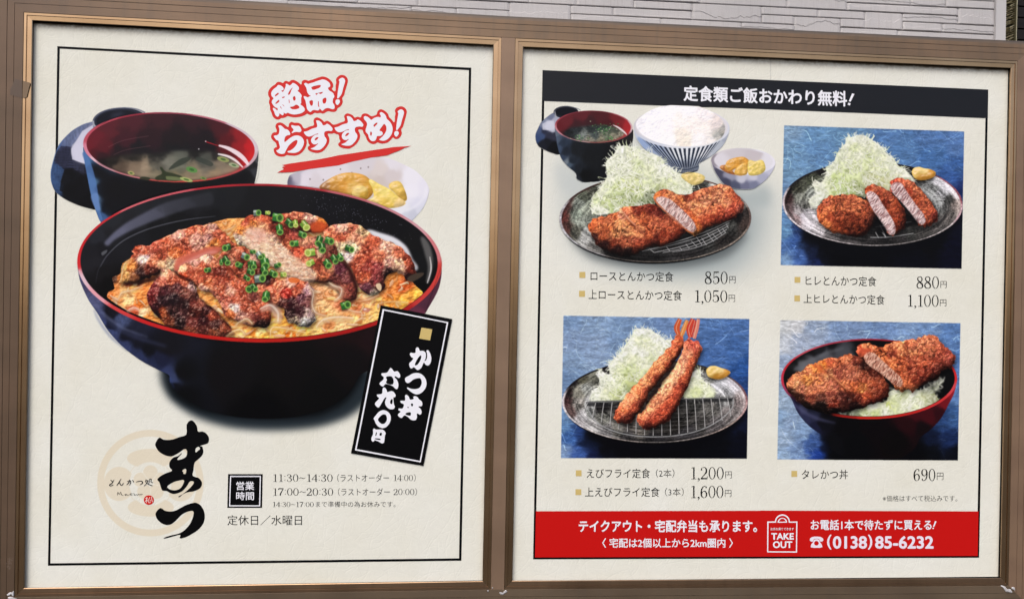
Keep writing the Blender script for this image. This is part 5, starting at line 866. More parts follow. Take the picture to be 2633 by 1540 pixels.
    prawn(G((1180, 310), (1150, 360), (1100, 420), (1180, 420), (1050, 480), (980, 540), (1080, 530), (920, 610), (860, 680), (960, 660), (800, 760), (740, 830), (860, 790), (700, 880), (640, 960), (760, 930), (600, 1010), (650, 1040), (820, 900), (900, 800), (1000, 680), (1120, 520), (700, 1030), (780, 1000)),
          [(200, 90, 56), (190, 80, 50), (196, 96, 60), (120, 44, 30), (206, 110, 70), (212, 120, 76), (150, 56, 36), (206, 116, 74), (216, 130, 86), (150, 60, 40), (206, 110, 70), (210, 120, 80), (160, 66, 44), (212, 120, 80), (206, 104, 66), (170, 70, 46), (176, 76, 50), (90, 34, 26), (96, 34, 26), (70, 24, 18), (70, 24, 18), (60, 20, 16), (90, 30, 22), (60, 20, 16)],
          G((1120, 300), (1160, 255), (1210, 290), (1220, 360), (1180, 440), (1120, 520), (1060, 600), (980, 700), (900, 800), (840, 900), (780, 1000), (720, 1060), (640, 1070), (575, 1040), (565, 990), (600, 930), (650, 860), (720, 760), (800, 680), (870, 590), (940, 510), (1020, 430), (1080, 370)), 91)
    prawn(G((1280, 320), (1240, 340), (1360, 360), (1250, 420), (1350, 440), (1200, 480), (1300, 520), (1170, 580), (1280, 600), (1100, 660), (1230, 680), (1040, 740), (1180, 780), (960, 840), (1120, 880), (880, 920), (1040, 960), (820, 1000), (960, 1040), (800, 1060), (880, 1110), (1080, 1000), (1140, 900), (1000, 1080), (1220, 740)),
          [(176, 70, 56), (190, 90, 66), (200, 90, 70), (216, 130, 96), (190, 80, 56), (222, 140, 104), (196, 90, 60), (226, 146, 110), (176, 76, 50), (226, 150, 112), (180, 76, 50), (222, 140, 104), (176, 70, 46), (216, 130, 92), (176, 70, 46), (220, 134, 94), (176, 66, 44), (206, 110, 76), (150, 54, 36), (176, 80, 54), (80, 26, 20), (110, 36, 26), (120, 40, 28), (90, 28, 20), (130, 44, 30)],
          G((1210, 330), (1250, 290), (1300, 300), (1370, 330), (1380, 400), (1350, 470), (1310, 580), (1270, 690), (1220, 790), (1170, 880), (1130, 960), (1060, 1060), (980, 1090), (900, 1130), (840, 1120), (790, 1070), (778, 1020), (830, 960), (880, 880), (960, 790), (1020, 700), (1090, 600), (1150, 500), (1200, 400)), 93)
    shape(cv, G((850, 950), (960, 800), (1100, 600), (1150, 500), (1120, 520), (980, 700), (860, 880), (810, 990)), (30, 12, 10), .6, 2.5)
    mustard(G((1422, 580), (1450, 548), (1500, 540), (1560, 560), (1610, 575), (1645, 600), (1610, 640), (1550, 665), (1490, 660), (1440, 640)), 5)

    qH = H((95, 85), (1802, 115), (1777, 1412), (67, 1403))
    blue_paper(cv, qH, lab(H((120, 120), (250, 120), (400, 150), (700, 150), (1100, 130), (1500, 160), (1750, 180), (120, 300), (300, 280), (1300, 220), (1700, 300), (130, 500), (1780, 450), (90, 700), (120, 850), (90, 1000), (200, 1050), (120, 1200), (300, 1150), (250, 1350), (400, 1250), (450, 1350), (100, 1380), (520, 1300), (600, 1380), (900, 1380), (1300, 1350), (1500, 1200), (1700, 1200), (1750, 1350), (1750, 1000), (1760, 800), (1650, 1000), (1500, 1350), (560, 1200)),
        [(206, 214, 232), (206, 212, 230), (150, 170, 210), (120, 146, 196), (110, 140, 196), (110, 142, 200), (90, 126, 190), (190, 200, 224), (160, 176, 212), (120, 150, 204), (90, 126, 190), (150, 170, 210), (84, 122, 190), (140, 164, 204), (150, 174, 212), (130, 160, 206), (140, 166, 212), (150, 176, 218), (130, 160, 210), (120, 150, 206), (60, 90, 160), (30, 60, 150), (150, 180, 226), (14, 20, 44), (8, 9, 14), (7, 7, 10), (8, 9, 12), (16, 24, 50), (24, 40, 84), (10, 13, 24), (60, 96, 160), (90, 126, 190), (40, 66, 120), (9, 11, 18), (14, 16, 30)]), 121)
    shape(cv, H((520, 1150), (560, 1350), (600, 1420), (1500, 1420), (1450, 1250), (1400, 1100)), (6, 6, 9), .97, 7, clip=qH)
    # tare katsu bowl
    body = H((103, 640), (130, 720), (200, 830), (260, 960), (360, 1080), (470, 1160), (540, 1200), (580, 1300), (700, 1380), (1000, 1400), (1250, 1380), (1380, 1280), (1420, 1200), (1530, 1110), (1620, 1010), (1690, 880), (1740, 780), (1768, 650))
    lp = smooth(body); w_ = cv.win(lp, 6); m = fill(w_, [lp]) * fill(w_, [np.asarray(qH, float)])
    w_.mix(m, rbf(w_.X, w_.Y, lab(H((110, 660), (160, 780), (220, 880), (260, 940), (330, 1030), (420, 1110), (300, 920), (400, 980), (500, 1060), (250, 860), (550, 1000), (700, 1100), (1000, 1100), (1300, 1080), (1500, 1000), (1650, 850), (1740, 730), (1600, 980), (1450, 1120), (1200, 1200), (800, 1250), (600, 1250), (1700, 760), (1350, 950)),
        [(120, 50, 70), (66, 42, 72), (52, 50, 84), (34, 33, 60), (40, 42, 70), (26, 28, 50), (64, 66, 96), (36, 38, 60), (13, 13, 20), (30, 28, 46), (12, 11, 16), (8, 7, 9), (11, 7, 9), (34, 10, 14), (62, 14, 20), (110, 22, 30), (160, 38, 54), (44, 12, 18), (18, 9, 12), (9, 7, 8), (7, 7, 9), (10, 10, 14), (140, 28, 38), (60, 14, 20)]), 10))
    line(cv, H((225, 880, .4), (330, 960, 1), (460, 1020, 1), (620, 1060, .3)), 8, (74, 76, 108), .6, 2.2)
    cx, cy = H((936, 642))[0]; wb = Win(cv, cx - 232, cy - 110, cx + 232, cy + 110); r, th = erad(wb, cx, cy, 226, 103, 0)
    rimc = rbf(wb.X, wb.Y, lab(H((105, 640), (150, 760), (250, 860), (450, 960), (700, 1005), (950, 1020), (1300, 980), (1600, 860), (1750, 720), (1765, 620), (1600, 420), (1300, 290), (936, 262), (600, 300), (350, 390), (180, 500)), [(196, 50, 70), (160, 60, 90), (60, 30, 50), (16, 12, 16), (150, 30, 24), (196, 44, 32), (196, 40, 36), (200, 50, 50), (206, 70, 76), (206, 40, 40), (176, 30, 34), (120, 24, 30), (150, 30, 44), (160, 50, 66), (190, 70, 84), (190, 40, 52)]), 14)
    wb.mix(sstep(1.006, .996, r), rimc)
    ri, _ = erad(wb, cx, cy - 1, 220, 98, 0)
    wb.mix(sstep(1.006, .994, ri), rbf(wb.X, wb.Y, lab(H((180, 600), (250, 480), (400, 400), (600, 330), (900, 300), (1200, 320), (300, 520), (400, 460), (520, 420), (650, 370), (480, 350), (300, 420), (1700, 650), (1650, 800), (1500, 900), (250, 800)), [(18, 17, 18), (16, 15, 16), (14, 13, 15), (14, 13, 15), (13, 13, 14), (14, 13, 14), (110, 112, 116), (96, 98, 104), (84, 86, 92), (70, 72, 78), (24, 24, 27), (20, 20, 22), (12, 12, 13), (10, 10, 11), (9, 9, 10), (10, 9, 10)]), 20))
    shape(cv, H((220, 555), (300, 490), (420, 430), (600, 370), (700, 350), (560, 400), (440, 460), (330, 530), (270, 560)), (100, 102, 108), .6, 1.5)
    ins = smooth([tuple(p) for p in ell(cx, cy - 1, 219, 97, 0, 60)], 1)
    cabbage(cv, H((640, 990), (850, 930), (900, 890), (1100, 850), (1130, 760), (1300, 750), (1450, 740), (1600, 640), (1640, 640), (1560, 780), (1600, 850), (1480, 920), (1300, 975), (1000, 1005), (800, 1005)),
            lab(H((700, 990), (800, 960), (880, 940), (960, 900), (1000, 960), (1080, 960), (1150, 880), (1150, 800), (1250, 800), (1350, 820), (1300, 900), (1420, 860), (1500, 820), (1550, 840), (1400, 940), (1200, 970), (1600, 680), (1500, 740), (1560, 720), (1480, 890)), [(40, 46, 34), (90, 100, 70), (196, 206, 150), (232, 236, 220), (196, 206, 140), (236, 238, 216), (206, 214, 150), (216, 222, 176), (206, 212, 160), (236, 238, 220), (232, 234, 206), (230, 232, 200), (180, 180, 140), (130, 130, 90), (222, 228, 180), (206, 214, 156), (90, 92, 84), (110, 112, 100), (60, 60, 54), (176, 180, 130)]), 34, 360, 20, 20, 60, wid=3.2, stray=0, clip=ins, white=0, shade=.6)
    crumbs(cv, H((155, 680), (165, 640), (220, 600), (300, 560), (370, 500), (430, 500), (460, 480), (520, 450), (620, 440), (700, 420), (780, 405), (850, 430), (930, 500), (1030, 570), (1100, 660), (1135, 740), (1110, 820), (1000, 870), (880, 920), (760, 945), (620, 965), (480, 955), (340, 910), (240, 850), (180, 780)),
           lab(H((190, 660), (260, 610), (350, 560), (430, 540), (490, 500), (560, 470), (650, 460), (740, 430), (820, 460), (900, 510), (980, 590), (1060, 680), (1100, 760), (250, 680), (350, 650), (450, 640), (540, 600), (640, 580), (720, 560), (800, 600), (880, 620), (960, 680), (1020, 760), (300, 740), (400, 740), (500, 730), (600, 700), (700, 720), (800, 720), (860, 740), (200, 780), (280, 820), (380, 830), (480, 820), (580, 800), (680, 800), (760, 820), (840, 820), (900, 800), (1050, 830), (350, 890), (480, 900), (600, 880), (700, 900), (800, 900), (600, 940), (480, 530), (940, 880)),
               [(190, 100, 66), (206, 116, 76), (206, 110, 70), (216, 110, 56), (220, 110, 50), (196, 90, 56), (190, 90, 56), (196, 100, 66), (130, 54, 40), (60, 28, 22), (90, 34, 24), (140, 60, 40), (110, 40, 28), (212, 130, 88), (220, 126, 66), (206, 110, 70), (216, 130, 90), (160, 76, 56), (170, 84, 62), (176, 90, 66), (150, 66, 44), (150, 64, 40), (120, 46, 30), (190, 104, 76), (186, 96, 66), (196, 104, 72), (190, 100, 74), (196, 100, 66), (190, 86, 50), (212, 116, 62), (60, 30, 22), (50, 24, 18), (120, 54, 40), (100, 50, 40), (150, 70, 54), (110, 50, 40), (60, 22, 18), (110, 40, 28), (190, 80, 50), (90, 30, 22), (26, 16, 14), (24, 14, 12), (120, 40, 28), (60, 24, 20), (30, 12, 12), (20, 10, 10), (226, 120, 60), (110, 36, 26)]), 8, 95, 5, 5.5, spec=.45, shin=12, rough=1.8)
    crumbs(cv, H((815, 380), (840, 330), (900, 305), (960, 312), (1030, 340), (1100, 320), (1190, 290), (1290, 275), (1380, 262), (1450, 240), (1520, 225), (1590, 260), (1640, 320), (1700, 370), (1752, 420), (1745, 490), (1700, 540), (1620, 560), (1600, 620), (1480, 680), (1400, 720), (1350, 765), (1300, 740), (1230, 765), (1180, 730), (1120, 650), (1060, 590), (980, 520), (880, 460)),
           lab(H((840, 360), (900, 330), (960, 350), (1050, 380), (1120, 340), (1200, 310), (1300, 300), (1400, 290), (1500, 260), (1570, 290), (1620, 350), (1700, 420), (1710, 490), (1150, 400), (1250, 380), (1350, 380), (1450, 360), (1540, 380), (1620, 430), (1650, 510), (1150, 480), (1240, 480), (1340, 470), (1430, 470), (1520, 480), (1580, 560), (1250, 580), (1340, 560), (1430, 570), (1500, 580), (1300, 680), (1380, 660), (1450, 650), (1540, 620), (1340, 740), (1230, 740), (1240, 310), (1060, 440)),
               [(190, 76, 50), (206, 110, 66), (196, 96, 60), (200, 90, 50), (196, 96, 60), (206, 104, 64), (190, 90, 60), (206, 110, 76), (206, 110, 76), (200, 100, 70), (190, 84, 60), (170, 70, 56), (150, 60, 50), (150, 60, 40), (206, 110, 70), (212, 116, 78), (206, 106, 72), (196, 96, 66), (176, 74, 54), (110, 40, 30), (206, 100, 60), (190, 84, 52), (180, 80, 54), (190, 84, 56), (170, 70, 48), (96, 34, 26), (190, 84, 50), (150, 60, 40), (150, 56, 38), (110, 38, 26), (196, 90, 54), (130, 50, 32), (90, 30, 22), (50, 18, 14), (190, 96, 60), (196, 100, 60), (226, 140, 90), (200, 96, 56)]), 8, 97, 5, 5.5, spec=.5, shin=12, rough=1.6)
    line(cv, H((470, 500, .6), (540, 590, 1), (640, 680, 1), (740, 770, 1), (800, 860, .6)), 6, (92, 32, 18), .6, 1.8); line(cv, H((560, 600, .5), (640, 660, 1), (720, 740, .5)), 4, (226, 150, 96), .6, 1)
    line(cv, H((860, 690, .5), (930, 760, 1), (1000, 850, .5)), 5, (80, 28, 16), .6, 1.6); line(cv, H((1240, 300, .5), (1290, 370, 1), (1360, 450, .5)), 4, (120, 44, 26), .5, 1.4)
    meat(cv, H((888, 420), (920, 388), (980, 396), (1060, 465), (1135, 535), (1215, 605), (1252, 660), (1235, 716), (1185, 704), (1110, 645), (1030, 580), (950, 528), (896, 474)), [(222, 172, 148), (140, 76, 58)], 9, 45, 4)
    shape(cv, H((840, 370), (900, 345), (960, 370), (930, 390), (880, 420), (845, 400)), (206, 84, 56), .75, 1.5)
    shape(cv, H((430, 500), (470, 495), (500, 550), (540, 600), (500, 590), (450, 550)), (214, 100, 56), .7, 1.5)
    wb.mix(sstep(1.006, .996, r) * sstep(.994, 1.006, ri) * (np.sin(th) > .15) * sstep(H((560, 0))[0][0], H((760, 0))[0][0], wb.X), rimc)
    line(cv, H((1100, 900, 1), (1120, 860, 1), (1140, 920, .6)), 4, (200, 210, 120), .8, .5)
    # joint of the two printed sheets
    w = Win(cv, 1975, 140, 1985, 240); w.mix(np.exp(-((w.X - 1981) ** 2)) * .35, (150, 150, 146))
    grime(cv, (1345, 122), (2592, 178), (1317, 1492), (2566, 1481), 8)
    return cv
# ---------------------------------------------------------------- ground and wall
def noise_mat(name, c1, c2, scale=(6, 6, 6), rough=.6, bump=.0, bscale=200., spec=.25, metal=0., det=5, lo=.35, hi=.65):
    m = mat(name, c1, rough, spec, metal); b = m.node_tree.nodes['Principled BSDF']
    tc = N(m, 'ShaderNodeTexCoord'); mp = N(m, 'ShaderNodeMapping'); mp.inputs['Scale'].default_value = scale
    nz = N(m, 'ShaderNodeTexNoise'); nz.inputs['Scale'].default_value = 1; nz.inputs['Detail'].default_value = det
    rp = N(m, 'ShaderNodeValToRGB'); rp.color_ramp.elements[0].position = lo; rp.color_ramp.elements[1].position = hi
    rp.color_ramp.elements[0].color = c1; rp.color_ramp.elements[1].color = c2
    L(m, tc.outputs['Object'], mp.inputs[0]); L(m, mp.outputs[0], nz.inputs['Vector']); L(m, nz.outputs[0], rp.inputs[0]); L(m, rp.outputs[0], b.inputs['Base Color'])
    if bump:
        n2 = N(m, 'ShaderNodeTexNoise'); n2.inputs['Scale'].default_value = bscale; n2.inputs['Detail'].default_value = 4
        bp = N(m, 'ShaderNodeBump'); bp.inputs['Strength'].default_value = bump; bp.inputs['Distance'].default_value = .002
        L(m, tc.outputs['Object'], n2.inputs['Vector']); L(m, n2.outputs[0], bp.inputs['Height']); L(m, bp.outputs[0], b.inputs['Normal'])
    return m
M_ground = noise_mat('asphalt', (.032, .032, .034, 1), (.05, .05, .048, 1), (3, 3, 3), .85, .5, 90)
g = link('ground', mesh('ground', [(-200, -200, 0), (200, -200, 0), (200, 200, 0), (-200, 200, 0)], [(0, 1, 2, 3)]), M_ground); tag(g, kind='structure')

M_side = noise_mat('siding paint', rgb(184, 181, 181), rgb(196, 192, 191), (3, 3, 1.2), .7, .35, 420, .25)
def streaks(m):
    # rain-washed vertical streaks and grime
    b = m.node_tree.nodes['Principled BSDF']; src = b.inputs['Base Color'].links[0].from_socket
    tc = N(m, 'ShaderNodeTexCoord'); mp = N(m, 'ShaderNodeMapping'); mp.inputs['Scale'].default_value = (260, 260, 14)
    nz = N(m, 'ShaderNodeTexNoise'); nz.inputs['Scale'].default_value = 1; nz.inputs['Detail'].default_value = 3
    r = N(m, 'ShaderNodeMapRange'); r.inputs[1].default_value = .5; r.inputs[2].default_value = .8; r.inputs[3].default_value = 0; r.inputs[4].default_value = .35
    mx = N(m, 'ShaderNodeMixRGB'); mx.blend_type = 'MULTIPLY'; mx.inputs[2].default_value = (.68, .64, .62, 1)
    L(m, tc.outputs['Object'], mp.inputs[0]); L(m, mp.outputs[0], nz.inputs['Vector']); L(m, nz.outputs[0], r.inputs[0]); L(m, r.outputs[0], mx.inputs[0]); L(m, src, mx.inputs[1]); L(m, mx.outputs[0], b.inputs['Base Color'])
streaks(M_side)
M_joint = mat('siding joint', rgb(146, 132, 130), .9, .1)
WY = .018                                   # face of the siding
wall = tag(bpy.data.objects.new('siding_wall', None), 'pale grey moulded siding wall behind and above the brown framed sign', 'wall'); COL.objects.link(wall)
wx1 = P(2558, 60, WY)[0]
def at_wall(o): o.location = (-o.parent.location[0], -o.parent.location[1], -o.parent.location[2]) if False else o.location
box('backing', P(-900, 0)[0], wx1 + .02, WY + .009, WY + .12, 0, 3.4, M_joint, wall)
random.seed(3)
def yj(r, x): return 5 + 21 * r + (.4 * r if r > 3 else 0) + .0495 * (x - 2560)
def block(x0, x1, r0, r1, kind=None):
    """one moulded block: rows r0..r1, its face broken by a jagged step"""
    a = .28; zt0, zb0 = P(x0, yj(r0, x0) + .6, WY)[2], P(x0, yj(r1, x0) - 1.4, WY)[2]; zt1, zb1 = P(x1, yj(r0, x1) + .6, WY)[2], P(x1, yj(r1, x1) - 1.4, WY)[2]
    X0, X1 = P(x0 + a, yj(r0, x0), WY)[0], P(x1 - a, yj(r0, x1), WY)[0]
    d0 = random.uniform(-.0012, .0012); kind = kind or random.choice(['plain', 'dark', 'light', 'light', 'plain'])
    n = max(4, int((X1 - X0) / .006)); v = []; f = []; lv = .5; ph = random.uniform(.25, .75); c = .0016
    for i in range(n + 1):
        t = i / n; x = X0 + (X1 - X0) * t; zt = zt0 + (zt1 - zt0) * t; zb = zb0 + (zb1 - zb0) * t
        lv += random.uniform(-.09, .09) + (ph - lv) * .12; lv = min(.9, max(.12, lv))
        zs = zt + (zb - zt) * lv; da, db = {'plain': (0, 0), 'dark': (-.0006, .0004), 'light': (.0006, -.0006)}[kind]
        e = .002 if i in (0, n) else 0
        v += [(x, WY + .009, zt), (x, WY + d0 + .002 + e, zt), (x, WY + d0 + da + e, zt - c), (x, WY + d0 + da + e, zs), (x, WY + d0 + db + e, zs - .0008), (x, WY + d0 + db + e, zb + c), (x, WY + d0 + .002 + e, zb), (x, WY + .009, zb)]
    for i in range(n):
        for k in range(7): f.append((8 * i + k, 8 * i + k + 1, 8 * i + 9 + k, 8 * i + 8 + k))
    f += [tuple(range(8)), tuple(range(8 * n + 7, 8 * n - 1, -1))]
    link('siding_block', mesh('siding_block', v, f), M_side, wall)
big = {(2465, 2558): (1, 3, 'light'), (2225, 2322): (2, 4, 'light'), (1781, 1959): (2, 4, 'dark'), (2043, 2162): (3, 5, 'dark'), (1310, 1468): (3, 5, 'light'), (2025, 2179): (0, 2, 'dark'), (1483, 1630): (1, 3, 'dark')}
for (a, b), (r0, r1, k) in big.items(): block(a, b, r0, r1, k)
cuts = {0: [1300, 1500, 1760, 2025, 2179, 2343, 2433, 2558], 1: [1250, 1483, 1630, 1800, 2025, 2179, 2465], 2: [1100, 1360, 1483, 1630, 1781, 1959, 2105, 2225, 2322, 2465],
        3: [738, 919, 1075, 1310, 1468, 1577, 1781, 1959, 2043, 2162, 2225, 2322, 2424, 2558], 4: [560, 740, 1058, 1174, 1310, 1468, 1700, 1907, 2043, 2162, 2310, 2558]}
for r in range(-6, 6):
    cs = cuts.get(r) or sorted([2558] + [2558 - sum(random.randint(90, 240) for _ in range(k)) for k in range(1, 1)])
    if len(cs) < 3:
        cs = [2558]
        while cs[-1] > -300: cs.append(cs[-1] - random.randint(110, 260))
        cs = cs[::-1]
    if r in cuts:
        while cs[0] > (-300 if r < 3 else 300): cs.insert(0, cs[0] - random.randint(130, 280))
    for a, b in zip(cs, cs[1:]):
        mid = (a + b) / 2
        if any(x0 <= mid <= x1 and r0 <= r < r1 for (x0, x1), (r0, r1, k) in big.items()): continue
        block(a, b, r, r + 1)
M_trim = noise_mat('trim paint', rgb(196, 193, 192), rgb(188, 185, 185), (4, 4, 4), .55, 0, 1)
tx0, tx1 = P(2561, 60, .013)[0], P(2586.5, 60, .013)[0]
box('corner_trim', tx0, tx1, .013, .1, 0, 3.4, M_trim, wall)
# the neighbouring olive wall with its ribbed cladding, set back
M_olive = noise_mat('olive ribs', rgb(214, 206, 176), rgb(140, 132, 106), (60, 60, 300), .8, .2, 300, .2, lo=.42, hi=.58)
M_olive2 = mat('olive trim', rgb(96, 92, 70), .5, .3); M_pale = mat('pale metal edge', rgb(206, 200, 170), .4, .4); M_dark = noise_mat('dark slats', rgb(30, 22, 20), rgb(14, 10, 10), (2, 2, 60), .7)
nb = tag(bpy.data.objects.new('neighbour_wall', None), 'narrow strip of ribbed olive cladding right of the pale corner trim', 'wall'); COL.objects.link(nb)
n0, n1 = P(2583, 60, .12)[0], P(2607.5, 60, .12)[0]
v = []; f = []; k = 0; random.seed(8)
z = 2.0
while z < 3.0:
    h = random.uniform(.0022, .0045); dz = random.uniform(.008, .013); m0 = random.uniform(-.004, .004)
    v += [(n0, .124, z + h), (n0, .116, z + h * .5), (n0, .124, z), ((n0 + n1) / 2, .124, z + h + m0 + dz * .5), ((n0 + n1) / 2, .115, z + h * .5 + m0 + dz * .5), ((n0 + n1) / 2, .124, z + m0 + dz * .5), (n1, .124, z + h + dz), (n1, .116, z + h * .5 + dz), (n1, .124, z + dz)]
    f += [(k, k + 3, k + 4, k + 1), (k + 1, k + 4, k + 5, k + 2), (k + 3, k + 6, k + 7, k + 4), (k + 4, k + 7, k + 8, k + 5)]; k += 9; z += h + .0015
o = link('cladding_ribs', mesh('cladding_ribs', v, f), M_olive, nb); tag(o, kind='stuff')
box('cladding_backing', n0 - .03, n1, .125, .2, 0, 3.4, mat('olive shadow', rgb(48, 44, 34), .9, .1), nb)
box('edge_trim', n1, P(2612.5, 60, .11)[0], .11, .2, 0, 3.4, M_olive2, nb)
box('edge_strip', P(2612.5, 60, .11)[0] + .0005, P(2615, 60, .108)[0], .108, .2, 0, 3.4, M_pale, nb)
ds = tag(bpy.data.objects.new('dark_slatted_wall', None), 'nearly black slatted wall in the recess at the upper right edge', 'wall'); COL.objects.link(ds)
dx = P(2615, 60, .3)[0] - .03
box('backing', dx, dx + .9, .33, .45, 0, 3.4, M_dark, ds)
for i in range(40): box('slat', dx + .001, dx + .899, .312, .329, 1.85 + i * .036, 1.85 + i * .036 + .031, M_dark, ds)

# ---------------------------------------------------------------- bronze aluminium frame
def bronze(name, c1, c2, metal=.35, rough=.42, c3=None):
    m = noise_mat(name, c1, c2, (5, 5, 9), rough, .12 if metal < .5 else .02, 500, .4, metal, 5, .3, .7)
    b = m.node_tree.nodes['Principled BSDF']; src = b.inputs['Base Color'].links[0].from_socket
    tc = N(m, 'ShaderNodeTexCoord'); mp = N(m, 'ShaderNodeMapping'); mp.inputs['Scale'].default_value = (70, 70, 5)
    nz = N(m, 'ShaderNodeTexNoise'); nz.inputs['Scale'].default_value = 1; nz.inputs['Detail'].default_value = 4
    r = N(m, 'ShaderNodeMapRange'); r.inputs[1].default_value = .5; r.inputs[2].default_value = .72; r.inputs[3].default_value = 0; r.inputs[4].default_value = .3 if 'rail' in name or 'edge' in name else .12
    mx = N(m, 'ShaderNodeMixRGB'); mx.inputs[2].default_value = c3 or rgb(96, 88, 78)
    L(m, tc.outputs['Object'], mp.inputs[0]); L(m, mp.outputs[0], nz.inputs['Vector']); L(m, nz.outputs[0], r.inputs[0]); L(m, r.outputs[0], mx.inputs[0]); L(m, src, mx.inputs[1]); L(m, mx.outputs[0], b.inputs['Base Color'])
    return m
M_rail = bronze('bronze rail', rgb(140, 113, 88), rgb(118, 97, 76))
M_stile_r = bronze('bronze right stile', rgb(150, 122, 98), rgb(132, 106, 86), c3=rgb(118, 98, 82)); M_low = bronze('bronze lower rail', rgb(118, 101, 82), rgb(100, 85, 69))  # right side brighter, bottom dimmer: the uneven light is put into these tones
M_stile = bronze('bronze stile', rgb(110, 88, 70), rgb(94, 76, 60), c3=rgb(92, 78, 66))  # darker than the rail: the dim left side is part of the colour
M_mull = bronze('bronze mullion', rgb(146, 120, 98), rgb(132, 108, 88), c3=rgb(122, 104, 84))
M_bead = bronze('bronze bead', rgb(196, 162, 124), rgb(176, 142, 106), .95, .2, rgb(160, 128, 96))
M_beadlow = bronze('lower bronze bead', rgb(150, 122, 96), rgb(122, 98, 76), .8, .3, rgb(52, 44, 40))  # darker copy of the bead metal, its dark reflection put into the colour
def left_shade(m):
    """dimmer light towards the upper left corner, put into the colour"""
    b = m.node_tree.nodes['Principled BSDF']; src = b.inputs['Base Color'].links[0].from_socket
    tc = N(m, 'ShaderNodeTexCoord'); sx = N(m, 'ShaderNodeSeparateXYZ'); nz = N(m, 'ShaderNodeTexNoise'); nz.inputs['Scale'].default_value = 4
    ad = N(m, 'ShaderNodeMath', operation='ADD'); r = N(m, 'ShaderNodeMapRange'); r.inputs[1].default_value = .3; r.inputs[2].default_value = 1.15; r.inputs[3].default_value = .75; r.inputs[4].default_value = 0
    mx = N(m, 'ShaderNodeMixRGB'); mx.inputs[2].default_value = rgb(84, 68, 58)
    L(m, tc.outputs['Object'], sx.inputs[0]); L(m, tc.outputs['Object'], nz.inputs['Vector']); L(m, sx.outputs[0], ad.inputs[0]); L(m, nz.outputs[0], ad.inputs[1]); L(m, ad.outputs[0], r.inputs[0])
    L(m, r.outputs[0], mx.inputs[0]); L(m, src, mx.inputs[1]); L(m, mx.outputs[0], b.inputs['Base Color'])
M_soot = bronze('sooty top edge', rgb(96, 90, 86), rgb(112, 98, 86)); M_soot2 = bronze('dusty top edge', rgb(112, 98, 86), rgb(128, 108, 90))
left_shade(M_rail); left_shade(M_soot); left_shade(M_soot2)  # left-end dimming tinted into the top rail metals
M_gasket = mat('black gasket', rgb(22, 20, 20), .6, .2)
FY = -.016; BY = -.0112
frame = tag(bpy.data.objects.new('sign_frame', None), 'weathered bronze metal frame with a centre mullion holding both menu posters', 'sign frame'); COL.objects.link(frame)
frame.location = P(1310, 1560, 0.)
def fchild(name, me, m):
    o = link(name, me, m, frame); o.matrix_parent_inverse = Matrix.Translation(-Vector(frame.location)); return o
PROF = [(0., .02), (0., FY + .002), (.02, FY), (.09, FY), (.17, FY), (.354, FY), (.355, FY + .0035), (.375, FY + .0035), (.376, FY), (.640, FY), (.641, FY + .0025), (.656, FY + .0025), (.657, FY), (.99, FY), (1., FY + .001), (1., -.004)]
PLAIN = [(0., -.004), (0., FY + .001), (.02, FY + .0004), (.98, FY + .0004), (1., FY + .001), (1., -.004)]
def loft(name, stations, prof, m):
    v = []; f = []; n = len(prof)
    for (ox, oy), (ix, iy) in stations:
        a = np.array(P(ox, oy, FY)); b = np.array(P(ix, iy, FY))
        for t, d in prof: p = a + (b - a) * t; v.append((p[0], d, p[2]))
    for s in range(len(stations) - 1):
        for k in range(n - 1): f.append((s * n + k, s * n + k + 1, (s + 1) * n + k + 1, (s + 1) * n + k))
    f += [tuple(range(n)), tuple(range(len(v) - 1, len(v) - n - 1, -1))]
    o = fchild(name, mesh(name, v, f), m)
    if name == 'top_rail':
        o.data.materials.append(M_soot); o.data.materials.append(M_soot2)
        for i, pl in enumerate(o.data.polygons[:(len(stations) - 1) * (n - 1)]): pl.material_index = {0: 1, 1: 1, 2: 1, 3: 2}.get(i % (n - 1), 0)
    return o
OL = dict(tl=(61, 32), tr=(1290, 96.7), bl=(36, 1535), br=(1262, 1515)); OR = dict(tl=(1325, 98.7), tr=(2617, 157.5), bl=(1296.4, 1515), br=(2594, 1505.4))
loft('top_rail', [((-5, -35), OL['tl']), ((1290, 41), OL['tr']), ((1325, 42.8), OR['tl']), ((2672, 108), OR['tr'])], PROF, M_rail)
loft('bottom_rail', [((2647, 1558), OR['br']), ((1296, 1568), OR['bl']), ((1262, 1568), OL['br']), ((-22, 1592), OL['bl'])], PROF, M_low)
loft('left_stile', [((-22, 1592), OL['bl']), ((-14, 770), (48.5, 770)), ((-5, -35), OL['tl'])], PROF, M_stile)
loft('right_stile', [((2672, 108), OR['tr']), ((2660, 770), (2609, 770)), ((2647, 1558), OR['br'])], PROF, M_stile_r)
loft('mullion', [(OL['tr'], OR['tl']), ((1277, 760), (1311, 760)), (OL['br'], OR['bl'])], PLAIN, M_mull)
IL = dict(tl=(84, 54), tr=(1268.7, 117), bl=(62.5, 1511), br=(1240.5, 1493)); IR = dict(tl=(1345.5, 122), tr=(2599, 176.5), bl=(1317.5, 1492), br=(2573, 1485))
BP = [(0., 0., -.004), (0., 0., FY + .0026), (.03, .03, FY + .0010), (.33, .33, FY + .0012), (.345, .345, FY + .0036), (.40, .40, FY + .0036), (.42, .42, FY + .0028), (.93, .93, FY + .0036), (1., 1., BY), (.9, .9, -.0045)]
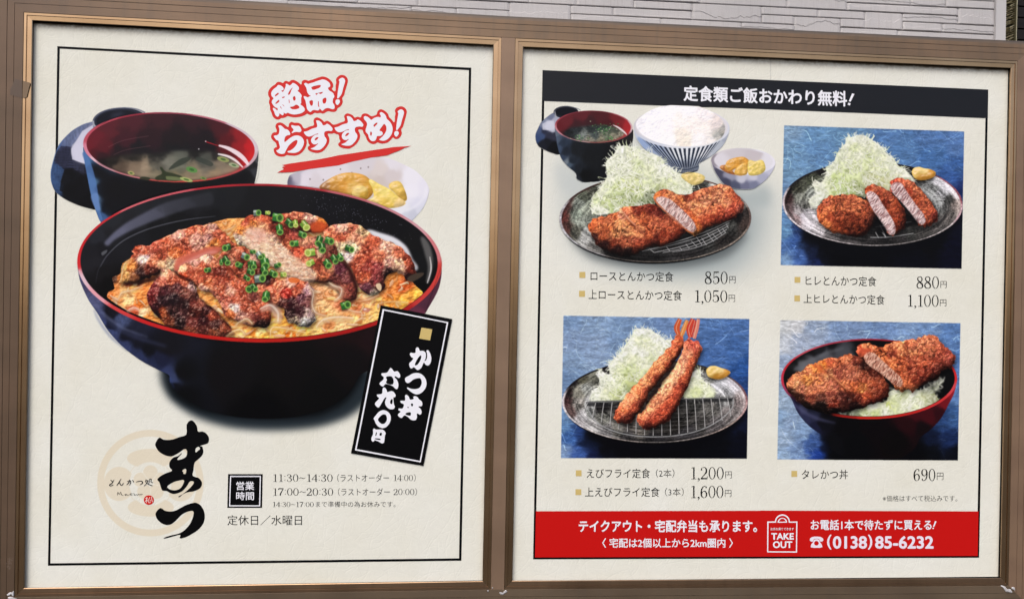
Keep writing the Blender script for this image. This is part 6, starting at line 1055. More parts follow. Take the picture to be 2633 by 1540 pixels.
def bead(name, o0, i0, o1, i1, m, label=None):
    v = []; f = []; n = len(BP)
    for o_, i_ in ((o0, i0), (o1, i1)):
        a = np.array(P(*o_, FY)); b = np.array(P(*i_, BY))
        for t, _, d in BP: p = a + (b - a) * t; v.append((p[0], d, p[2]))
    for k in range(n - 1): f.append((k, k + 1, n + k + 1, n + k))
    f += [tuple(range(n)), tuple(range(2 * n - 1, n - 1, -1))]
    o = fchild(name, mesh(name, v, f), m)
    if label: o['label'] = label
for O, I in ((OL, IL), (OR, IR)):
    bead('glazing_bead', O['tl'], I['tl'], O['tr'], I['tr'], M_bead); bead('glazing_bead', O['bl'], I['bl'], O['tl'], I['tl'], M_bead)
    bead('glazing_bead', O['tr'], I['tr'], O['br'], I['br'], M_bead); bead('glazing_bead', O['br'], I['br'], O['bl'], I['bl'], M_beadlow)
def pquad(name, q, d0, d1, m, par=None):
    a = [P(*p, d0) for p in q]; b = [(x, d1, z) for x, y, z in a]
    me = mesh(name, a + b, [(3, 2, 1, 0), (4, 5, 6, 7), (0, 1, 5, 4), (1, 2, 6, 5), (2, 3, 7, 6), (3, 0, 4, 7)])
    return fchild(name, me, m) if par is None else link(name, me, m, par)
pquad('gasket_board', [(66, 38), (1286, 102), (1256, 1508), (44, 1526)], .006, .012, M_gasket)
pquad('gasket_board', [(1330, 106), (2610, 166), (2586, 1500), (1302, 1506)], .006, .012, M_gasket)
# blobs of white sealant, tape
M_seal = noise_mat('white sealant', rgb(214, 212, 214), rgb(186, 182, 182), (80, 80, 80), .6, .3, 300)
def blob(pts, th=.0025, name='sealant_smear', m=None):
    lp = smooth(pts, 3); n = len(lp); c = lp.mean(0); v = [P(*p, FY) for p in lp] + [P(*(c + (p - c) * .72), FY - th * .8) for p in lp] + [P(*c, FY - th)]
    f = [(i, (i + 1) % n, n + (i + 1) % n, n + i) for i in range(n)] + [(n + i, n + (i + 1) % n, 2 * n) for i in range(n)]
    fchild(name, mesh(name, v, f), m or M_seal)
S6 = Z(0, 1400, 10.53); S7 = Z(1200, 1440, 14); S8 = Z(2540, 1400, 10.53)
blob(S6((185, 1365), (230, 1310), (290, 1275), (330, 1290), (355, 1245), (375, 1260), (370, 1395), (330, 1380), (295, 1330), (250, 1370)))
blob(S6((210, 1440), (250, 1405), (330, 1405), (380, 1430), (460, 1450), (430, 1474), (250, 1474)))
blob(S7((740, 1090), (765, 1065), (795, 1090), (775, 1125), (750, 1115))); blob(S7((905, 985), (930, 965), (955, 985), (935, 1005)))
blob(S7((1178, 1140), (1195, 1135), (1230, 1185), (1300, 1190), (1340, 1110), (1410, 1065), (1455, 1105), (1420, 1160), (1350, 1190), (1300, 1235), (1220, 1215)))
blob(S8((345, 1100), (420, 1110), (480, 1140), (530, 1200), (600, 1195), (660, 1285), (600, 1295), (560, 1280), (490, 1270), (440, 1210), (400, 1150))); blob(S8((635, 1165), (690, 1135), (735, 1180), (730, 1235), (690, 1215)))
M_tape = mat('brown tape', rgb(94, 78, 66), .5, .3)
T = Z(0, 150, 9.825)
tp = [P(*p, FY - .0006) for p in T((365, 520), (560, 570), (556, 1005), (350, 960), (300, 925), (255, 930), (262, 780), (320, 680))]
tp += [P(*p, FY + .0004) for p in T((575, 575), (765, 625), (700, 880), (680, 980), (610, 1020), (566, 1005))]
fchild('tape_patch', mesh('tape_patch', tp[:8], [tuple(range(7, -1, -1))]), M_tape); fchild('tape_patch', mesh('tape_patch', tp[8:], [(5, 4, 3, 2, 1, 0)]), mat('worn tape', rgb(124, 102, 78), .5, .3))
sm = Z(0, 1400, 10.53); rs = random.Random(2)
M_scr = mat('scraped metal', rgb(150, 132, 118), .6, .3); v = []; f = []
for i in range(46):
    x, y = rs.gauss(255, 36), rs.uniform(345, 660); a = rs.uniform(0, math.pi); l = rs.uniform(10, 34); w_ = rs.uniform(2, 5); dx_, dy_ = math.cos(a) * l, math.sin(a) * l
    k = len(v); v += [P(*p, FY - .0003) for p in sm((x - dx_, y - dy_), (x + dx_, y + dy_), (x + dx_ + w_, y + dy_ + w_), (x - dx_ + w_, y - dy_ + w_))]; f.append((k, k + 1, k + 2, k + 3))
tag(fchild('scratches', mesh('scratches', v, f), M_scr), kind='stuff')
# ---------------------------------------------------------------- posters
def print_mat(name, cv, x0, x1, z0, z1, res=1050):
    """lay the drawing flat on the wall plane and use it as the ink of the poster"""
    w = int((x1 - x0) * res); h = int((z1 - z0) * res)
    gx, gz = np.meshgrid(x0 + (np.arange(w) + .5) / res, z0 + (np.arange(h) + .5) / res)
    px, py = project(gx, np.zeros_like(gx), gz); px = px - cv.x0 - .5; py = py - cv.y0 - .5
    H_, W_ = cv.img.shape[:2]; px = np.clip(px, 0, W_ - 1.001); py = np.clip(py, 0, H_ - 1.001); xi = px.astype(int); yi = py.astype(int); fx = (px - xi)[..., None]; fy = (py - yi)[..., None]
    I = cv.img; c = (I[yi, xi] * (1 - fx) + I[yi, xi + 1] * fx) * (1 - fy) + (I[yi + 1, xi] * (1 - fx) + I[yi + 1, xi + 1] * fx) * fy
    c = np.clip(c / 255, 0, 1); c = np.where(c < .04045, c / 12.92, ((c + .055) / 1.055) ** 2.4) * KA
    s = np.where(c < .0031308, c * 12.92, 1.055 * np.clip(c, 1e-9, 1) ** (1 / 2.4) - .055)
    img = bpy.data.images.new(name, w, h, alpha=False); a = np.ones((h, w, 4), np.float32); a[..., :3] = s; img.pixels.foreach_set(a.ravel()); img.update(); img.pack()
    m = mat(name, (1, 1, 1, 1), .34, .09); b = m.node_tree.nodes['Principled BSDF']; t = N(m, 'ShaderNodeTexImage'); t.image = img; t.extension = 'EXTEND'
    L(m, t.outputs[0], b.inputs['Base Color'])
    uv = lambda co: ((co[0] - x0) / (x1 - x0), (co[2] - z0) / (z1 - z0))
    return m, uv
K1, K2, K3, K4, K5, K6, K7, K8, K9 = [-.00035 * i for i in range(1, 10)]
INK = mat('black ink', rgb(8, 8, 10), .34, .09); WHT = mat('white print', rgb(238, 238, 244), .34, .09); RED = mat('red ink', rgb(212, 52, 48), .34, .09); RED2 = mat('deep red ink', rgb(196, 22, 20), .34, .09)
GOLD = mat('gold ink', rgb(206, 182, 116), .34, .09); TXT = mat('text ink', rgb(22, 22, 24), .34, .09); TXG = mat('thin text ink', rgb(44, 44, 44), .34, .09); BLK_SHEEN = mat('header ink', rgb(24, 25, 29), .34, .2); PHONE = mat('phone ink', rgb(236, 226, 238), .34, .09)  # header black is raised and bluish: sky sheen mixed into the ink colour
def poster(name, q, label, cv):
    pts = [P(*p, 0) for p in q]; xs = [p[0] for p in pts]; zs = [p[2] for p in pts]
    m, uv = print_mat(name + ' print', cv, min(xs) - .01, max(xs) + .01, min(zs) - .01, max(zs) + .01)
    back = [(x, .0035, z) for x, y, z in pts]
    me = mesh(name, pts + back, [(0, 3, 2, 1), (4, 5, 6, 7), (0, 1, 5, 4), (1, 2, 6, 5), (2, 3, 7, 6), (3, 0, 4, 7)])
    ul = me.uv_layers.new(name='UVMap')
    for lp in me.loops: ul.data[lp.index].uv = uv(me.vertices[lp.vertex_index].co)
    o = link(name, me, m); tag(o, label, 'menu poster'); return o, m, uv
def sq(z, x0, y0, x1, y1): return z((x0, y0), (x1, y0), (x1, y1), (x0, y1))
def border(q, par, t=6.2, name='border_line'):
    """ruled border: four strips"""
    (ax, ay), (bx, by), (cx, cy), (dx_, dy_) = q
    i = [(ax + t, ay + t), (bx - t, by + t), (cx - t, cy - t), (dx_ + t, dy_ - t)]
    return flat(name, [q, i], K1, INK, par)
lposter, LM, LUV = poster('katsudon_poster', [(87, 59), (1268, 118), (1240.5, 1491.5), (62, 1510.5)], 'left menu poster with the large pork cutlet rice bowl and black opening hours square', paint_left())
rposter, RM, RUV = poster('set_menu_poster', [(1345.3, 122), (2592.5, 178), (2566.5, 1481.6), (1317, 1492.5)], 'right menu poster with four priced dishes between black header and red footer', paint_right())

# ---- left poster
border([(147.5, 119.6), (1211.8, 175), (1186.4, 1440.7), (123.2, 1453.6)], lposter)
D = Z(110, 260, 4.334); B = Z(650, 400, 3.07); A = Z(190, 460, 3.35); C = Z(190, 760, 2.52)
E1 = [tuple(p) for p in ell(667, 677, 468, 203.5, .6, 100)]
flat('lid_picture', [smooth(D((555, 235), (460, 262), (330, 335), (230, 430), (165, 520), (130, 630), (90, 790), (95, 900), (140, 1010), (240, 1090), (400, 1165), (560, 1210), (540, 1050), (470, 680), (450, 540), (500, 400), (640, 270), (760, 200), (900, 160), (1130, 135), (930, 82), (800, 90), (680, 120), (590, 180)))], K2, LM, lposter, LUV)
flat('soup_bowl_picture', [smooth(D((450, 540), (490, 400), (640, 270), (900, 165), (1200, 130), (1425, 128), (1700, 145), (2000, 215), (2250, 340), (2380, 470), (2400, 560), (2360, 920), (1900, 940), (1500, 990), (1100, 1100), (800, 1240), (655, 1370), (600, 1250), (540, 1050), (470, 680)))], K3, LM, lposter, LUV)
flat('pickle_dish_picture', [smooth(B((274, 235), (272, 200), (290, 160), (400, 120), (700, 60), (900, 20), (1050, 20), (1180, 70), (1290, 130), (1370, 220), (1390, 270), (1370, 360), (1340, 420), (1290, 480), (1245, 520), (1100, 430), (900, 340), (600, 268), (400, 240)))], K2, LM, lposter, LUV)
bowl = flat('rice_bowl_picture', [[(199, 676), (205, 720)] + [tuple(p) for p in smooth(C((95, 30), (150, 110), (220, 225), (310, 325), (430, 418), (560, 487), (618, 518), (622, 560), (645, 600), (720, 668), (850, 735), (1030, 780), (1240, 795), (1450, 780), (1630, 730), (1760, 650), (1825, 560), (1850, 515), (1960, 460), (2090, 360), (2200, 230), (2290, 90)), 4)][:-4] + [tuple(p) for p in ell(667, 677, 468, 203.5, .6, 60, 360, 180)]], K4, LM, lposter, LUV)
flat('cutlet_topping_picture', [smooth(A((285, 1015), (300, 975), (350, 950), (335, 850), (400, 820), (420, 730), (500, 620), (650, 560), (900, 440), (1210, 385), (1400, 430), (1530, 300)) + B((130, 450), (340, 440), (560, 520), (780, 538), (960, 640), (1200, 760), (1285, 950), (1340, 1080), (1250, 1200), (1000, 1330), (600, 1420), (100, 1445)) + A((1400, 1400), (1000, 1330), (700, 1230), (450, 1130)))], K5, LM, bowl, LUV)
# headline: white brush letters on a red outline
Z1 = Z(680, 180, 10.5); Z2 = Z(690, 270, 10.53); Z3 = Z(870, 260, 10.53)
hl = flat('headline_outline', [smooth(Z1((385, 330), (440, 335), (500, 358), (545, 310), (600, 302), (665, 325), (720, 285), (780, 275), (860, 305), (940, 360), (990, 400), (1010, 320), (1060, 280), (1110, 275), (1190, 298), (1540, 185), (1620, 190), (1720, 230), (1810, 310), (1855, 400), (1850, 470), (1820, 512), (1905, 585), (1920, 430), (1940, 340), (1930, 280), (1950, 220), (2010, 165), (2090, 140), (2180, 165), (2235, 225), (2255, 300), (2240, 370), (2180, 570), (2150, 690), (2095, 775), (2115, 860), (2095, 930), (2040, 1000), (1975, 1040), (1950, 1100), (1890, 1140), (1800, 1135), (1720, 1120), (1640, 1160), (1580, 1185), (1500, 1165), (1430, 1175), (1350, 1165), (1300, 1200), (1240, 1220), (1185, 1200), (1150, 1185), (1090, 1225), (980, 1265), (820, 1285), (720, 1275), (625, 1250), (580, 1275), (520, 1300), (450, 1305), (410, 1335), (350, 1345), (280, 1320), (225, 1260), (190, 1160), (150, 1070), (150, 990), (120, 890), (125, 830), (145, 780), (105, 700), (100, 610), (140, 520), (220, 440), (290, 395), (330, 345)), 3)], K1, RED, lposter)
h2 = flat('headline_outline', [smooth(Z2((75, 840), (110, 770), (170, 745), (215, 745), (225, 680), (190, 600), (215, 520), (300, 478), (390, 500), (480, 570), (520, 600), (548, 595), (560, 520), (620, 465), (700, 485), (820, 490), (900, 540), (970, 640), (1120, 590), (1235, 545), (1220, 440), (1250, 370), (1310, 340), (1400, 370), (1470, 420), (1515, 460), (1580, 432), (1660, 460), (1750, 535), (1840, 525), (1960, 480), (2065, 440)) + Z3((178, 500), (155, 430), (180, 370), (245, 340), (330, 360), (400, 400), (440, 450), (520, 428), (605, 445), (640, 370), (710, 340), (790, 350), (895, 415), (1040, 365), (1060, 290), (1110, 240), (1160, 228), (1250, 265), (1340, 350), (1380, 445), (1450, 510), (1510, 580), (1530, 430), (1548, 340), (1530, 270), (1560, 200), (1630, 160), (1710, 148), (1790, 180), (1845, 250), (1855, 310), (1790, 560), (1750, 700), (1700, 780), (1720, 860), (1700, 940), (1640, 1010), (1580, 1035), (1520, 1020), (1480, 990), (1400, 1080), (1300, 1140), (1200, 1155), (1120, 1145), (1065, 1125), (1000, 1160), (930, 1168), (850, 1140), (780, 1070), (740, 960), (690, 890), (660, 800), (655, 785), (540, 785), (570, 860), (590, 940), (570, 1040), (500, 1150), (400, 1240), (290, 1295), (200, 1290), (80, 1265), (20, 1225)) + Z2((1890, 1080), (1900, 1040), (1950, 990), (1920, 920), (1905, 820), (1830, 790), (1775, 765), (1720, 785), (1605, 790), (1640, 870), (1655, 960), (1630, 1060), (1560, 1170), (1470, 1260), (1400, 1290), (1320, 1305), (1200, 1285), (1110, 1245), (1065, 1190), (1080, 1130), (1120, 1100), (1085, 1040), (1070, 935), (1035, 930), (1040, 1040), (1010, 1140), (940, 1260), (830, 1345), (740, 1375), (600, 1375), (500, 1360), (440, 1395), (370, 1405), (260, 1390), (180, 1330), (145, 1240), (150, 1190), (190, 1155), (230, 1145), (200, 1030), (130, 970), (80, 900)), 3)], K1, RED, lposter)
def glyph(par, loops, m=WHT, d=K2, n=3, sh=(0, 0)): return flat('brush_letter', [[(p[0] + sh[0], p[1] + sh[1]) for p in smooth(l, n)] for l in loops], d, m, par)
glyph(hl, [Z1((370, 415), (430, 425), (490, 465), (520, 520), (500, 555), (458, 562), (492, 600), (540, 530), (575, 440), (575, 390), (600, 380), (640, 400), (675, 425), (730, 395), (755, 360), (800, 365), (870, 410), (930, 480), (925, 540), (895, 570), (950, 620), (1005, 700), (990, 760), (990, 900), (970, 935), (1040, 990), (1090, 1060), (1080, 1110), (1020, 1160), (920, 1195), (800, 1210), (700, 1190), (625, 1160), (580, 1185), (535, 1170), (520, 1150), (520, 1200), (490, 1230), (440, 1200), (405, 1180), (395, 1240), (350, 1270), (300, 1230), (260, 1130), (225, 1060), (240, 1030), (290, 1050), (350, 1100), (350, 1040), (300, 1020), (240, 960), (200, 890), (205, 830), (245, 775), (200, 720), (180, 650), (190, 600), (240, 530), (330, 460)),
    Z1((370, 620), (390, 650), (290, 720), (280, 695)), Z1((385, 815), (405, 845), (370, 890), (300, 925), (295, 905)), Z1((760, 485), (735, 540), (685, 660), (655, 680), (632, 665), (690, 555)), Z1((770, 740), (820, 715), (838, 815), (790, 835)), Z1((470, 745), (550, 725), (545, 745), (500, 770), (490, 770)), Z1((655, 800), (668, 800), (680, 900), (665, 900)), Z1((690, 1015), (780, 990), (850, 945), (905, 960), (945, 1025), (880, 1060), (820, 1070), (740, 1060)), Z1((420, 1000), (435, 990), (468, 1060), (455, 1050)), Z1((480, 940), (495, 940), (540, 985), (535, 992))])
glyph(hl, [Z1((1070, 380), (1110, 355), (1180, 385), (1560, 262), (1620, 270), (1700, 310), (1765, 375), (1780, 430), (1770, 455), (1715, 495), (1750, 560), (1840, 620), (1885, 700), (1880, 750), (1855, 780), (1845, 890), (1885, 950), (1895, 1010), (1880, 1055), (1840, 1065), (1720, 1035), (1640, 1050), (1575, 1105), (1550, 1105), (1490, 1050), (1470, 1090), (1430, 1100), (1340, 1085), (1290, 1100), (1240, 1140), (1190, 1110), (1150, 1060), (1130, 950), (1100, 820), (1055, 735), (1070, 715), (1110, 720), (1165, 745), (1250, 695), (1215, 690), (1160, 620), (1130, 490), (1090, 420)),
    Z1((1262, 475), (1520, 415), (1505, 475), (1300, 545)), Z1((1215, 850), (1298, 825), (1298, 960), (1258, 975)), Z1((1570, 800), (1662, 757), (1655, 890), (1598, 920)), Z1((1375, 645), (1440, 632), (1580, 605), (1515, 658), (1450, 635), (1410, 680)), Z1((1458, 840), (1470, 940), (1475, 1010), (1448, 980))])
EX = [Z1((2005, 280), (2050, 235), (2100, 217), (2150, 240), (2180, 300), (2130, 480), (2085, 650), (2040, 720), (1990, 775), (1965, 770), (1965, 740), (1985, 560), (2025, 320)), Z1((1970, 800), (2020, 815), (2038, 860), (2010, 920), (1970, 955), (1925, 915), (1915, 860), (1935, 815))]
glyph(hl, EX); glyph(h2, EX, sh=(151.4, 81.2))
glyph(h2, [Z2((270, 575), (320, 555), (370, 580), (450, 655), (500, 665), (550, 700), (595, 780), (585, 815), (520, 825), (455, 870), (440, 1010), (500, 970), (600, 890), (700, 840), (780, 830), (860, 850), (930, 910), (965, 1000), (950, 1090), (900, 1190), (830, 1260), (730, 1300), (620, 1300), (515, 1270), (600, 1235), (700, 1160), (770, 1060), (790, 980), (765, 955), (700, 980), (620, 1040), (550, 1110), (500, 1190), (460, 1270), (440, 1310), (370, 1330), (280, 1310), (230, 1270), (220, 1235), (270, 1215), (315, 1155), (290, 1060), (270, 975), (220, 955), (160, 880), (150, 850), (180, 830), (230, 825), (280, 790), (300, 660), (280, 600))])
glyph(h2, [Z2((620, 555), (720, 570), (820, 570), (860, 600), (895, 680), (885, 725), (850, 742), (780, 735), (700, 745), (630, 768), (685, 680), (640, 620))])
SU = [Z2((1295, 430), (1340, 425), (1400, 450), (1450, 500), (1480, 555), (1555, 540), (1580, 515), (1630, 530), (1700, 590), (1740, 650), (1735, 690), (1710, 712), (1640, 705), (1520, 740), (1525, 860), (1560, 900), (1580, 960), (1565, 1030), (1510, 1120), (1440, 1190), (1380, 1220), (1280, 1225), (1180, 1205), (1145, 1190), (1240, 1150), (1310, 1090), (1345, 1045), (1290, 1070), (1220, 1065), (1170, 1020), (1155, 970), (1170, 910), (1220, 850), (1280, 810), (1345, 800), (1355, 780), (1280, 795), (1200, 835), (1120, 860), (1050, 850), (990, 800), (960, 740), (970, 730), (1050, 715), (1180, 650), (1320, 600), (1310, 500)), Z2((1255, 965), (1270, 910), (1320, 880), (1358, 885), (1340, 920), (1300, 955))]
glyph(h2, SU); glyph(h2, SU, sh=(78.9, -11))
glyph(h2, [Z3((685, 440), (720, 415), (780, 425), (850, 480), (890, 515), (960, 470), (1060, 435), (1150, 435), (1120, 350), (1130, 315), (1165, 305), (1230, 340), (1290, 410), (1310, 485), (1400, 570), (1450, 660), (1470, 760), (1450, 880), (1390, 980), (1310, 1050), (1230, 1080), (1150, 1070), (1105, 1050), (1190, 970), (1260, 880), (1300, 790), (1300, 710), (1280, 660), (1240, 625), (1170, 710), (1115, 805), (1175, 830), (1205, 880), (1190, 920), (1130, 950), (1050, 955), (1030, 1010), (1010, 1060), (960, 1090), (900, 1085), (850, 1040), (820, 970), (805, 910), (760, 860), (735, 810), (755, 720), (780, 640), (760, 570), (700, 500)), Z3((948, 665), (980, 625), (1060, 590), (1000, 680), (980, 705)), Z3((878, 828), (912, 870), (885, 948), (860, 910))])
U1 = Z(0, 0, 2.8); U2 = Z(870, 0, 2.8)
flat('brush_underline', [U1((1995, 1245), (2045, 1218), (2030, 1205), (2055, 1200), (2030, 1190), (2080, 1180), (2300, 1148)) + U2((0, 1120), (200, 1090), (400, 1060), (527, 1052), (480, 1065), (440, 1085), (400, 1100), (350, 1120), (240, 1135), (100, 1165), (0, 1192)) + U1((2230, 1218), (2100, 1240))], K3, RED, lposter)
# black price label
lb = flat('price_label', [C((1988, 62), (2452, 152), (2265, 1102), (1795, 1020))], K6, INK, lposter)
flat('label_line', [C((2001, 86), (2426, 172), (2247, 1079), (1821, 1001)), C((2010, 97), (2416, 178), (2241, 1069), (1832, 993))], K7, WHT, lb)
flat('gold_square', [C((2252, 207), (2322, 218), (2308, 290), (2237, 278))], K7, GOLD, lb)
Z4 = Z(960, 860, 6.14); Z5 = Z(940, 930, 6.7)
for lp in ([Z4((580, 295), (600, 285), (625, 292), (665, 285), (668, 230), (690, 200), (715, 210), (735, 255), (780, 255), (820, 280), (830, 330), (820, 390), (808, 418), (835, 400), (850, 350), (848, 300), (838, 255), (860, 243), (895, 290), (915, 370), (905, 440), (880, 480), (850, 488), (820, 470), (800, 440), (760, 520), (720, 555), (690, 558), (640, 515), (600, 535), (580, 520), (565, 460), (600, 420), (630, 375), (600, 355), (578, 320)), Z4((655, 485), (670, 430), (720, 350), (752, 328), (755, 370), (730, 430), (690, 480))],
           [Z4((500, 700), (515, 675), (560, 650), (620, 615), (690, 605), (760, 625), (820, 690), (840, 770), (825, 840), (780, 900), (720, 938), (670, 942), (610, 915), (560, 875), (530, 835), (580, 850), (650, 860), (720, 845), (755, 800), (765, 750), (740, 690), (690, 690), (630, 710), (580, 750), (545, 765), (510, 745))],
           [Z4((500, 960), (520, 948), (560, 980), (580, 1025), (640, 1010), (630, 985), (660, 970), (700, 990), (720, 1020), (760, 1050), (775, 1100), (760, 1130), (710, 1135), (740, 1165), (762, 1210), (755, 1250), (735, 1265), (690, 1245), (690, 1300), (670, 1345), (630, 1352), (590, 1340), (540, 1295), (490, 1275), (450, 1315), (430, 1312), (385, 1265), (430, 1215), (395, 1190), (400, 1165), (460, 1165), (480, 1100), (440, 1080), (425, 1050), (450, 1042), (500, 1040)), Z4((595, 1090), (625, 1092), (612, 1135)), Z4((545, 1135), (558, 1155), (540, 1155)), Z4((505, 1255), (520, 1235), (590, 1228), (585, 1278))],
           [Z5((270, 205), (290, 195), (370, 185), (410, 130), (430, 105), (455, 120), (495, 170), (545, 160), (575, 185), (598, 240), (590, 270), (570, 280), (500, 250), (540, 310), (565, 380), (560, 440), (540, 470), (510, 460), (470, 420), (345, 380), (300, 425), (280, 420), (238, 375), (310, 300), (310, 258), (285, 240)), Z5((350, 265), (450, 252), (472, 388), (350, 358), (368, 310))],
           [Z5((195, 565), (215, 560), (285, 545), (290, 480), (310, 440), (335, 445), (365, 490), (370, 520), (445, 502), (480, 515), (518, 575), (510, 605), (480, 610), (490, 740), (505, 770), (490, 805), (450, 818), (400, 805), (350, 755), (335, 690), (360, 610), (330, 620), (260, 740), (225, 785), (205, 782), (158, 725), (235, 625), (205, 600)), Z5((460, 635), (455, 730), (425, 715), (425, 670))],
           [Z5((138, 975), (170, 930), (230, 860), (300, 830), (370, 850), (425, 910), (435, 980), (410, 1060), (350, 1125), (290, 1140), (220, 1115), (175, 1060), (155, 1010)), Z5((212, 995), (250, 940), (300, 905), (345, 910), (368, 960), (360, 1020), (320, 1065), (280, 1068), (240, 1040))],
           [Z5((128, 1165), (145, 1147), (180, 1165), (290, 1165), (330, 1195), (348, 1235), (335, 1260), (325, 1350), (315, 1390), (285, 1405), (230, 1375), (155, 1350), (140, 1370), (120, 1372), (100, 1340), (105, 1300), (130, 1240)), Z5((182, 1212), (195, 1215), (185, 1265), (168, 1278)), Z5((252, 1222), (278, 1222), (272, 1270), (240, 1265)), Z5((160, 1315), (255, 1325), (258, 1345), (160, 1328))]):
    glyph(lb, lp, WHT, K7)
# shop name
Z6 = Z(390, 1070, 6.7); Z7 = Z(240, 1100, 4.913)
glyph(lposter, [Z6((135, 365), (200, 398), (290, 405), (370, 395), (480, 355), (595, 315), (600, 150), (640, 85), (685, 68), (725, 90), (780, 170), (800, 262), (870, 260), (930, 285), (980, 350), (988, 410), (970, 460), (900, 488), (835, 510), (870, 518), (890, 610), (870, 670), (800, 740), (740, 795), (720, 920), (705, 1020), (760, 1045), (810, 1060), (860, 1120), (865, 1180), (830, 1240), (740, 1285), (600, 1310), (530, 1345), (460, 1392), (530, 1340), (600, 1285), (680, 1210), (728, 1125), (665, 1115), (600, 1210), (520, 1290), (440, 1325), (370, 1335), (320, 1320), (260, 1285), (185, 1275), (155, 1210), (130, 1130), (95, 1090), (150, 1030), (250, 975), (350, 932), (310, 880), (302, 810), (330, 750), (380, 705), (435, 690), (475, 670), (520, 632), (475, 690), (440, 738), (455, 750), (520, 735), (595, 690), (590, 562), (480, 620), (400, 665), (345, 688), (270, 682), (180, 645), (110, 590), (60, 490), (80, 430)),
    Z6((760, 620), (760, 550), (810, 522), (832, 560), (800, 590)), Z6((525, 940), (585, 900), (582, 990), (545, 985), (545, 960)), Z6((265, 1215), (380, 1130), (470, 1105), (555, 1098), (540, 1170), (490, 1240), (400, 1272), (330, 1262))], INK, K1)
glyph(lposter, [Z7((850, 1008), (900, 1040), (965, 1052), (1040, 1040), (1150, 980), (1240, 948), (1295, 942), (1350, 970), (1395, 1040), (1408, 1110), (1395, 1190), (1340, 1270), (1240, 1340), (1160, 1380), (1090, 1390), (1100, 1350), (1000, 1370), (885, 1392), (960, 1360), (1080, 1330), (1150, 1290), (1220, 1210), (1258, 1120), (1262, 1050), (1200, 1052), (1120, 1090), (1040, 1170), (980, 1215), (930, 1225), (860, 1200), (800, 1140), (785, 1080), (800, 1050))], INK, K1)
def stroke(pts, wd):
    p = np.asarray(pts, float); q = curve(p, 5) if len(p) > 2 else p; d = np.gradient(q[:, :2], axis=0); Ln = np.hypot(*d.T) + 1e-9
    nn = np.stack([-d[:, 1], d[:, 0]], 1) / Ln[:, None] * (q[:, 2:3] * wd / 2); return [tuple(x) for x in np.vstack([q[:, :2] + nn, (q[:, :2] - nn)[::-1]])]
def strokes(name, par, lst, wd, m, d):
    """hand-written letters, each stroke a little above the last"""
    V = []; F = []
    for i, s in enumerate(lst):
        q = stroke(s, wd); h = len(q) // 2; k = len(V); V += [P(*p, d - .00002 * i) for p in q]
        F += [(k + j, k + j + 1, k + 2 * h - 2 - j, k + 2 * h - 1 - j) for j in range(h - 1)]
    return link(name, mesh(name, V, F), m, par)
strokes('script_line', lposter, [Z7((215, 655, .6), (235, 670, 1), (245, 690, .6)), Z7((262, 650, .5), (235, 695, 1), (205, 715, 1), (215, 730, 1), (255, 715, .6)), Z7((350, 640, .6), (320, 690, 1), (295, 725, .8)), Z7((310, 705, .5), (335, 690, .8), (340, 715, 1), (360, 720, 1), (385, 690, .5)),
    Z7((425, 675, .6), (465, 665, 1), (470, 690, 1), (455, 722, .6)), Z7((460, 650, .7), (445, 690, 1), (420, 715, .7)), Z7((490, 655, .6), (505, 672, 1), (500, 685, .5)), Z7((540, 680, .6), (590, 668, 1), (620, 678, 1), (615, 698, 1), (585, 718, .5)),
    Z7((668, 648, .8), (655, 680, .6)), Z7((660, 668, .6), (690, 662, .9), (670, 700, .8), (640, 732, .6)), Z7((660, 680, .6), (690, 705, 1), (745, 728, .9)), Z7((705, 650, .8), (705, 680, .8), (695, 700, .5)), Z7((705, 648, .6), (730, 642, .9), (728, 680, .9), (748, 690, .7), (750, 678, .4))], 2., INK, K2)
strokes('romaji_line', lposter, [Z7((302, 850, .6), (310, 810, 1), (325, 835, .8), (345, 808, .8), (355, 840, 1), (380, 850, .5)), Z7((420, 832, .5), (400, 835, .9), (405, 850, .8), (425, 835, .6), (430, 848, .5), (480, 830, .5)), Z7((478, 820, .6), (472, 845, .8), (490, 845, .5)), Z7((460, 830, .4), (520, 826, .5)), Z7((530, 835, .5), (515, 842, .8), (535, 848, .6), (550, 832, .5)), Z7((548, 838, .5), (555, 848, .8), (575, 835, .6), (562, 830, .5)), Z7((580, 848, .5), (590, 832, .7), (600, 845, .6), (612, 830, .6), (625, 840, .4))], 1.3, TXT, K2)
seal = flat('seal_stamp', [[tuple(p) for p in ell(*Z7((701, 908))[0], 13, 12.2, 0, 28)]], K2, mat('seal ink', rgb(206, 36, 30), .34, .09), lposter)
strokes('seal_letter', seal, [Z7((655, 890, 1), (690, 880, 1)), Z7((674, 870, 1), (672, 945, 1)), Z7((672, 900, .8), (655, 930, 1)), Z7((676, 900, .8), (690, 925, 1)), Z7((715, 870, 1), (700, 905, 1), (700, 940, 1), (725, 935, 1)), Z7((735, 868, 1), (738, 900, 1), (748, 935, 1)), Z7((722, 905, 1), (715, 925, 1))], 1.5, mat('seal paper', rgb(240, 214, 206), .34, .09), K3)
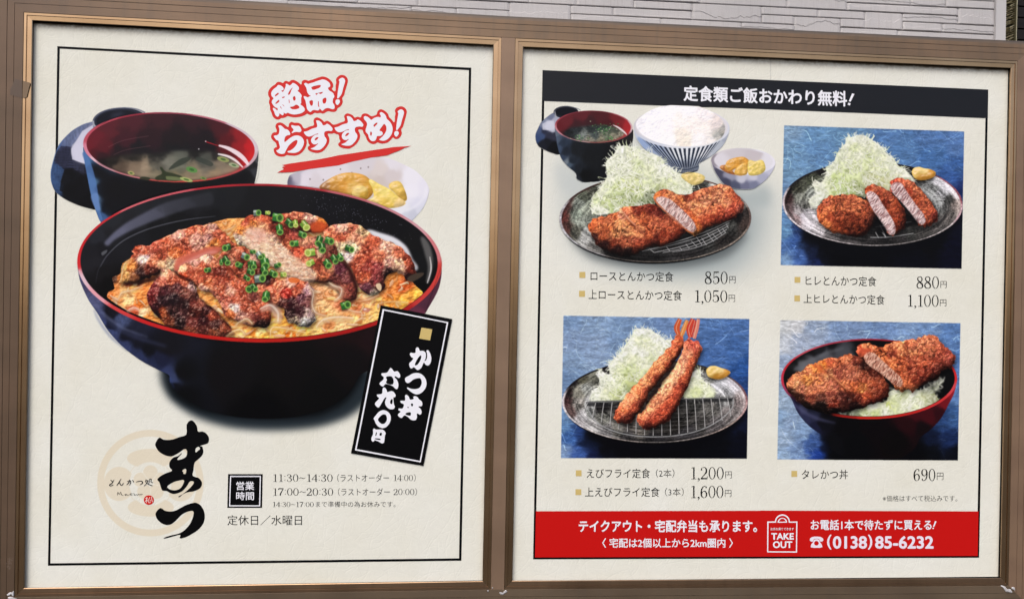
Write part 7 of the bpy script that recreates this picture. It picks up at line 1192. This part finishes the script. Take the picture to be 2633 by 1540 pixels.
# opening hours
so = (570, 1200, 4.846); SZ = Z(*so)
hb = flat('hours_box', [SZ((80, 88), (512, 88), (503, 508), (70, 508))], K1, INK, lposter)
flat('box_line', [SZ((105, 110), (488, 110), (480, 490), (92, 490)), SZ((117, 124), (475, 124), (467, 476), (105, 476))], K2, WHT, hb)
text('box_text', '営業', zq(*so, 182, 182, 402, 287), K2, WHT, hb, .012); text('box_text', '時間', zq(*so, 180, 310, 400, 412), K2, WHT, hb, .012)
def dig(par, s, q, m, d=K1, name='price_digits'):
    """high-contrast figures, like the thin serif type of the menu"""
    xl, tl, xr, tr, bl, br = q; V = []; F = []
    def E_(cx, cy, rx, ry, n=22): return [(cx + rx * math.cos(2 * math.pi * i / n), cy + ry * math.sin(2 * math.pi * i / n)) for i in range(n)]
    G_ = {'0': [E_(.27, .5, .25, .51), E_(.27, .5, .165, .475)],
          '1': [[(.1, 0), (.46, 0), (.46, .03), (.335, .05), (.335, 1), (.3, 1), (.11, .93), (.11, .9), (.24, .92), (.24, .05), (.1, .03)]],
          '2': [[(.03, 0), (.5, 0), (.52, .26), (.49, .26), (.46, .1), (.13, .1), (.3, .32), (.45, .5), (.5, .72), (.46, .9), (.34, 1.), (.2, 1.), (.08, .92), (.03, .76), (.07, .7), (.13, .74), (.14, .84), (.1, .88), (.18, .95), (.3, .95), (.38, .85), (.39, .7), (.33, .5), (.2, .3), (.03, .06)]],
          '3': [[(.04, .2), (.1, .06), (.24, -.01), (.4, .04), (.5, .18), (.49, .36), (.4, .49), (.3, .54), (.42, .62), (.47, .76), (.42, .93), (.28, 1.), (.14, .97), (.06, .84), (.09, .78), (.14, .8), (.15, .9), (.24, .96), (.33, .92), (.37, .78), (.32, .62), (.18, .56), (.18, .52), (.32, .48), (.4, .34), (.39, .15), (.3, .04), (.2, .04), (.12, .12), (.13, .22), (.08, .27)]],
          '4': [[(.3, 0), (.5, 0), (.5, .03), (.44, .05), (.44, .26), (.54, .26), (.54, .31), (.44, .31), (.44, 1.), (.38, 1.), (.0, .31), (.0, .26), (.34, .26), (.34, .05), (.28, .03)], [(.34, .31), (.06, .31), (.34, .84)]],
          '5': [[(.04, .2), (.1, .05), (.24, -.01), (.4, .06), (.5, .2), (.51, .4), (.43, .56), (.3, .63), (.16, .58), (.12, .54), (.14, .9), (.45, .9), (.47, 1.), (.1, 1.), (.08, .46), (.11, .45), (.2, .54), (.3, .55), (.38, .46), (.4, .3), (.37, .14), (.28, .04), (.18, .04), (.1, .12), (.12, .22), (.07, .27)]],
          '6': [[(.44, .8), (.48, .86), (.42, .98), (.32, 1.01), (.18, .94), (.07, .76), (.03, .5), (.03, .28), (.1, .08), (.25, -.01), (.4, .04), (.5, .2), (.5, .4), (.42, .56), (.3, .61), (.18, .56), (.12, .46), (.14, .66), (.22, .88), (.32, .96), (.4, .94), (.38, .86), (.4, .8)], E_(.275, .285, .13, .26)],
          '7': [[(.16, 0), (.27, 0), (.3, .25), (.42, .62), (.53, .95), (.53, 1.), (.04, 1.), (.03, .78), (.06, .78), (.1, .88), (.44, .88), (.28, .5), (.18, .2)]],
          '8': [[(.27, 1.01), (.14, .97), (.07, .86), (.07, .74), (.13, .62), (.19, .55), (.08, .44), (.02, .3), (.04, .12), (.14, .01), (.27, -.01), (.41, .02), (.5, .12), (.52, .28), (.47, .42), (.36, .53), (.43, .62), (.47, .74), (.46, .87), (.4, .97)], [(.27, .96), (.19, .93), (.14, .82), (.17, .7), (.3, .58), (.38, .68), (.39, .82), (.35, .93)], [(.24, .49), (.13, .38), (.1, .24), (.15, .09), (.27, .04), (.38, .08), (.43, .2), (.39, .33)]],
          ',': [[(.1, .1), (.04, .06), (.04, 0), (.1, -.03), (.12, -.04), (.09, -.11), (.03, -.16), (.05, -.18), (.14, -.12), (.18, -.02), (.16, .07)]],
          ':': [E_(.12, .22, .045, .05, 8), E_(.12, .74, .045, .05, 8)], '~': [[(.02, .42), (.12, .56), (.22, .58), (.36, .5), (.48, .45), (.6, .55), (.62, .52), (.5, .39), (.38, .4), (.24, .5), (.14, .5), (.04, .38)]]}
    G_['9'] = [[(.54 - x, 1 - y) for x, y in l] for l in G_['6']]
    adv = {',': .22, ':': .26, '1': .52, '~': .66}; w = 0; xs = []
    for ch in s: xs.append(w); w += adv.get(ch, .57)
    w -= .03; loops = []
    for ch, x0 in zip(s, xs):
        for l in G_[ch]: loops.append([(xl + (xr - xl) * (x0 + x) / w, (bl + (br - bl) * (x0 + x) / w) * (1 - y) + (tl + (tr - tl) * (x0 + x) / w) * y) for x, y in l])
    return flat(name, loops, d, m, par)
dig(lposter, '11:30~14:30', zq(*so, 630, 90, 1385, 183), TXT, name='hours_digits'); dig(lposter, '17:00~20:30', zq(*so, 630, 264, 1392, 356), TXT, name='hours_digits')
dig(lposter, '14:30~17:00', zq(*so, 630, 435, 1148, 497), TXG, name='hours_digits')
text('hours_text', '（ラストオーダー', zq(*so, 1440, 88, 2085, 184), K1, TXG, lposter, -.006); dig(lposter, '14:00', zq(*so, 2135, 98, 2385, 174), TXG, name='hours_digits'); text('hours_text', '）', zq(*so, 2395, 90, 2418, 180), K1, TXG, lposter, -.006)
text('hours_text', '（ラストオーダー', zq(*so, 1450, 263, 2095, 358), K1, TXG, lposter, -.006); dig(lposter, '20:00', zq(*so, 2138, 272, 2402, 348), TXG, name='hours_digits'); text('hours_text', '）', zq(*so, 2410, 264, 2434, 356), K1, TXG, lposter, -.006)
text('hours_text', 'まで準備中の為お休みです。', zq(*so, 1172, 428, 2165, 500), K1, TXG, lposter, -.006)
text('closing_day_text', '定休日／水曜日', zq(*so, 72, 600, 1000, 725), K1, INK, lposter, -.002)

# ---- right poster
border([(1395, 181), (2541.2, 231), (2517.6, 1432.9), (1370.7, 1437.1)], rposter, 6)
E = Z(1360, 260, 3.2045); F_ = Z(1990, 310, 3.684); G = Z(1420, 790, 3.594); H = Z(1980, 800, 3.685)
hd = flat('header_band', [[(1395, 181), (2541.2, 231), (2540, 304.6), (2200, 290.5), (1830, 276)] + E((1425, 52), (1400, 42), (1300, 38), (1170, 34), (1130, 40)) + [(1394.5, 260)]], K2, BLK_SHEEN, rposter)
text('header_text', '定食類ご飯おかわり無料', zq(1740, 200, 5.25, 92, 112, 2290, 312, 186, 388), K3, WHT, hd, .028)
HZ = Z(1740, 200, 5.25)
flat('header_mark', [HZ((2368, 214), (2400, 222), (2350, 326), (2322, 320)), HZ((2320, 340), (2348, 350), (2338, 378), (2306, 366))], K3, WHT, hd)
def pic(name, pts, n=5): return flat(name, [smooth(pts, n)], K1, RM, rposter, RUV)
flat('lid_picture', [smooth(E((208, 100), (150, 135), (100, 180), (75, 230), (55, 280), (58, 330), (80, 375), (130, 405), (190, 430), (242, 440), (225, 320), (212, 220), (260, 140), (350, 95), (425, 80), (390, 62), (320, 50), (250, 60)))], K2, RM, rposter, RUV)
flat('soup_bowl_picture', [smooth(E((213, 210), (260, 140), (350, 95), (533, 80), (700, 100), (820, 160), (855, 230), (835, 370), (735, 385), (700, 440), (632, 510), (640, 610), (440, 668), (392, 640), (375, 585), (320, 540), (270, 480), (240, 400), (225, 320)))], K3, RM, rposter, RUV)
flat('rice_bowl_picture', [smooth(E((862, 220), (920, 120), (1050, 60), (1150, 38), (1250, 40), (1400, 52), (1540, 100), (1640, 180), (1652, 240), (1610, 350), (1520, 440), (1398, 520), (1398, 560), (1300, 595), (1200, 580), (1110, 520), (1100, 480), (1000, 430), (920, 360), (880, 300)))], K4, RM, rposter, RUV)
flat('pickle_dish_picture', [smooth(E((1500, 500), (1540, 440), (1640, 400), (1764, 390), (1900, 405), (2000, 450), (2030, 510), (2010, 570), (1960, 640), (1900, 690), (1850, 722), (1760, 728), (1680, 720), (1610, 690), (1560, 630), (1520, 560)))], K5, RM, rposter, RUV)
pl = flat('plate_picture', [smooth([tuple(p) for p in ell(*E((1040, 968))[0], 247, 115, -.6, 40)], 1)], K6, RM, rposter, RUV)
flat('cabbage_picture', [smooth(E((510, 870), (530, 780), (600, 700), (645, 610), (632, 510), (700, 440), (735, 385), (800, 372), (900, 400), (1000, 430), (1100, 480), (1200, 580), (1290, 620), (1345, 770), (1150, 740), (1050, 750), (1030, 850), (740, 900), (560, 940)))], K7, RM, pl, RUV)
flat('cutlet_picture', [smooth(E((490, 1030), (540, 970), (740, 900), (900, 868), (1040, 860), (1020, 800), (1050, 750), (1230, 775), (1340, 765), (1480, 715), (1640, 700), (1750, 820), (1765, 890), (1600, 1000), (1390, 1110), (1290, 1080), (1200, 1160), (960, 1220), (800, 1280), (600, 1222), (500, 1090)))], K8, RM, pl, RUV)
for z, q, cab, cut, cn in ((F_, ((95, 50), (1800, 108), (1775, 1405), (62, 1370)), ((340, 800), (340, 740), (370, 620), (490, 460), (610, 290), (740, 160), (900, 170), (1060, 310), (1250, 480), (1330, 590), (1130, 640), (870, 720), (700, 700), (450, 760)), ((400, 850), (470, 740), (700, 702), (900, 780), (860, 660), (960, 612), (1095, 660), (1120, 565), (1260, 565), (1430, 700), (1545, 880), (1490, 995), (1370, 990), (1252, 900), (1200, 1050), (1080, 1075), (960, 940), (820, 1085), (640, 1085), (470, 1010)), 'cutlet_picture'),
                           (G, ((103, 78), (1820, 110), (1797, 1397), (80, 1392)), ((360, 860), (365, 770), (440, 580), (560, 480), (680, 340), (755, 215), (860, 200), (1040, 300), (1110, 300), (1080, 370), (870, 590), (650, 860)), ((1120, 300), (1160, 110), (1350, 110), (1330, 300), (1380, 400), (1270, 690), (1130, 960), (900, 1130), (790, 1070), (640, 1070), (565, 990), (800, 680), (1020, 430)), 'prawn_picture'),
                           (H, ((95, 85), (1802, 115), (1777, 1412), (67, 1403)), ((850, 930), (1100, 850), (1130, 760), (1300, 750), (1640, 640), (1560, 780), (1480, 920), (1300, 975), (1000, 1000)), ((155, 680), (220, 600), (430, 500), (700, 420), (815, 380), (900, 305), (1190, 290), (1520, 225), (1752, 420), (1700, 540), (1480, 680), (1350, 765), (1135, 740), (1000, 870), (760, 945), (480, 955), (240, 850)), 'cutlet_picture')):
    ph = flat('dish_photo', [z(*q)], K1, RM, rposter, RUV)
    flat('cabbage_picture', [smooth(z(*cab))], K2, RM, ph, RUV); flat(cn, [smooth(z(*cut))], K3, RM, ph, RUV)
pz = (1480, 690, 6); qz = (2030, 700, 6); rz = (1480, 1190, 6); vz = (1733, 1020, 2.8)
def item(zz, sqr, name, nq, dg, dq, yq):
    flat('gold_square', [sq(Z(*zz), *sqr)], K1, GOLD, rposter); text('dish_name_text', name, zq(*zz, *nq), K1, INK, rposter, 0); dig(rposter, dg, zq(*zz, *dq), INK); text('yen_text', '円', zq(*zz, *yq), K1, TXG, rposter, -.006)
item(pz, (58, 55, 150, 148), 'ロースとんかつ定食', (232, 40, 1510, 192, 56, 207), '850', (1988, 50, 2350, 240), (2372, 122, 2468, 230))
item(pz, (53, 345, 145, 438), '上ロースとんかつ定食', (200, 325, 1640, 477, 345, 497), '1,050', (1822, 337, 2345, 520, 341, 525), (2362, 410, 2460, 516))
item(qz, (78, 72, 168, 162), 'ヒレとんかつ定食', (250, 50, 1340, 205, 68, 217), '880', (1955, 65, 2310, 252), (2330, 138, 2425, 242))
item(qz, (75, 357, 162, 448), '上ヒレとんかつ定食', (218, 333, 1470, 478, 352, 502), '1,100', (1808, 348, 2305, 528, 352, 532), (2322, 420, 2420, 524))
item(rz, (4, 110, 92, 202), 'えびフライ定食', (172, 85, 1150, 232), '1,200', (1762, 62, 2290, 248), (2310, 128, 2410, 235))
item(rz, (-2, 402, 88, 492), '上えびフライ定食', (145, 372, 1295, 520), '1,600', (1762, 350, 2285, 537), (2305, 415, 2403, 522))
item(vz, (845, 532, 887, 575), 'タレかつ丼', (920, 524, 1252, 592), '690', (1722, 518, 1884, 604), (1893, 545, 1940, 597))
text('dish_note_text', '（2本）', zq(*rz, 1240, 92, 1525, 220), K1, TXG, rposter, -.006); text('dish_note_text', '（3本）', zq(*rz, 1380, 382, 1668, 508), K1, TXG, rposter, -.006)
text('tax_note_text', '※価格はすべて税込みです。', zq(*vz, 1503, 708, 2040, 752), K1, TXG, rposter, -.006)
rb = flat('footer_band', [[(1378, 1313.6), (1955.6, 1312.3), (1955.6, 1311.8), (2516.2, 1314), (2514, 1428.4), (1375.6, 1432.2)]], K2, RED2, rposter)
uz = (1940, 1310, 5.04); UZ = Z(*uz); kz = (1470, 1320, 5.04)
text('footer_text', 'テイクアウト・宅配弁当も承ります。', zq(*kz, 90, 85, 2395, 237), K3, WHT, rb, .026)
text('footer_text', '〈 宅配は2個以上から2km圏内 〉', zq(*kz, 395, 318, 2085, 438), K3, WHT, rb, .018)
text('footer_text', 'お電話1本で待たずに買える', zq(*uz, 728, 130, 2290, 260), K3, WHT, rb, .02)
flat('footer_mark', [UZ((2340, 145), (2360, 150), (2328, 222), (2312, 218)), UZ((2312, 230), (2328, 232), (2322, 248), (2304, 244))], K3, WHT, rb)
arc = lambda cx, cy, r, a0, a1, n=16: [(cx + r * math.cos(math.radians(a0 + (a1 - a0) * i / n)), cy - r * math.sin(math.radians(a0 + (a1 - a0) * i / n))) for i in range(n + 1)]
flat('bag_outline', [UZ((166, 150)) + UZ((266, 150)) + UZ(*arc(362, 155, 97, 178, 2)) + UZ((556, 150), (551, 553), (164, 550)),
                     UZ((182, 166), (280, 166)) + UZ(*arc(362, 158, 82, 175, 5)) + UZ((444, 166), (541, 166), (537, 538), (178, 536))], K3, WHT, rb)
flat('bag_handle', [UZ(*arc(362, 166, 62, 180, 0)), UZ(*arc(362, 158, 44, 174, 6))], K3, WHT, rb)
text('bag_text', 'お持ち帰りできます', zq(*uz, 208, 230, 510, 266), K3, WHT, rb, .01); text('bag_text', 'TAKE', zq(*uz, 216, 304, 502, 382), K3, WHT, rb, .035); text('bag_text', 'OUT', zq(*uz, 238, 410, 482, 492), K3, WHT, rb, .035)
flat('phone_symbol', [smooth(UZ((718, 395), (722, 370), (750, 352), (803, 346), (860, 352), (888, 372), (892, 395), (880, 408), (852, 410), (842, 392), (838, 378), (770, 378), (766, 392), (756, 410), (728, 408)), 3)], K3, PHONE, rb)
flat('phone_symbol', [smooth(UZ((775, 384), (832, 384), (845, 412), (872, 450), (880, 484), (728, 484), (736, 450), (762, 412)), 3), UZ(*[(803 + 30 * math.cos(a / 8 * math.pi), 432 + 30 * math.sin(a / 8 * math.pi)) for a in range(16)])], K3, PHONE, rb)
text('phone_number_text', '(', zq(*uz, 940, 325, 990, 510), K3, PHONE, rb, .02); text('phone_number_text', '0138', zq(*uz, 1014, 345, 1446, 498), K3, PHONE, rb, .03); text('phone_number_text', ')', zq(*uz, 1470, 325, 1520, 510), K3, PHONE, rb, .02); text('phone_number_text', '85-6232', zq(*uz, 1562, 345, 2308, 498), K3, PHONE, rb, .03)
